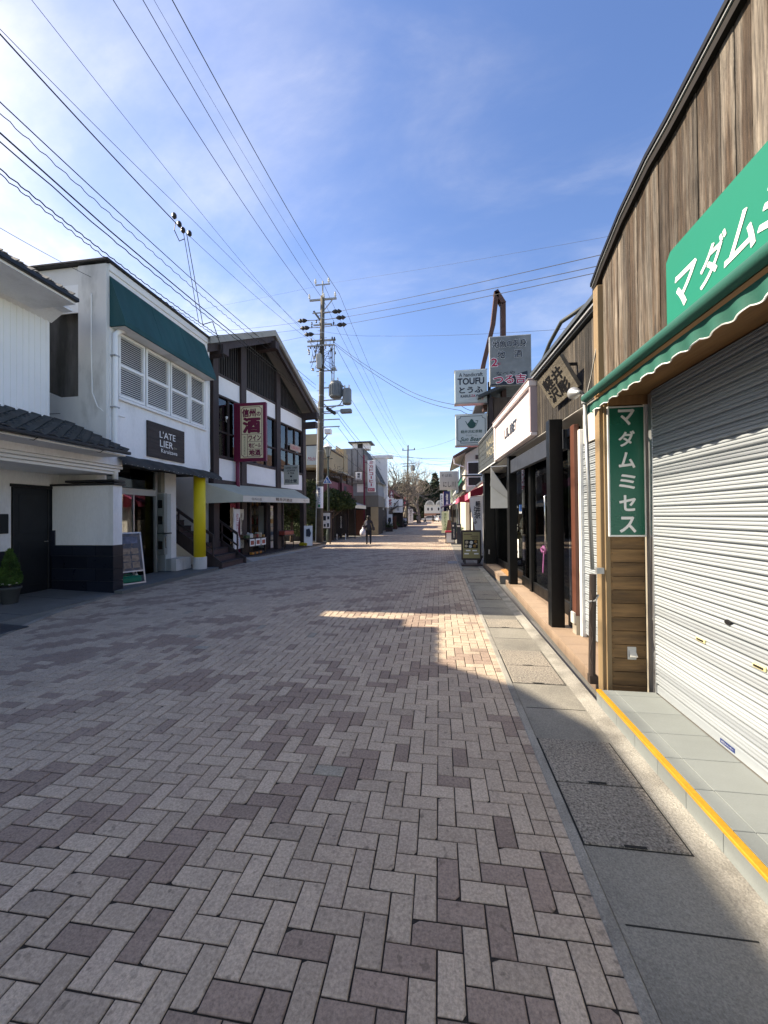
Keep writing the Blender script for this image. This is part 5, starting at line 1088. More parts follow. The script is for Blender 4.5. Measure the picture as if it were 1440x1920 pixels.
# ================================================================ wires
m_wire = mat('wire_black', (0.012, 0.012, 0.013), 0.6, 0.0)
def wire(pts, label, r=.012, sag=0.0, n=14, wob=0.0):
    P = []
    pts = [Vector(p) for p in pts]
    for a, b_ in zip(pts, pts[1:]):
        for i in range(n): t = i / n; p = a.lerp(b_, t); p.z -= sag * 4 * t * (1 - t); P.append(p)
    P.append(pts[-1])
    if wob: P = [p + Vector((wob * .5 * math.sin(i * 1.9), 0, wob * .5 * math.cos(i * 1.9))) for i, p in enumerate(P)]
    o = MB().tube([p - P[0] for p in P], r * .8, 5).build('overhead_wire', m_wire); o.location = P[0]
    return tag(o, label, 'wire', 'overhead wires')
wire([(-5.35, 20.7, 13.95), (-5.45, 7.2, 12.5), (-5.5, -14, 13.8)], 'rightmost power line climbing over the street to the pole top', .014, .25)
wire([(-6.25, 20.7, 14.7), (-6.2, 7.7, 13.2), (-6.2, -14, 14.5)], 'thin earth wire running to the tip of the near pole', .006, .2)
wire([(-6.45, 20.7, 13.95), (-6.5, 7.7, 13.3), (-6.5, -14, 14.0)], 'middle power line of the three running to the pole top', .012, .25)
wire([(-7.1, 20.6, 13.95), (-7.1, 7.6, 13.2), (-7.1, -14, 14.0)], 'leftmost power line of the three running to the pole top', .013, .25)
wire([(-6.9, 20.7, 11.45), (-7.0, 8.9, 10.75), (-7.0, -12, 11.3)], 'slim wire ending at the left end of the lower crossarm', .007, .2)
wire([(-6.7, 20.6, 11.4), (-6.8, 9.9, 10.0), (-6.8, 5.0, 9.35), (-6.8, -12, 9.6)], 'wire passing just above the service drop over the white shop', .008, .05)
wire([(-6.8, 9.55, 9.40), (-6.8, 5.1, 9.28), (-6.8, -12, 10.0)], 'thick cable from the service drop out over the left roofs', .017, .03)
wire([(-6.6, 20.6, 11.1), (-6.8, 9.6, 9.42)], 'wire from the service drop on to the crossarm', .008, .15)
wire([(-6.7, 20.6, 8.9), (-6.6, 13.7, 8.35), (-6.6, 9.6, 8.1), (-6.6, 5.0, 8.0), (-6.6, -12, 8.6)], 'upper telephone cable passing over the teal awning', .013, .02)
wire([(-6.7, 20.6, 8.7), (-6.6, 13.7, 8.15), (-6.6, 9.6, 7.88), (-6.6, 5.0, 7.82), (-6.6, -12, 8.4)], 'loosely coiled telephone cable below the upper one', .010, .02, 50, .03)
wire([(-6.6, 20.6, 7.95), (-6.45, 12, 7.5), (-6.4, 6.7, 7.3), (-6.4, -12, 7.8)], 'thick lower cable skimming the roof of the white shop', .018, .02)
wire([(-6.6, 20.6, 7.85), (-6.45, 12, 7.38), (-6.4, 6.7, 7.17), (-6.4, -12, 7.7)], 'cable strapped just under the thick lower cable', .014, .02, 50, .02)
wire([(-6.6, 10.9, 7.15), (-6.55, 7.7, 6.92), (-6.5, 4.9, 6.88), (-6.5, -12, 7.3)], 'lowest bundled cable meeting the roof edge of the white shop', .014, .02, 50, .02)
wire([(-6.6, 10.9, 7.08), (-6.55, 7.7, 6.82), (-6.5, 4.9, 6.8), (-6.5, -12, 7.2)], 'second strand of the lowest cable bundle', .011, .02, 50, .03)
wire([(-7.3, 7.2, 6.75), (-6.7, 5.0, 6.12), (-6.5, 0, 5.9)], 'thin wire running off the corner of the white shop to the left', .006, .02)
wire([(-6.8, 9.5, 9.40), (-6.78, 10.15, 7.2)], 'left of two service drop cables down to the white shop corner', .011)
wire([(-6.8, 9.65, 9.42), (-6.78, 10.35, 7.2)], 'right of two service drop cables down to the white shop corner', .013)
wire([(-6.78, 10.35, 7.25), (-6.7, 10.7, 7.5), (-6.7, 11.1, 7.0), (-6.75, 11.4, 6.6)], 'black loop of cable at the white shop roof corner', .016, .0)
hub = thing('wire_junction', 'cluster of black clamps where the service drop leaves the overhead cable', 'junction', (-6.8, 9.5, 9.4))
for d in ((0, 0, 0), (.05, .2, .05), (0, -.35, .12), (0, -.15, .05)): MB().lathe([(.03, -.07), (.06, -.03), (.06, .04), (.03, .08)], d, 8).build('clamp', m_insul, hub)
MB().tube([(0, -.3, 0), (0, -.35, -.25), (0, -.15, -.4), (0, .05, -.2)], .012, 5).build('jumper_wire', m_insul, hub)
# across the street
for z, x, zz, lb in ((12.98, -5.4, 7.73, 'highest'), (12.62, -5.2, 7.48, 'middle'), (12.22, -5.2, 7.33, 'lowest')):
    y2 = 9.65; wire([(x, 20.7, z), (4.0, y2, zz), (14, -1.5, zz - 2.5)], f'{lb} of three dark lines crossing the blue sky to the right', .011, .06)
wire([(-5.9, 20.7, 14.6), (4.2, 9.9, 8.3), (12, 1, 6)], 'faint thin line highest across the right sky', .004, .05)
wire([(-6.2, 20.7, 11.9), (-3.12, 20.8, 11.48), (4.0, 13.3, 7.68), (10, 7, 6)], 'single line with a small spacer crossing to the right roof', .007, .08)
wire([(-5.7, 20.7, 11.3), (-1.5, 18.5, 7.7), (0.9, 15.5, 5.95), (1.7, 15, 5.6)], 'upper of two sagging service cables crossing to the signs', .013, .12)
wire([(-5.7, 20.7, 11.2), (-1.6, 18.5, 7.55), (0.9, 15.5, 5.75), (1.7, 15, 5.45)], 'lower of two sagging service cables crossing to the signs', .013, .12)
wire([(-6.6, 20.7, 12.62), (-14, 21.5, 12.9)], 'upper wire leading left behind the gable roof', .008, .1)
wire([(-6.6, 20.7, 12.2), (-14, 21.5, 12.5)], 'second wire leading left behind the gable roof', .008, .1)
wire([(-6.6, 20.7, 11.82), (-14, 21.5, 11.6)], 'third wire leading left behind the gable roof', .008, .1)
wire([(-6.6, 20.7, 14.5), (-20, 22, 14.2)], 'faint topmost wire leading left from the pole', .004, .1)
# on along the street to the far pole
FP = (-4.9, 60, 12.0)
for x, z, lb in ((-5.35, 13.95, 'right power line running on to the far pole'), (-6.4, 13.95, 'middle power line running on to the far pole'), (-6.3, 14.7, 'thin earth wire running on to the far pole')):
    wire([(x, 20.7, z), (FP[0] + (x + 6) * .7, 60, 11.8 + (z - 13.95))], lb, .012, .7)
for k, (x, z, z2, s, lb) in enumerate(((-5.6, 11.1, 9.6, .6, 'upper service line'), (-5.3, 9.0, 8.6, .9, 'mid service line'), (-5.5, 7.3, 8.0, 1.2, 'upper telephone line'), (-5.4, 6.95, 7.6, 1.5, 'middle telephone line'), (-5.5, 6.55, 7.2, 1.6, 'lower telephone line'), (-6.3, 6.0, 6.8, 1.4, 'lowest telephone line'))):
    wire([(x, 20.7, z), (-4.9, 60, z2)], lb + ' sagging from the near pole to the far pole', .014, s)
for k, (y, z0, z1, lb) in enumerate(((30, 6.6, 6.2, 'near'), (36, 7.6, 6.9, 'middle'), (44, 9.0, 7.6, 'far'), (52, 9.8, 8.0, 'farthest'))):
    wire([(-6, y, z0), (3, y + 1, z1)], f'{lb} service wire slung across the street between roofs', .012, .25)
wire([(-4.9, 60, 12.0), (2.6, 30, 8.0)], 'long wire from the far pole to the right-hand roofs', .012, .5)
wire([(-4.9, 60, 10.4), (2.2, 26, 5.2)], 'thick cable from the far pole to the white balcony house', .016, .5)

# ================================================================ beyond the pole, left
m_leafd = mat('yew_leaf', (0.028, 0.05, 0.014), 0.8, 0.5, 3, col2=(0.075, 0.085, 0.022), c2scale=2, c2lo=0.45, c2hi=0.7)
m_bark = MATS['bark']
def bush(name, label, loc, blobs, n, size, seed, trunk_h, mleaf=None, group=None, cat='tree'):
    t = thing(name, label, cat, loc, 0, group); rg = random.Random(seed)
    tot = sum(b_[3] ** 2 for b_ in blobs)
    def fn(r):
        q = r.random() * tot; 
        for b_ in blobs:
            q -= b_[3] ** 2
            if q <= 0: break
        v = Vector((r.gauss(0, 1), r.gauss(0, 1), r.gauss(0, 1))).normalized() * b_[3] * (0.55 + .5 * r.random() ** .6); return (b_[0] + v.x, b_[1] + v.y, b_[2] + v.z * .75), 1
    foliage(n, fn, size, rg, .2, 1.5).build('crown', mleaf or m_leafd, t)
    tk = MB().tube([(0, 0, 0), (.05, 0, trunk_h * .5), (0, .05, trunk_h)], [.10, .08, .05], 7)
    for b_ in blobs[:6]: tk.tube([(0, 0, trunk_h * .6), (b_[0] * .5, b_[1] * .5, (trunk_h * .6 + b_[2]) / 2), b_[:3]], [.05, .035, .015], 5)
    tk.build('trunk', m_bark, t); return t
bush('yew_tree', 'dark clipped yew leaning over the deck beside the timber shop', (-8.2, 20.6, 0), [(-.5, -.3, 2.9, .7), (.3, 0, 3.0, .75), (.9, -.3, 2.6, .6), (-.9, 0, 2.3, .6), (.2, -.2, 2.2, .7), (.6, .2, 1.6, .5), (1.0, .1, 3.3, .45), (-.3, .2, 1.5, .5)], 9000, .085, 41, 2.6)
bush('yew_tree', 'dark bushy yew standing behind the notice board', (-7.0, 24.2, 0), [(0, 0, 2.6, .75), (.6, .2, 2.4, .6), (-.6, .1, 2.4, .65), (.9, .3, 2.9, .45), (.1, .2, 3.0, .55), (1.2, .4, 2.4, .45)], 6500, .09, 42, 2.3)
# back garden shrubs and fence
sh_ = bush('garden_shrub', 'low dark shrub in the shade between the yews', (-8.6, 23.6, 0), [(0, 0, .9, .8), (.9, .3, .8, .7), (-.9, .2, 1.0, .8), (.2, .2, 1.6, .7)], 4000, .09, 43, .8, cat='shrub')
# lit notice board
nbd = thing('notice_board', 'white lit notice board on two dark posts beside the pole', 'notice board', (-6.42, 21.5, 0))
for x in (-.24, .20): MB().bar((x, 0, 0), (x, 0, 1.85), .06, .06).build('post', m_timber, nbd)
bbox('case', m_timber, nbd, -.26, .26, -.05, .06, .88, 1.84, c=.01); box('sheet', m_panelw, nbd, -.22, .22, -.055, -.051, .92, 1.80)
for a in ((-.18, -.02, 1.36, 1.62), (.05, .18, 1.42, 1.6), (-.16, -.04, 1.0, 1.16), (.04, .16, .98, 1.2)): box('print', m_ink, nbd, a[0], a[1], -.058, -.0555, a[2], a[3])
bbox('roof', m_timber, nbd, -.34, .34, -.14, .14, 1.85, 1.90)
# lantern
m_lant = mat('lantern_green', (0.035, 0.05, 0.045), 0.5, 0.1); m_frost = mat('lantern_glass', (0.30, 0.31, 0.29), 0.3, 0.05)
ln_ = thing('street_lantern', 'old-fashioned white-capped street lantern on a dark post behind the pole', 'street lamp', (-6.75, 23.0, 0))
MB().tube([(0, 0, 0), (0, 0, .9), (0, 0, 5.25)], [.11, .07, .05], 12).build('post', m_lant, ln_); MB().lathe([(.16, 0), (.16, .5), (.09, .9)], n=12).build('post_base', m_lant, ln_)
MB().lathe([(.10, 5.3), (.24, 5.85)], n=6).build('glass', m_frost, ln_)
for i in range(6): a = i * math.pi / 3; MB().bar((.10 * math.cos(a), .10 * math.sin(a), 5.3), (.25 * math.cos(a), .25 * math.sin(a), 5.86), .02, .02).build('glazing_bar', m_lant, ln_)
MB().lathe([(.29, 5.85), (.28, 5.89), (.12, 6.02), (.05, 6.08), (.02, 6.16)], n=12).build('cap', m_panelw, ln_); MB().lathe([(.05, 5.2), (.12, 5.26), (.11, 5.30)], n=12).build('collar', m_lant, ln_); MB().bar((-.3, 0, 5.15), (.3, 0, 5.15), .04, .04).build('ladder_bar', m_lant, ln_)
mq = thing('arched_sign', 'pale projecting sign with red script and an arched window above, beyond the timber shop', 'sign', (-7.6, 21.5, 4.6)); bbox('board', m_signw, mq, 0, .62, 0, .06, 0, 1.1, c=.01); text('Michi', (.31, -.004, .35), .5, .22, '-y', m_redl, mq, shear=.3); MB().bar((.66, .03, -.2), (.66, .03, 2.4), .07, .07).build('frame_post', m_timber, mq); MB().bar((-.3, .03, 1.14), (.68, .03, 1.14), .06, .06).build('frame_bar', m_timber, mq)

# cafe building with maroon balcony
m_beige = mat('beige_render', (0.36, 0.29, 0.19), 0.9, 0.1, 1.5); m_mar = mat('maroon_panel', (0.17, 0.055, 0.075), 0.7, 0.1, 2); m_cafed = mat('cafe_dark', (0.03, 0.024, 0.022), 0.8, 0.2, 3)
CF = thing('cafe_building', 'cafe building with maroon balcony panels and a beige parapet beyond the pole', 'building', (-7.2, 25.0, 0))
box('ground_wall', m_cafed, CF, -5, -.6, 0, 5.6, 0, 3.2); box('upper_wall', m_cafed, CF, -5, -.8, 0, 5.6, 3.2, 4.6)
box('parapet', m_beige, CF, -5, 0.0, -.6, 4.3, 4.75, 6.05); box('parapet', m_beige, CF, -5, -.5, -1.2, -.62, 4.75, 6.9); bbox('pier', m_beige, CF, -.3, .08, 3.6, 4.3, 4.75, 6.75, c=.02); bbox('pier', m_beige, CF, -.25, .05, 4.35, 4.9, 4.4, 6.5, c=.02); box('coping', m_timber, CF, -.1, .07, -.6, 3.55, 6.051, 6.12)
for q in range(4): box('parapet_slat', m_beige, CF, -.05, .02, 1.6, 3.4, 6.2 + q * .12, 6.26 + q * .12)
bbox('balcony_panel', m_mar, CF, -.2, .02, -.8, 2.0, 3.1, 4.0, c=.01); bbox('balcony_panel', m_mar, CF, -.1, .22, 2.3, 6.0, 3.05, 4.05, c=.01)
hx = MB().prism([(.223, 2.9, 3.35), (.223, 3.3, 3.3), (.223, 3.7, 3.35), (.223, 3.7, 3.85), (.223, 2.9, 3.85)], (.01, 0, 0)).build('badge', m_ink, CF)
box('balcony_roof', m_barge, CF, -.6, .35, 2.2, 6.0, 4.72, 4.80); 
for y in (2.3, 4.1, 5.9): box('balcony_post', m_timber, CF, .1, .2, y, y + .1, 3.05, 4.72)
box('floor_edge', m_timber, CF, -.6, .4, -.8, 6.0, 2.92, 3.05); 
for y in (0.4, 2.6, 4.3): box('door_opening', m_intd, CF, -.595, -.58, y, y + 1.1, .1, 2.2)
for y in (.0, 2.2, 4.2): box('post', m_timber, CF, .05, .2, y, y + .15, 0, 2.92)
box('wall_lamp', m_panelw, CF, -.6, -.5, 1.2, 1.3, 4.2, 4.35)
va = thing('vine_trellis', 'tangle of bare brown vines over the cafe balcony', 'vine', (-7.0, 24.5, 4.2)); rp = random.Random(51); b = MB()
for i in range(60):
    p = Vector((rp.uniform(-.8, .4), rp.uniform(-.5, 5.5), rp.uniform(0, .6))); pts = [p]
    for k in range(4): p = p + Vector((rp.uniform(-.1, .15), rp.uniform(-.4, .5), rp.uniform(-.12, .15))); pts.append(p)
    b.tube(pts, .012, 4)
b.build('stems', mat('vine_brown', (.09, .07, .06), .9), va)
ga = thing('grey_stall_awning', 'pale grey striped awning over the cafe entrance', 'awning', (-6.4, 26.6, 2.3))
MB().prism([(-.6, 0, .5), (-.6, 4.0, .5), (.55, 4.0, .12), (.55, 0, .12)], (0, 0, .02)).build('canvas', mat('grey_canvas', (.30, .31, .32), .85, .1), ga); MB().prism([(.55, 0, .12), (.55, 4.0, .12), (.56, 4.0, -.14), (.56, 0, -.14)], (.01, 0, 0)).build('valance', m_valance, ga); MB().prism([(-.6, 0, .5), (.55, 0, .12), (.55, 0, -.14), (-.6, 0, .1)], (0, -.01, 0)).build('side_panel', m_louvd, ga)
for sx, y in ((.5, .1), (.5, 3.9)): MB().bar((sx, y, -2.3), (sx, y, .1), .05, .05).build('post', m_timber, ga)
cs2 = thing('cafe_sign_stand', 'dark upright board with vertical white characters under the yew', 'sign', (-6.55, 25.3, 0)); bbox('board', m_cafed, cs2, -.35, .35, 0, .06, .4, 1.75); text('\n'.join('軽井沢写真館'), (.0, -.004, 1.2), .10, .8, '-y', m_white, cs2); MB().lathe([(.02, 0), (.06, .002), (.07, .004)], (0, 0, 0), 12)
for sx in (-.3, .3): MB().bar((sx, .03, 0), (sx, .03, .42), .05, .05).build('leg', m_panelw, cs2)
# metal-roofed house behind the coffee sign
m_metroof = mat('grey_seam_roof', (0.20, 0.20, 0.205), 0.6, 0.35, 1.0, stretch=(1, 1.6, .6), col2=(0.31, 0.31, 0.31), c2scale=1.5)
MK = thing('metal_roof_house', 'house with a steep grey seamed metal roof and a vent turret', 'house', (-5.3, 31.5, 0))
box('wall', mat('blue_grey_wall', (.24, .26, .29), .85, .08), MK, -4, .3, .2, 3.4, 3.3, 4.5); box('shop_fascia', mat('taupe_fascia', (.17, .16, .145), .8, .2, 2, stretch=(14, 14, .5)), MK, -4, .32, .15, 3.4, 2.35, 3.299); box('lower_wall', m_cafed, MK, -4, .2, .3, 3.4, 0, 2.349); box('beige_pier', m_beige, MK, -.35, .28, .2, .29, 0, 2.34); box('door_leaf', m_redbr, MK, -1.6, -.8, .2, .29, 0, 2.1); box('window', m_panelw, MK, -1.5, -.9, .18, .199, 3.6, 4.3); MB().prism([(.55, 0, 4.35), (.55, 3.6, 4.35), (-.9, 3.6, 7.25), (-.9, 0, 7.25)], (-.05, 0, .02)).build('street_roof', m_metroof, MK)
MB().prism([(.45, 0.0, 4.35), (-.9, 0.0, 7.2), (-4.2, 0.0, 7.2), (-4.2, 0, 4.35)], (0, .2, 0)).build('gable_roof', m_metroof, MK); MB().box(-4.2, -.9, 0, 3.6, 7.2, 7.27).build('flat_roof', m_metroof, MK)
for i in range(9): x = -3.9 + i * .5; MB().box(x, x + .035, -.04, -.002, 4.4, 7.15 if x < -.9 else 7.15 - (x + .9) * 2.1).build('roof_seam', m_black, MK)
for i in range(8): y = .2 + i * .45; MB().bar((.53, y, 4.4), (-.92, y, 7.28), .03, .04).build('roof_seam', m_black, MK)
box('turret', m_panelw, MK, -1.9, -.5, .3, 1.5, 7.27, 7.75); bbox('turret_roof', m_black, MK, -2.2, -.2, .0, 1.8, 7.75, 7.84); box('turret_opening', m_intd, MK, -1.45, -1.0, .29, .3, 7.32, 7.7); box('white_flank', m_panelw, MK, -.85, .62, 3.42, 3.9, 3.2, 6.9); bbox('flank_eaves', m_panelw, MK, -.9, 1.15, 3.3, 4.2, 6.9, 7.15)
mk = thing('coffee_pole_sign', 'tall white upright sign with red katakana on a maroon post', 'sign', (-6.05, 31.0, 0))
MB().bar((0, 0, 0), (0, 0, 6.6), .12, .12).build('post', m_maroon, mk); bbox('box', m_panelw, mk, .30, .92, -.1, .15, 3.55, 6.15, c=.015)
for z in (6.0, 3.9): MB().bar((0, 0, z), (.32, 0, z), .06, .06).build('arm', m_maroon, mk)
m_redp = mat('red_print', (.45, .02, .05), .5)
for k, ch in enumerate('ミカドコーヒー'):
    text('|' if ch == 'ー' else ch, (.61, -.105, 5.94 - k * .30), .30 if ch != 'ー' else .05, .22, '-y', m_redp, mk, bold=.03)
box('red_panel', m_redp, mk, .34, .88, -.108, -.102, 3.60, 3.86); text('軽井沢', (.61, -.111, 3.73), .42, .16, '-y', m_white, mk)
sq = thing('square_sign', 'small white square sign with black characters hung from the maroon post', 'sign', (-6.75, 31.0, 4.55)); bbox('board', m_panelw, sq, 0, .50, -.04, .02, 0, .66, c=.008); text('蕎\n麦', (.25, -.045, .38), .26, .40, '-y', m_ink, sq, bold=.02); box('caption', m_ink, sq, .06, .44, -.044, -.041, .05, .1); MB().bar((-.1, 0, .72), (.65, 0, .72), .04, .04).build('hanger', m_timber, sq)
# grey annex
m_gsid = mat('grey_siding', (0.30, 0.295, 0.27), 0.8, 0.08, 2, stretch=(8, 8, 1)); m_gsid2 = mat('taupe_siding', (0.17, 0.165, 0.15), 0.8, 0.15, 2, stretch=(14, 14, .5))
GA = thing('grey_annex', 'grey sided shop with a boxy upper storey beyond the coffee sign', 'shop', (-5.65, 35.3, 0))
box('upper_storey', m_gsid, GA, -4, 0, 0, 7.2, 3.85, 5.95); MB().prism([(.12, -.1, 5.96), (.12, 7.3, 5.96), (-4, 7.3, 6.3), (-4, -.1, 6.3)], (0, 0, .06)).build('roof', m_black, GA); box('mid_fascia', m_gsid2, GA, -4, -.05, .02, 5.4, 2.45, 3.848); box('side_wall', m_gsid, GA, -4, -.1, .05, 5.0, 0, 2.449)
for y, w, nm, m in ((.6, .8, 'door_leaf', m_cafed), (1.9, .9, 'door_leaf', m_cafed), (3.2, 1.4, 'shop_window', m_intd)): box(nm, m, GA, -.1, -.05, y, y + w, .05, 2.2)
bbox('light_box', m_panelw, GA, -.05, .12, 5.5, 7.4, 2.5, 3.7); box('shop_front', m_intd, GA, -3, -.15, 5.0, 7.2, 0, 2.4); box('corner_post', m_panelw, GA, -.1, .05, 7.2, 7.4, 0, 2.5)
sbd = thing('silhouette_sign', 'white stand sign with a black tree silhouette outside the grey shop', 'sign', (-5.25, 41.0, 0)); bbox('board', m_panelw, sbd, -.3, .3, 0, .05, .5, 1.75); MB().prism([(-.04, -.01, .7), (.04, -.01, .7), (.18, -.01, 1.1), (.12, -.01, 1.4), (-.12, -.01, 1.4), (-.2, -.01, 1.1)], (0, .008, 0)).build('tree_print', m_ink, sbd); bbox('base', m_timber, sbd, -.32, .32, -.05, .1, 0, .5)
# russet-roofed house
RH = thing('russet_roof_house', 'house with a rusty red tiled roof among the bare trees', 'house', (-6.1, 50.0, 0)); m_russet = mat('russet_tile', (0.24, 0.095, 0.06), 0.85, 0.4, 2, .3, 20, col2=(.33, .17, .09), c2scale=1.2)
box('wall', m_gsid2, RH, -6, 0, 0, 9, 0, 4.4); MB().prism([(.6, -.4, 4.2), (.6, 9.4, 4.2), (-3, 9.4, 7.6), (-3, -.4, 7.6)], (0, 0, .12)).build('roof', m_russet, RH); MB().prism([(.3, 0, 4.4), (-3, 0, 7.4), (-6, 0, 4.4)], (0, .1, 0)).build('gable', m_russet, RH); MB().prism([(-3, -.4, 7.6), (-3, 9.4, 7.6), (-6.5, 9.4, 4.3), (-6.5, -.4, 4.3)], (0, 0, .1)).build('rear_roof', m_russet, RH)
for y in (.8, 3.6, 6.4): w = box('window', m_panelw, RH, 0, .04, y, y + 1.3, 2.9, 4.0); box('pane', m_intd, w, .041, .05, y + .1, y + 1.2, 3.0, 3.9)
for y in (.6, 3.2, 6.2): box('shop_opening', m_intd, RH, 0, .03, y, y + 1.9, .2, 2.3)
box('awning', m_mar, RH, 0, .7, .3, 8.6, 2.45, 2.55)

# ================================================================ right side, farther on
m_planks2 = mat('brown_wall', (0.09, 0.065, 0.05), 0.85, 0.3, 2, stretch=(10, 10, .8))
DH = thing('dark_house', 'dark timber house rising behind the pink and charcoal fascia signs', 'house', (2.0, 8.0, 0))
box('wall', mat('near_black_wall', (0.03, 0.024, 0.02), .85, .2), DH, 0.35, 6, 0.9, 4.2, 3.95, 4.95); box('lower_wall', m_planks2, DH, -.2, 6, 4.3, 6.6, 0, 3.95); box('street_wall', m_planks2, DH, -.25, .345, 4.5, 6.6, 3.95, 5.3); MB().prism([(-.75, 4.3, 5.25), (-.75, 6.9, 5.25), (3, 6.9, 6.8), (3, 4.3, 6.8)], (0, 0, .1)).build('roof', m_roofgrey, DH); box('flat_roof', m_roofgrey, DH, .3, 6, .85, 4.25, 4.951, 5.0)
for y in (1.1, 2.6): box('window', m_intd, DH, .33, .349, y, y + .9, 4.2, 4.85)
for y in (4.45, 4.95): box('post', m_timber, DH, -.40, -.28, y, y + .12, 3.9, 5.3)
box('white_strip', m_soffit_w, DH, -.42, -.401, 4.72, 4.78, 4.2, 5.2); box('green_beam', mat('moss_green_paint', (.04, .07, .055), .7), DH, -.42, -.3, 4.4, 6.3, 4.0, 4.12); box('ribbed_siding', m_siding, DH, -.27, -.251, 5.3, 6.6, 4.4, 5.2)
arc = [(1.95 + .0, 7.2 + .0, 4.45)]; 
at_ = thing('arched_pipe', 'dark curved pipe arching over the low roof behind the carved board', 'pipe', (2.1, 6.9, 3.9)); MB().tube([(-.12, 1.2, .25), (-.10, .9, .62), (-.05, .5, .85), (0, 0, .98), (.3, -.6, 1.0)], .035, 8).build('pipe', mat('olive_black', (.04, .045, .04), .6), at_, smooth=True); MB().bar((.3, -.6, .0), (.3, -.6, 1.0), .06, .06).build('support', m_roofgrey, at_)
# menu board
mb = thing('menu_stand', 'brown-framed menu stand with food photographs on the gutter', 'menu board', (1.0, 12.4, 0))
bbox('frame', m_timber, mb, -.31, .31, 0, .06, .18, 1.12, c=.012); m_olive = mat('olive_poster', (.30, .26, .12), .5, .05)
box('poster', m_olive, mb, -.26, .26, -.004, -.001, .24, 1.06); box('food_photo', m_intd, mb, -.22, .2, -.007, -.0045, .55, .82)
rp = random.Random(61)
for i, (x, z, r_) in enumerate(((-.14, .74, .05), (.0, .73, .055), (.13, .76, .045), (-.16, .62, .045), (-.03, .61, .05), (.1, .62, .05), (.16, .68, .03))):
    o = MB().lathe([(.005, 0), (r_, .002), (r_ * .7, .006), (.005, .007)], n=12).build('dish', m_goods[(0, 3, 5)[i % 3]], mb); o.location = (x, -.008, z); o.rotation_euler = (R(90), 0, 0)
for z, x, w in ((.98, -.1, .26), (.92, .1, .24), (.86, .12, .2)): box('caption', m_brownl, mb, x - w / 2, x + w / 2, -.007, -.0045, z, z + .025)
for z, x in ((.46, -.1), (.46, .1), (.36, -.15), (.36, .15)): box('caption', m_panelw, mb, x - .07, x + .07, -.007, -.0045, z, z + .04)
for x in (-.2, .2): MB().bar((x, .03, .05), (x, .03, .2), .04, .04).build('leg', m_timber, mb)
bbox('foot', m_timber, mb, -.32, .32, -.2, .24, 0.005, .06, c=.01); MB().bar((.25, .25, .05), (.33, .05, .3), .05, .05).build('brace', m_black, mb)
tr = thing('goods_tray', 'tray of pale packets behind the menu stand', 'tray', (1.05, 13.2, .9)); bbox('tray', m_post, tr, -.3, .3, -.2, .2, 0, .06); 
for i in range(5): bbox('packet', m_goods[(3, 0, 1)[i % 3]], tr, -.28 + i * .115, -.18 + i * .115, -.15, .15, .061, .13, c=.02)
for sx in (-.25, .25): MB().bar((sx, 0, -.9), (sx, 0, 0), .04, .04).build('leg', m_timber, tr)
# tofu banner
tbn = thing('tofu_banner', 'white tapering cloth banner with black brush lettering beside the dark wall', 'banner', (1.54, 14.0, 0))
V = [(-.46, 0, 2.22), (.0, 0, 2.28), (-.44, -.02, 1.9), (.0, .02, 1.9), (-.36, .03, 1.5), (.0, -.02, 1.5), (-.26, -.02, 1.0), (0, .02, 1.0), (-.2, 0, .55), (0, 0, .55), (-.12, .02, .3), (0, .0, .25)]
MB().add(V, [(2 * i, 2 * i + 1, 2 * i + 3, 2 * i + 2) for i in range(5)]).build('cloth', m_panelw, tbn, smooth=True); MB().cyl((.02, 0, 0), (.02, 0, 2.35), .014, n=6).build('pole', m_panelw, tbn); MB().cyl((.02, 0, 2.3), (-.48, 0, 2.24), .01, n=6).build('crossbar', m_panelw, tbn)
text('軽\n井\n沢', (-.17, -.05, 1.78), .16, .62, '-y', m_ink, tbn, bold=.03); text('と\nう\nふ', (-.27, -.055, 1.60), .12, .62, '-y', m_ink, tbn, bold=.03)
# pink awning shop
PA = thing('pink_awning_shop', 'white-walled shop under pink awnings on the right', 'shop', (1.9, 16.6, 0)); box('wall', mat('warm_white_wall', (.60, .56, .52), .9, .08), PA, 0, 5, 0, 7.3, 0, 3.0); MB().box(-.05, 5, -.1, 7.3, 3.0, 3.1).build('roof', m_roofgrey, PA)
for y in (1.4, 3.4, 5.4): box('post', m_timber, PA, -.2, -.12, y, y + .1, 0, 2.6)
box('doorway', m_intd, PA, -.02, 0, 4.0, 5.2, 0, 2.1)
m_pinkf = mat('pink_canvas', (.50, .09, .16), .8, .1, 3); m_crims = mat('crimson_canvas', (.24, .012, .03), .8, .1, 3)
for k, (y0, y1, x0, z0, lb) in enumerate(((15.2, 18.4, 1.22, 2.32, 'nearer pink and cream canvas awning on the right'), (19.3, 23.4, 1.0, 2.30, 'farther pink canvas awning on the right'))):
    a = thing('pink_awning', lb, 'awning', (x0, y0, z0)); L_ = y1 - y0
    MB().prism([(0, 0, .18), (0, L_, .18), (.9, L_, .62), (.9, 0, .62)], (0, 0, .015)).build('canvas', m_pinkf, a); MB().prism([(0, 0, -.06), (0, L_, -.06), (0, L_, .19), (0, 0, .19)], (-.01, 0, 0)).build('valance', m_pinkf, a); MB().prism([(0, 0, -.06), (0, 0, .19), (.9, 0, .63), (.9, 0, -.10)], (0, -.012, 0)).build('side_panel', m_crims, a)
    if k == 0: MB().prism([(-.012, 0.02, -.05), (-.012, .9, -.05), (-.012, .9, .185), (-.012, .02, .185)], (-.003, 0, 0)).build('cream_stripe', m_valance, a)
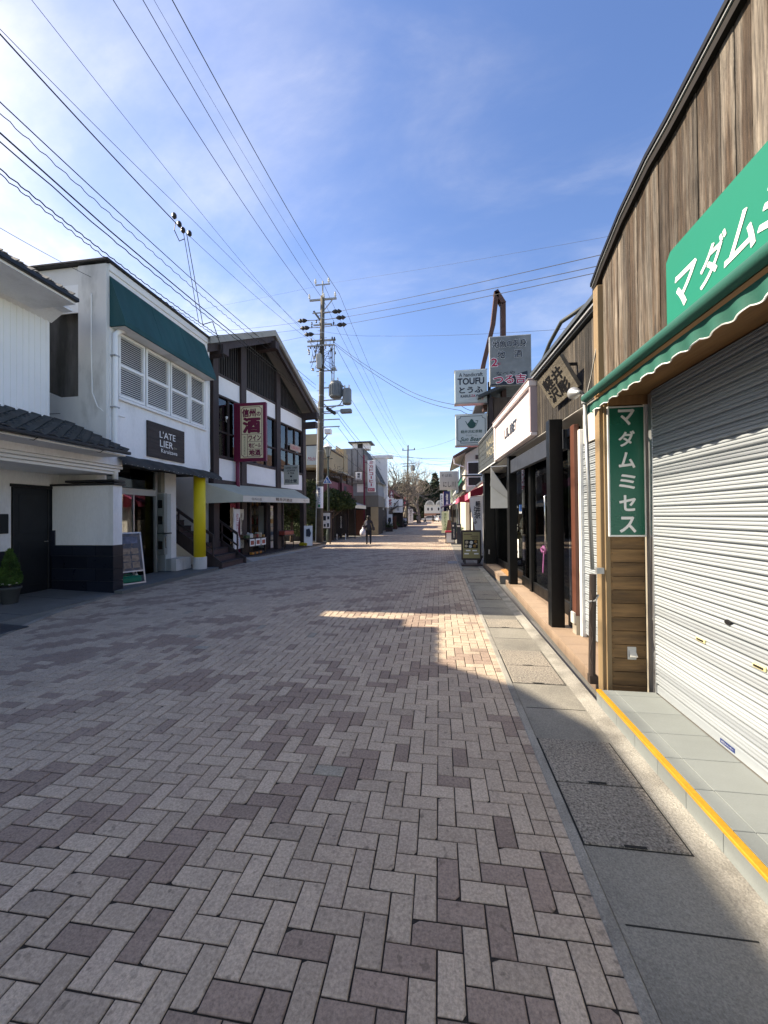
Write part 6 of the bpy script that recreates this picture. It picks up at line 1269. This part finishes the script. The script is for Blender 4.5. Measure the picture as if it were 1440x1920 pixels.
# white balcony house
BH = thing('balcony_house', 'white two-storey house with a dark balcony above the pink awnings', 'house', (1.62, 24.0, 0)); m_creamw = mat('cream_wall', (.55, .52, .45), .85, .06, 2)
box('wall', m_creamw, BH, 0, 6, 0, 6, 0, 5.3)
MB().prism([(-.75, -.6, 5.05), (-.75, 6.5, 5.05), (2.5, 6.5, 6.9), (2.5, -.6, 6.9)], (0, 0, .10)).build('roof', mat('brown_roof', (.13, .085, .07), .8, .2), BH); MB().prism([(-.7, -.5, 5.02), (-.7, 6.4, 5.02), (0, 6.4, 5.35), (0, -.5, 5.35)], (0, 0, .02)).build('soffit', m_barge, BH); MB().prism([(0, -.01, 5.3), (2.5, -.01, 6.7), (5, -.01, 5.3)], (0, .1, 0)).build('gable', m_creamw, BH)
for z0, z1 in ((4.05, 4.85), (3.35, 3.95)): w = box('window', m_panelw, BH, .12, .98, -.05, -.001, z0, z1); box('pane', m_intd, w, .18, .92, -.06, -.051, z0 + .06, z1 - .06)
w = box('small_window', m_timber, BH, .62, .98, -.05, -.001, 5.0, 5.25)
bbox('balcony', m_black, BH, -.2, .001, -.12, 5.0, 3.02, 3.14); 
for i in range(12): box('baluster', m_black, BH, -.2, -.16, i * .42, i * .42 + .05, 3.14, 3.95)
box('balcony_rail', m_black, BH, -.22, 1.0, -.12, -.06, 3.96, 4.04); box('balcony_rail', m_black, BH, -.22, -.15, -.05, 5.0, 3.96, 4.04); box('green_screen', mat('mint_screen', (.05, .30, .22), .6), BH, -.19, -.17, .3, 4.6, 3.7, 3.94); box('rust_base', m_redbr, BH, -.05, .9, -.06, -.002, 2.85, 3.01); MB().tube([(-.70, -.55, 5.0), (-.68, -.5, 4.7), (-.1, -.1, 4.55)], .03, 6).build('downpipe', m_panelw, BH)
bbox('pink_sign', m_pinkf, BH, .98, 1.3, -1.4, -1.2, 2.9, 3.8)
# soba sign
so = thing('soba_sign', 'weathered white square sign with brush hiragana on a pale pole', 'sign', (0.08, 32.0, 0)); m_sobaw = mat('stained_white_sign', (.50, .46, .42), .6, .1, 2, col2=(.42, .30, .17), c2scale=1.4, c2lo=.62, c2hi=.75, stretch=(2, 2, .4))
bbox('board', m_sobaw, so, 0, 1.46, 0, .14, 3.70, 5.19, c=.01); bbox('frame', m_flash, so, -.03, 1.49, .02, .12, 3.67, 3.699); bbox('frame', m_flash, so, -.03, 1.49, .02, .12, 5.191, 5.22)
text('そば処', (.58, -.004, 4.86), .86, .24, '-y', m_ink, so); text('にし川', (.78, -.004, 4.12), 1.0, .46, '-y', m_ink, so, bold=.01)
MB().cyl((1.52, .07, 0), (1.52, .07, 5.3), .07, n=10).build('pole', m_panelw, so)
def nobori(loc, w, h, m, txt, tm, label, z0=.3, wob=.03):
    f = thing('street_banner', label, 'banner', loc); MB().cyl((w, 0, 0), (w, 0, z0 + h + .1), .015, n=6).build('pole', m_panelw, f); V = []
    for r in range(9): zz = z0 + h - r * h / 8; V += [(wob * math.sin(r * 1.3) * r / 8, wob * math.sin(r * .9), zz), (w, 0, zz)]
    MB().add(V, [(2 * r, 2 * r + 1, 2 * r + 3, 2 * r + 2) for r in range(8)]).build('cloth', m, f, smooth=True); text('\n'.join(txt), (w * .5, -.06, z0 + h * .52), w * .36, h * .8, '-y', tm, f, bold=.02); return f
m_palegn = mat('pale_green_cloth', (.55, .60, .44), .85, .06); m_navyc = mat('navy_cloth', (.02, .03, .12), .8)
nobori((.2, 30.0, 0), .56, 1.65, m_palegn, '手打ちそば', mat('green_ink', (.06, .14, .05), .6), 'pale green cloth banner with vertical writing below the square sign', .25, .06)
nobori((.43, 34.0, 0), .56, 2.9, m_navyc, '信州そば', m_white, 'navy blue cloth banner with white writing', .8)
nobori((.12, 36.0, 0), .3, 2.4, m_panelw, '天ぷら', m_ink, 'narrow white cloth banner left of the navy one', 1.2)
for nm, lb, lo, m in (('standing_sign', 'slim black standing sign with white panels near the pink awnings', (.92, 21.4, 0), m_ink),):
    s_ = thing(nm, lb, 'sign', lo); bbox('panel', m, s_, -.26, .02, 0, .05, .25, 1.2); bbox('panel', m, s_, .03, .26, -.1, -.05, .05, 1.12); box('plate', m_white, s_, -.2, -.12, -.003, -.001, .98, 1.06); box('plate', m_white, s_, .05, .2, -.105, -.101, .96, 1.04); text('\n'.join('本日営業中'), (-.12, -.004, .6), .07, .5, '-y', m_white, s_); bbox('foot', m_ink, s_, -.28, .28, -.2, .2, 0, .04)
rt_ = thing('red_bench', 'red-topped stand with a white panel beside the black standing sign', 'bench', (.62, 22.3, 0)); bbox('top', m_redp, rt_, -.28, .28, -.25, .25, .62, .70)
for sx in (-.25, .25): MB().bar((sx, -.2, 0), (sx, -.2, .62), .04, .04).build('leg', m_timber, rt_)
box('white_panel', m_panelw, rt_, -.22, .22, -.19, -.18, .06, .6); bbox('foot_rail', m_timber, rt_, -.28, .28, -.24, -.16, .0, .05)
bw = thing('brown_a_board', 'brown A-board leaning beside the pale green banner', 'sign board', (.72, 28.0, 0)); 
for s_ in (-1, 1): MB().prism([(-.3, s_ * .3, 0), (.3, s_ * .3, 0), (.1, s_ * .03, 1.25), (-.1, s_ * .03, 1.25)], (0, s_ * .03, 0)).build('leaf', m_redbr, bw)
vs_ = thing('violet_canopy', 'curved violet canopy with a green parasol edge by the navy banner', 'awning', (.15, 33.0, 2.3)); MB().prism([(0, 0, .0), (.5, 0, .22), (1.2, 0, .28), (1.2, 0, .20), (.5, 0, .13), (0, 0, -.1)], (0, 2, 0)).build('canvas', mat('violet_canvas', (.20, .14, .28), .8), vs_); MB().bar((1.1, 1, -2.3), (1.1, 1, .2), .06, .06).build('post', m_timber, vs_)
# rows of shops farther along
def row_house(name, label, x, y, depth, length, h, mw, mr, side, rh=1.2, aw=None, seed=0):
    t = thing(name, label, 'shop', (x, y, 0)); s_ = side; rg = random.Random(seed)
    X = lambda a, b_: (min(a * s_, b_ * s_), max(a * s_, b_ * s_))
    box('wall', mw, t, *X(0, depth), 0, length, 0, h)
    MB().prism([(-.45 * s_, -.2, h - .1), (-.45 * s_, length + .2, h - .1), (depth / 2 * s_, length + .2, h + rh), (depth / 2 * s_, -.2, h + rh)], (0, 0, .1)).build('roof', mr, t)
    MB().prism([(0, 0, h), (depth / 2 * s_, 0, h + rh), (depth * s_, 0, h)], (0, .05, 0)).build('gable', mw, t)
    n = max(2, int(length / 2.2))
    for i in range(n):
        y0 = .3 + i * (length - .4) / n; w_ = (length - .4) / n - .5
        if h > 4: w = box('window', m_panelw, t, *X(-.04, 0), y0, y0 + w_, h - 1.6, h - .6); box('pane', m_glassd if rg.random() < .5 else m_intd, w, *X(-.05, -.041), y0 + .08, y0 + w_ - .08, h - 1.52, h - .68)
        box('shop_opening', m_intd, t, *X(-.03, 0), y0, y0 + w_, .15, 2.2)
    if aw: MB().prism([(0, .2, 2.8), (0, length - .2, 2.8), (-.9 * s_, length - .2, 2.35), (-.9 * s_, .2, 2.35)], (0, 0, .03)).build('awning', aw, t); MB().prism([(-.9 * s_, .2, 2.37), (-.9 * s_, length - .2, 2.37), (-.9 * s_, length - .2, 2.12), (-.9 * s_, .2, 2.12)], (-.01 * s_, 0, 0)).build('valance', aw, t)
    return t
row_house('row_shop', 'cream shop with a white fascia beyond the balcony house on the right', 1.8, 30.4, 6, 8, 3.3, m_creamw, m_roofgrey, 1, .9, m_valance, 1)
row_house('row_shop', 'pale blue-grey shop farther down the right side', 1.7, 38.8, 6, 9, 4.6, mat('pale_blue_grey', (.36, .40, .42), .85), m_roofgrey, 1, 1.2, m_panelw, 2)
row_house('row_shop', 'brown timber shop farther down the right side', 1.6, 48.2, 6, 12, 3.6, m_planks2, m_roofgrey, 1, 1.4, m_crims, 3)
row_house('row_shop', 'tan shop near the far end on the right', 1.5, 61, 7, 16, 4.4, m_beige, m_russet, 1, 1.5, m_pinkf, 4)
row_house('row_shop', 'grey shop last on the right before the street end', 1.6, 78, 7, 14, 4.0, m_gsid, m_roofgrey, 1, 1.3, None, 5)
row_house('row_shop', 'low shop with green awning beyond the far pole on the left', -6.0, 64, 6, 9, 3.0, m_gsid2, m_roofgrey, -1, 1.0, mat('leaf_green_canvas', (.04, .11, .07), .8), 6)
row_house('row_shop', 'white shop beyond the green awning on the left', -6.4, 74, 6, 12, 3.8, m_creamw, m_roofgrey, -1, 1.2, m_panelw, 7)
row_house('row_shop', 'brown shop last on the left before the street end', -6.8, 88, 6, 12, 4.0, m_planks2, m_roofgrey, -1, 1.4, m_mar, 8)
row_house('row_shop', 'taupe shop with beige signs between the grey annex and russet roof', -6.0, 42.2, 5, 7, 3.2, m_gsid2, m_roofgrey, -1, 1.0, None, 9)
# small street things, left far
for k, (x, y, w, h, m, lb) in enumerate(((-5.2, 44.0, .7, 1.5, m_redbr, 'brown wooden stall front under the bare tree'), (-5.1, 56.0, .8, 1.2, m_panelw, 'small white stand sign near the far pole'), (-4.6, 63.0, .8, 2.7, m_panelw, 'tall white upright sign with a blue top down the street'))):
    t = thing('street_sign_board', lb, 'sign', (x, y, 0)); bbox('board', m, t, -w / 2, w / 2, 0, .08, .35, h, c=.01); bbox('top', m_navyc if k == 2 else m_timber, t, -w / 2, w / 2, -.01, .09, h, h + .12)
    for sx in (-w / 2 + .06, w / 2 - .06): MB().bar((sx, .04, 0), (sx, .04, .36), .05, .05).build('leg', m_timber, t)
    if k == 2: text('\n'.join('観光案内所'), (0, -.004, 1.6), .22, 1.6, '-y', m_ink, t)
kk = thing('kiosk', 'small dark kiosk with a peaked roof below the far pole', 'kiosk', (-5.4, 52.0, 0)); box('body', m_cafed, kk, -.7, .5, 0, 1.4, 0, 2.1); MB().prism([(-1.0, -.2, 2.1), (.8, -.2, 2.1), (-.1, -.2, 2.75)], (0, 1.8, 0)).build('roof', m_black, kk); MB().lathe([(.02, 0), (.22, .01), (.22, .03), (.02, .04)], n=14).build('round_sign', m_panelw, kk).matrix_local = Matrix.Translation((.3, -.25, 2.2)) @ Matrix.Rotation(R(90), 4, 'X')
ww = thing('hanging_board', 'white hanging board with dark writing on the taupe shop', 'sign', (-5.9, 49.3, 2.0)); bbox('board', m_panelw, ww, 0, 1.3, 0, .06, 0, 1.7); text('\n'.join('土産物'), (.65, -.004, .85), .3, 1.3, '-y', m_ink, ww)
rp = random.Random(77)
for k, (x, y, lb) in enumerate(((-5.0, 38.6, 'planter with a green shrub outside the grey annex'), (-5.3, 46.0, 'planter with a green shrub by the taupe shop'), (-4.9, 54.3, 'planter with a green shrub near the kiosk'), (1.2, 26.3, 'planter with a green shrub below the balcony house'), (1.1, 37.5, 'planter with a green shrub behind the navy banner'), (-6.1, 33.4, 'planter with a green shrub below the red katakana sign'))):
    t = thing('planter', lb, 'planter', (x, y, 0), 0, 'planters along the street'); bbox('box', m_redbr if k % 2 else m_timber, t, -.35, .35, -.2, .2, 0, .4, c=.02)
    foliage(260, lambda r: ((r.gauss(0, .2), r.gauss(0, .13), .45 + abs(r.gauss(0, .22))), 1), .10, random.Random(200 + k), .6, 1.6).build('shrub', m_leafc if k % 2 else m_leafd, t)
for k, (x, y, w, h, m, ms, tx, lb) in enumerate(((-5.55, 43.6, .9, 1.0, m_panelw, m_redp, '茶', 'white square shop sign with a red character on the taupe shop'), (-5.7, 46.5, .5, 1.8, m_mar, m_white, 'みやげ', 'maroon upright shop sign with white writing on the taupe shop'), (-5.6, 66.0, .6, 2.2, m_redp, m_white, 'ジャム', 'red upright shop sign beyond the far pole'), (1.15, 40.0, .5, 1.9, m_palegn, m_ink, 'パン', 'pale green upright shop sign on the right beyond the banners'), (1.0, 46.5, .8, .8, m_panelw, m_ink, '器', 'white square shop sign hanging on the right far down'), (.9, 55.0, .6, 2.0, m_redp, m_white, '漬物', 'red upright shop sign on the right far down'))):
    t = thing('hanging_sign', lb, 'sign', (x, y, 2.6 + .3 * (k % 2)), 0, 'shop signs far down the street'); bbox('board', m, t, -w / 2, w / 2, 0, .12, 0, h, c=.01); text('\n'.join(tx), (0, -.004, h / 2), w * .5, h * .8, '-y', ms, t, bold=.02); MB().bar((-w * .7 if x < 0 else -w / 2, .06, h - .1), (w / 2 if x < 0 else w * .9, .06, h - .1), .04, .04).build('bracket', m_timber, t)
# far pole
fp = thing('utility_pole', 'distant utility pole standing before the bare trees', 'utility pole', (-5.05, 60, 0)); MB().tube([(0, 0, 0), (.2, 0, 6), (.38, 0, 12.6)], [.19, .15, .10], 10).build('mast', m_poleC, fp)
for z, x0, x1 in ((11.8, -.9, 1.1), (9.7, -1.2, 1.2), (9.3, -.9, .9)): MB().bar((.36 + x0, 0, z), (.36 + x1, 0, z + .05), .1, .1).build('crossarm', m_steelg, fp)
for x in (-.8, 1.0): MB().lathe([(.05, 0), (.09, .1), (.05, .3)], (.36 + x, 0, 11.85), 8).build('pin_insulator', m_insul, fp)
MB().lathe([(.28, 0), (.3, .8), (.1, .9)], (1.1, 0, 8.6), 10).build('transformer', m_trans, fp)

# ================================================================ trees
m_barktw = mat('pale_bark', (0.22, 0.19, 0.155), 0.9, 0.3, 2); m_barkdk = mat('dark_bark', (0.075, 0.06, 0.05), 0.9, 0.3, 2)
def bare_tree(label, loc, h, seed, mtr, mtw, spread=1.0, levels=6, lean=(0, 0)):
    t = thing('bare_tree', label, 'tree', loc, 0, 'bare trees down the street'); rg = random.Random(seed); tk = MB(); tw = MB()
    def grow(p, d, L_, r, lv):
        pts = [p]; rr = [r]; n = 3
        for i in range(n):
            d = (d + Vector((rg.gauss(0, .17), rg.gauss(0, .17), rg.gauss(0, .10) + .06))).normalized(); p = p + d * (L_ / n); pts.append(p); rr.append(r * (1 - .35 * (i + 1) / n))
        (tk if lv < 3 else tw).tube(pts, rr, 7 if lv < 2 else (4 if lv < 4 else 3))
        if lv >= levels: return
        for k in range((3, 4, 3, 3, 3, 2)[lv]):
            a = rg.random() * 6.283; tilt = rg.uniform(.3, .95) * spread; ax = d.orthogonal().normalized(); ax = ax * math.cos(a) + d.cross(ax) * math.sin(a)
            nd = (d * math.cos(tilt) + ax * math.sin(tilt)).normalized(); q = pts[rg.choice((1, 2, 3, 3))] if lv else pts[rg.choice((2, 3))]
            grow(q, nd, L_ * rg.uniform(.62, .84), max(r * rg.uniform(.45, .65), .014), lv + 1)
    grow(Vector((0, 0, 0)), Vector((lean[0], lean[1], 1)).normalized(), h * .27, h * .026, 0)
    tk.build('trunk', mtr, t); tw.build('crown', mtw, t); return t
bare_tree('dark leafless tree in front of the russet roof', (-5.8, 47, 0), 9.0, 71, m_barkdk, m_barkdk, .95)
bare_tree('pale leafless tree with sunlit limbs behind the far pole', (-5.9, 62, 0), 14.0, 72, m_barktw, m_barktw, 1.0, 6, (.1, 0))
bare_tree('leafless tree right of the far pole', (-3.9, 76, 0), 14.0, 73, m_barktw, m_barktw, 1.0)
bare_tree('slender leafless tree at the left behind the grey annex', (-8.2, 60, 0), 13.5, 74, m_barktw, m_barktw, 1.0)
m_con = mat('conifer_needles', (0.020, 0.030, 0.014), 0.9, 0.4, .5, col2=(.055, .055, .025), c2scale=.3)
def conifer(label, loc, h, w, seed, n=5200, rnd_=.0):
    t = thing('conifer', label, 'tree', loc, 0, 'conifers beyond the street end'); rg = random.Random(seed); MB().cyl((0, 0, 0), (0, 0, h * .9), h * .018, .03, n=6).build('trunk', m_barkdk, t)
    def fn(r):
        z = r.random() ** 1.2; tier = (z * 9 + .4 * math.sin(r.random() * 6)) % 1; rad = w * (1 - z) ** (.8 - rnd_) * (.5 + .7 * (1 - tier)) * r.random() ** .4 + .08; a = r.random() * 6.283; rad *= 1 + .22 * math.sin(a * 3 + z * 17 + seed)
        return (rad * math.cos(a), rad * math.sin(a), h * (.10 + .90 * z) - rad * .22), 1
    foliage(n, fn, h * .042, rg, -.2, 1.6).build('crown', m_con, t)
for k, (x, y, h, w, q, lb) in enumerate(((-1.2, 132, 15.6, 4.6, 0, 'tallest pointed conifer left of the square sign'), (-4.4, 128, 12.8, 5.2, .3, 'broad dark tree left of the tallest conifer'), (2.8, 134, 13.0, 5.6, .2, 'conifer right of the tallest one'), (-8.2, 126, 11.8, 6.0, .4, 'broad dark tree behind the leafless trees'), (-13.0, 128, 12.5, 6.0, .4, 'leftmost dark tree behind the leafless trees'), (8.0, 140, 14, 6, .2, 'rightmost conifer beyond the street end'), (-6.4, 138, 14.0, 5.0, .1, 'pointed conifer rising behind the broad dark trees'))):
    conifer(lb, (x, y, 0), h, w, 80 + k, 5200, q)
wd = MB(); rg = random.Random(90)
def wood_fn(r):
    x = r.uniform(-70, 70); y = r.uniform(150, 175); return (x, y, (7 + 4 * math.sin(x * .11) + 3 * math.sin(x * .31 + 1)) * r.random() ** .6 + .5), 1
w_o = foliage(12000, wood_fn, 1.0, rg, .1, 1.3).build('far_wood', m_con); w_o['kind'] = 'stuff'; w_o['label'] = 'dark wooded mass closing off the street'; w_o['category'] = 'wood'

# ================================================================ street end
m_arch = mat('end_white', (.55, .53, .48), .85, .05)
EW = thing('arcade_building', 'pale building with arched roof gables closing the street end', 'building', (-4.2, 112, 0)); box('wall', m_arch, EW, 0, 9, 0, 6, 0, 4.6)
for cx in (1.6, 4.6, 7.6):
    b = MB(); pts = [(cx + 1.35 * math.cos(R(a)), -.25, 4.6 + 1.35 * math.sin(R(a))) for a in range(0, 181, 15)]; b.prism(pts, (0, 6, 0)); b.build('arched_gable', m_arch, EW, smooth=False); pts2 = [(cx + .95 * math.cos(R(a)), -.30, 4.65 + .95 * math.sin(R(a))) for a in range(0, 181, 15)]; MB().prism(pts2, (0, .04, 0)).build('arch_panel', m_gsid, EW)
    for dx in (-.8, .3): w = box('window', m_panelw, EW, cx + dx, cx + dx + .6, -.04, 0, 2.9, 3.9); box('pane', m_intd, w, cx + dx + .06, cx + dx + .54, -.06, -.041, 2.96, 3.84)
box('brick_base', mat('brick_base', (.30, .16, .11), .9), EW, -.02, 9.02, -.06, 6, 0, 2.2); box('doorway', m_intd, EW, 3.4, 5.4, -.08, -.061, 0, 2.0)
def car(label, loc, rz, m):
    t = thing('parked_car', label, 'car', loc, rz, 'cars at the street end')
    MB().prism([(-.82, -2.0, .35), (-.82, 2.0, .35), (-.82, 2.05, .75), (-.82, 1.1, .95), (-.80, .55, 1.5), (-.80, -1.4, 1.52), (-.82, -1.95, 1.0)], (1.64, 0, 0)).build('body', m, t)
    MB().prism([(-.70, .62, 1.45), (.70, .62, 1.45), (.74, 1.12, .98), (-.74, 1.12, .98)], (0, .03, .01)).build('windscreen', m_ink, t); MB().prism([(-.70, -1.44, 1.46), (.70, -1.44, 1.46), (.74, -1.93, 1.04), (-.74, -1.93, 1.04)], (0, -.03, .01)).build('rear_window', m_ink, t)
    for sx in (-.825, .823): MB().prism([(sx, .45, 1.42), (sx, -1.2, 1.44), (sx, -1.5, 1.0), (sx, .9, 1.0)], (.004, 0, 0)).build('side_window', m_ink, t)
    for sx in (-.7, .7):
        for sy in (-1.25, 1.3): MB().cyl((sx - .1, sy, .31), (sx + .1, sy, .31), .31, n=14).build('wheel', m_black, t)
    for sx in (-.6, .6): MB().box(sx - .14, sx + .14, -2.04, -1.98, .8, .92).build('tail_light', m_redp, t)
car('small silver-white car at the street end, left', (-2.4, 101, 0), R(80), mat('car_silver', (.55, .57, .58), .3, .02, coat=.6)); car('white van-like car half hidden by the banners', (0.3, 97, 0), R(10), mat('car_white', (.72, .72, .7), .3, .02, coat=.6))

# ================================================================ people
m_skin = mat('skin', (.50, .31, .22), .6, .05); m_hair = mat('dark_hair', (.012, .010, .009), .6, .1)
def skin_body(V, E, rad, root):
    me = bpy.data.meshes.new('b'); me.from_pydata(V, E, []); o = bpy.data.objects.new('b', me); COL.objects.link(o); md = o.modifiers.new('s', 'SKIN'); sub = o.modifiers.new('d', 'SUBSURF'); sub.levels = 2; sub.render_levels = 2
    for i, r in enumerate(rad): sv = me.skin_vertices[0].data[i]; sv.radius = r; sv.use_root = (i == root)
    bpy.context.view_layer.update(); dg = bpy.context.evaluated_depsgraph_get(); res = bpy.data.meshes.new_from_object(o.evaluated_get(dg)); bpy.data.objects.remove(o); return res
def person(label, loc, rz, H_, stride, mtop, mleg, hair=True, arm_l=(-.22, .10, .95), arm_r=(.24, .02, .86), skirt=False):
    t = thing('person', label, 'person', loc, rz); s = H_ / 1.62
    V = [(0, 0, .92), (0, 0, 1.08), (0, .01, 1.24), (0, 0, 1.36), (0, .0, 1.43),                      # pelvis..neck
         (-.10, 0, .86), (-.105, stride * .45, .47), (-.10, stride * .9 - .03, .09), (-.10, stride * .9 + .10, .035),
         (.10, 0, .86), (.105, -stride * .35 + .03, .47), (.10, -stride, .10), (.10, -stride + .13, .035),
         (-.17, 0, 1.33), (-.235, -.01, 1.10), arm_l, (.17, 0, 1.33), (.235, -.02, 1.10), arm_r,
         (0, .01, 1.50), (0, .02, 1.58)]
    E = [(0, 1), (1, 2), (2, 3), (3, 4), (0, 5), (5, 6), (6, 7), (7, 8), (0, 9), (9, 10), (10, 11), (11, 12), (3, 13), (13, 14), (14, 15), (3, 16), (16, 17), (17, 18), (4, 19), (19, 20)]
    rd = [(.15, .12), (.14, .11), (.155, .12), (.12, .09), (.05, .05), (.095, .095), (.065, .065), (.05, .05), (.045, .04), (.095, .095), (.065, .065), (.05, .05), (.045, .04), (.075, .075), (.055, .055), (.042, .042), (.075, .075), (.055, .055), (.042, .042), (.085, .095), (.08, .09)]
    me = skin_body([Vector(v) * s for v in V], E, [(a * s, b_ * s) for a, b_ in rd], 0)
    me.materials.clear(); [me.materials.append(m) for m in (mtop, mleg, m_skin)]
    for p in me.polygons:
        z = p.center.z / s; p.material_index = 2 if z > 1.425 else (1 if z < .86 else 0); p.use_smooth = True
        if abs(p.center.x / s) > .13 and z > .8 and z < 1.0 and min((p.center - Vector(arm_l) * s).length, (p.center - Vector(arm_r) * s).length) < .09 * s: p.material_index = 2
    o = bpy.data.objects.new('body', me); COL.objects.link(o); o.parent = t
    if hair:
        h = MB().lathe([(.02, -.13), (.085, -.11), (.115, -.02), (.115, .05), (.09, .105), (.02, .13)], n=14).build('hair', m_hair, t, smooth=True); h.location = (0, -.012 * s, 1.545 * s); h.scale = (s * .95, s, s)
    # jacket hem over the hips
    MB().lathe([(.185, .82), (.19, .86), (.17, 1.0), (.15, 1.1)] if not skirt else [(.24, .45), (.22, .6), (.17, .95), (.15, 1.1)], n=16).build('jacket_hem', mtop, t, smooth=True).scale = (s, s * .78, s)
    return t, s
m_coat = mat('charcoal_coat', (.045, .042, .045), .85, .2, 6); m_trs = mat('navy_trousers', (.015, .017, .028), .85, .2, 6)
pt, s = person('woman in a dark jacket walking away, carrying a full white carrier bag', (-3.9, 21.15, 0), R(14), 1.58, .10, m_coat, m_trs, True, (-.30, .10, 1.02), (.27, -.02, .88))
MB().lathe([(.02, -.05), (.055, -.02), (.05, .04), (.02, .06)], n=10).build('face_mask', m_panelw, pt, smooth=True).location = (-.045, .085, 1.47)
MB().prism([(-.19, -.03, 1.26), (-.10, -.03, 1.36), (-.08, -.03, 1.1), (-.21, -.03, 1.05)], (0, -.10, 0)).build('pale_sleeve', mat('pale_grey_knit', (.40, .38, .38), .9), pt)
sb_ = thing('shoulder_bag', 'black shoulder bag at the hip of the woman in the dark jacket', 'bag', (-3.62, 21.12, .78), R(14)); MB().bbox(-.07, .07, -.15, .15, 0, .22, c=.04).build('bag_body', m_coat, sb_); MB().tube([(0, -.12, .2), (-.08, -.06, .55), (-.08, .06, .55), (0, .12, .2)], .012, 6).build('strap', m_coat, sb_)
cbg = thing('carrier_bag', 'full white plastic carrier bag in her left hand', 'bag', (-4.21, 21.15, .46), R(14)); m_plast = mat('white_plastic', (.62, .59, .64), .35, .12, 8, .3, 12)
MB().lathe([(.05, 0), (.15, .04), (.19, .16), (.17, .30), (.09, .40), (.05, .44), (.06, .50)], n=14).build('bag_body', m_plast, cbg, smooth=True)
for sx in (-.05, .05): MB().tube([(sx, 0, .46), (sx * .5, 0, .56), (0, 0, .585)], .014, 6).build('handle', m_plast, cbg)
person('person in a long black coat standing far down the street', (-1.3, 84, 0), 0, 1.68, .03, m_coat, m_skin, True, (-.2, .15, 1.0), (.2, .15, 1.0), True)
person('person in pale top and jeans striding across the far street', (-2.9, 82, 0), R(-75), 1.66, .32, mat('pale_top', (.35, .33, .33), .9), mat('jeans', (.05, .06, .09), .9))
person('person in grey walking at the left far down the street', (-4.2, 76, 0), R(10), 1.62, .12, mat('grey_top', (.20, .20, .21), .9), m_trs)
person('person in black bending at the left edge of the far street', (-3.9, 80, 0), R(60), 1.60, .2, m_coat, m_coat)
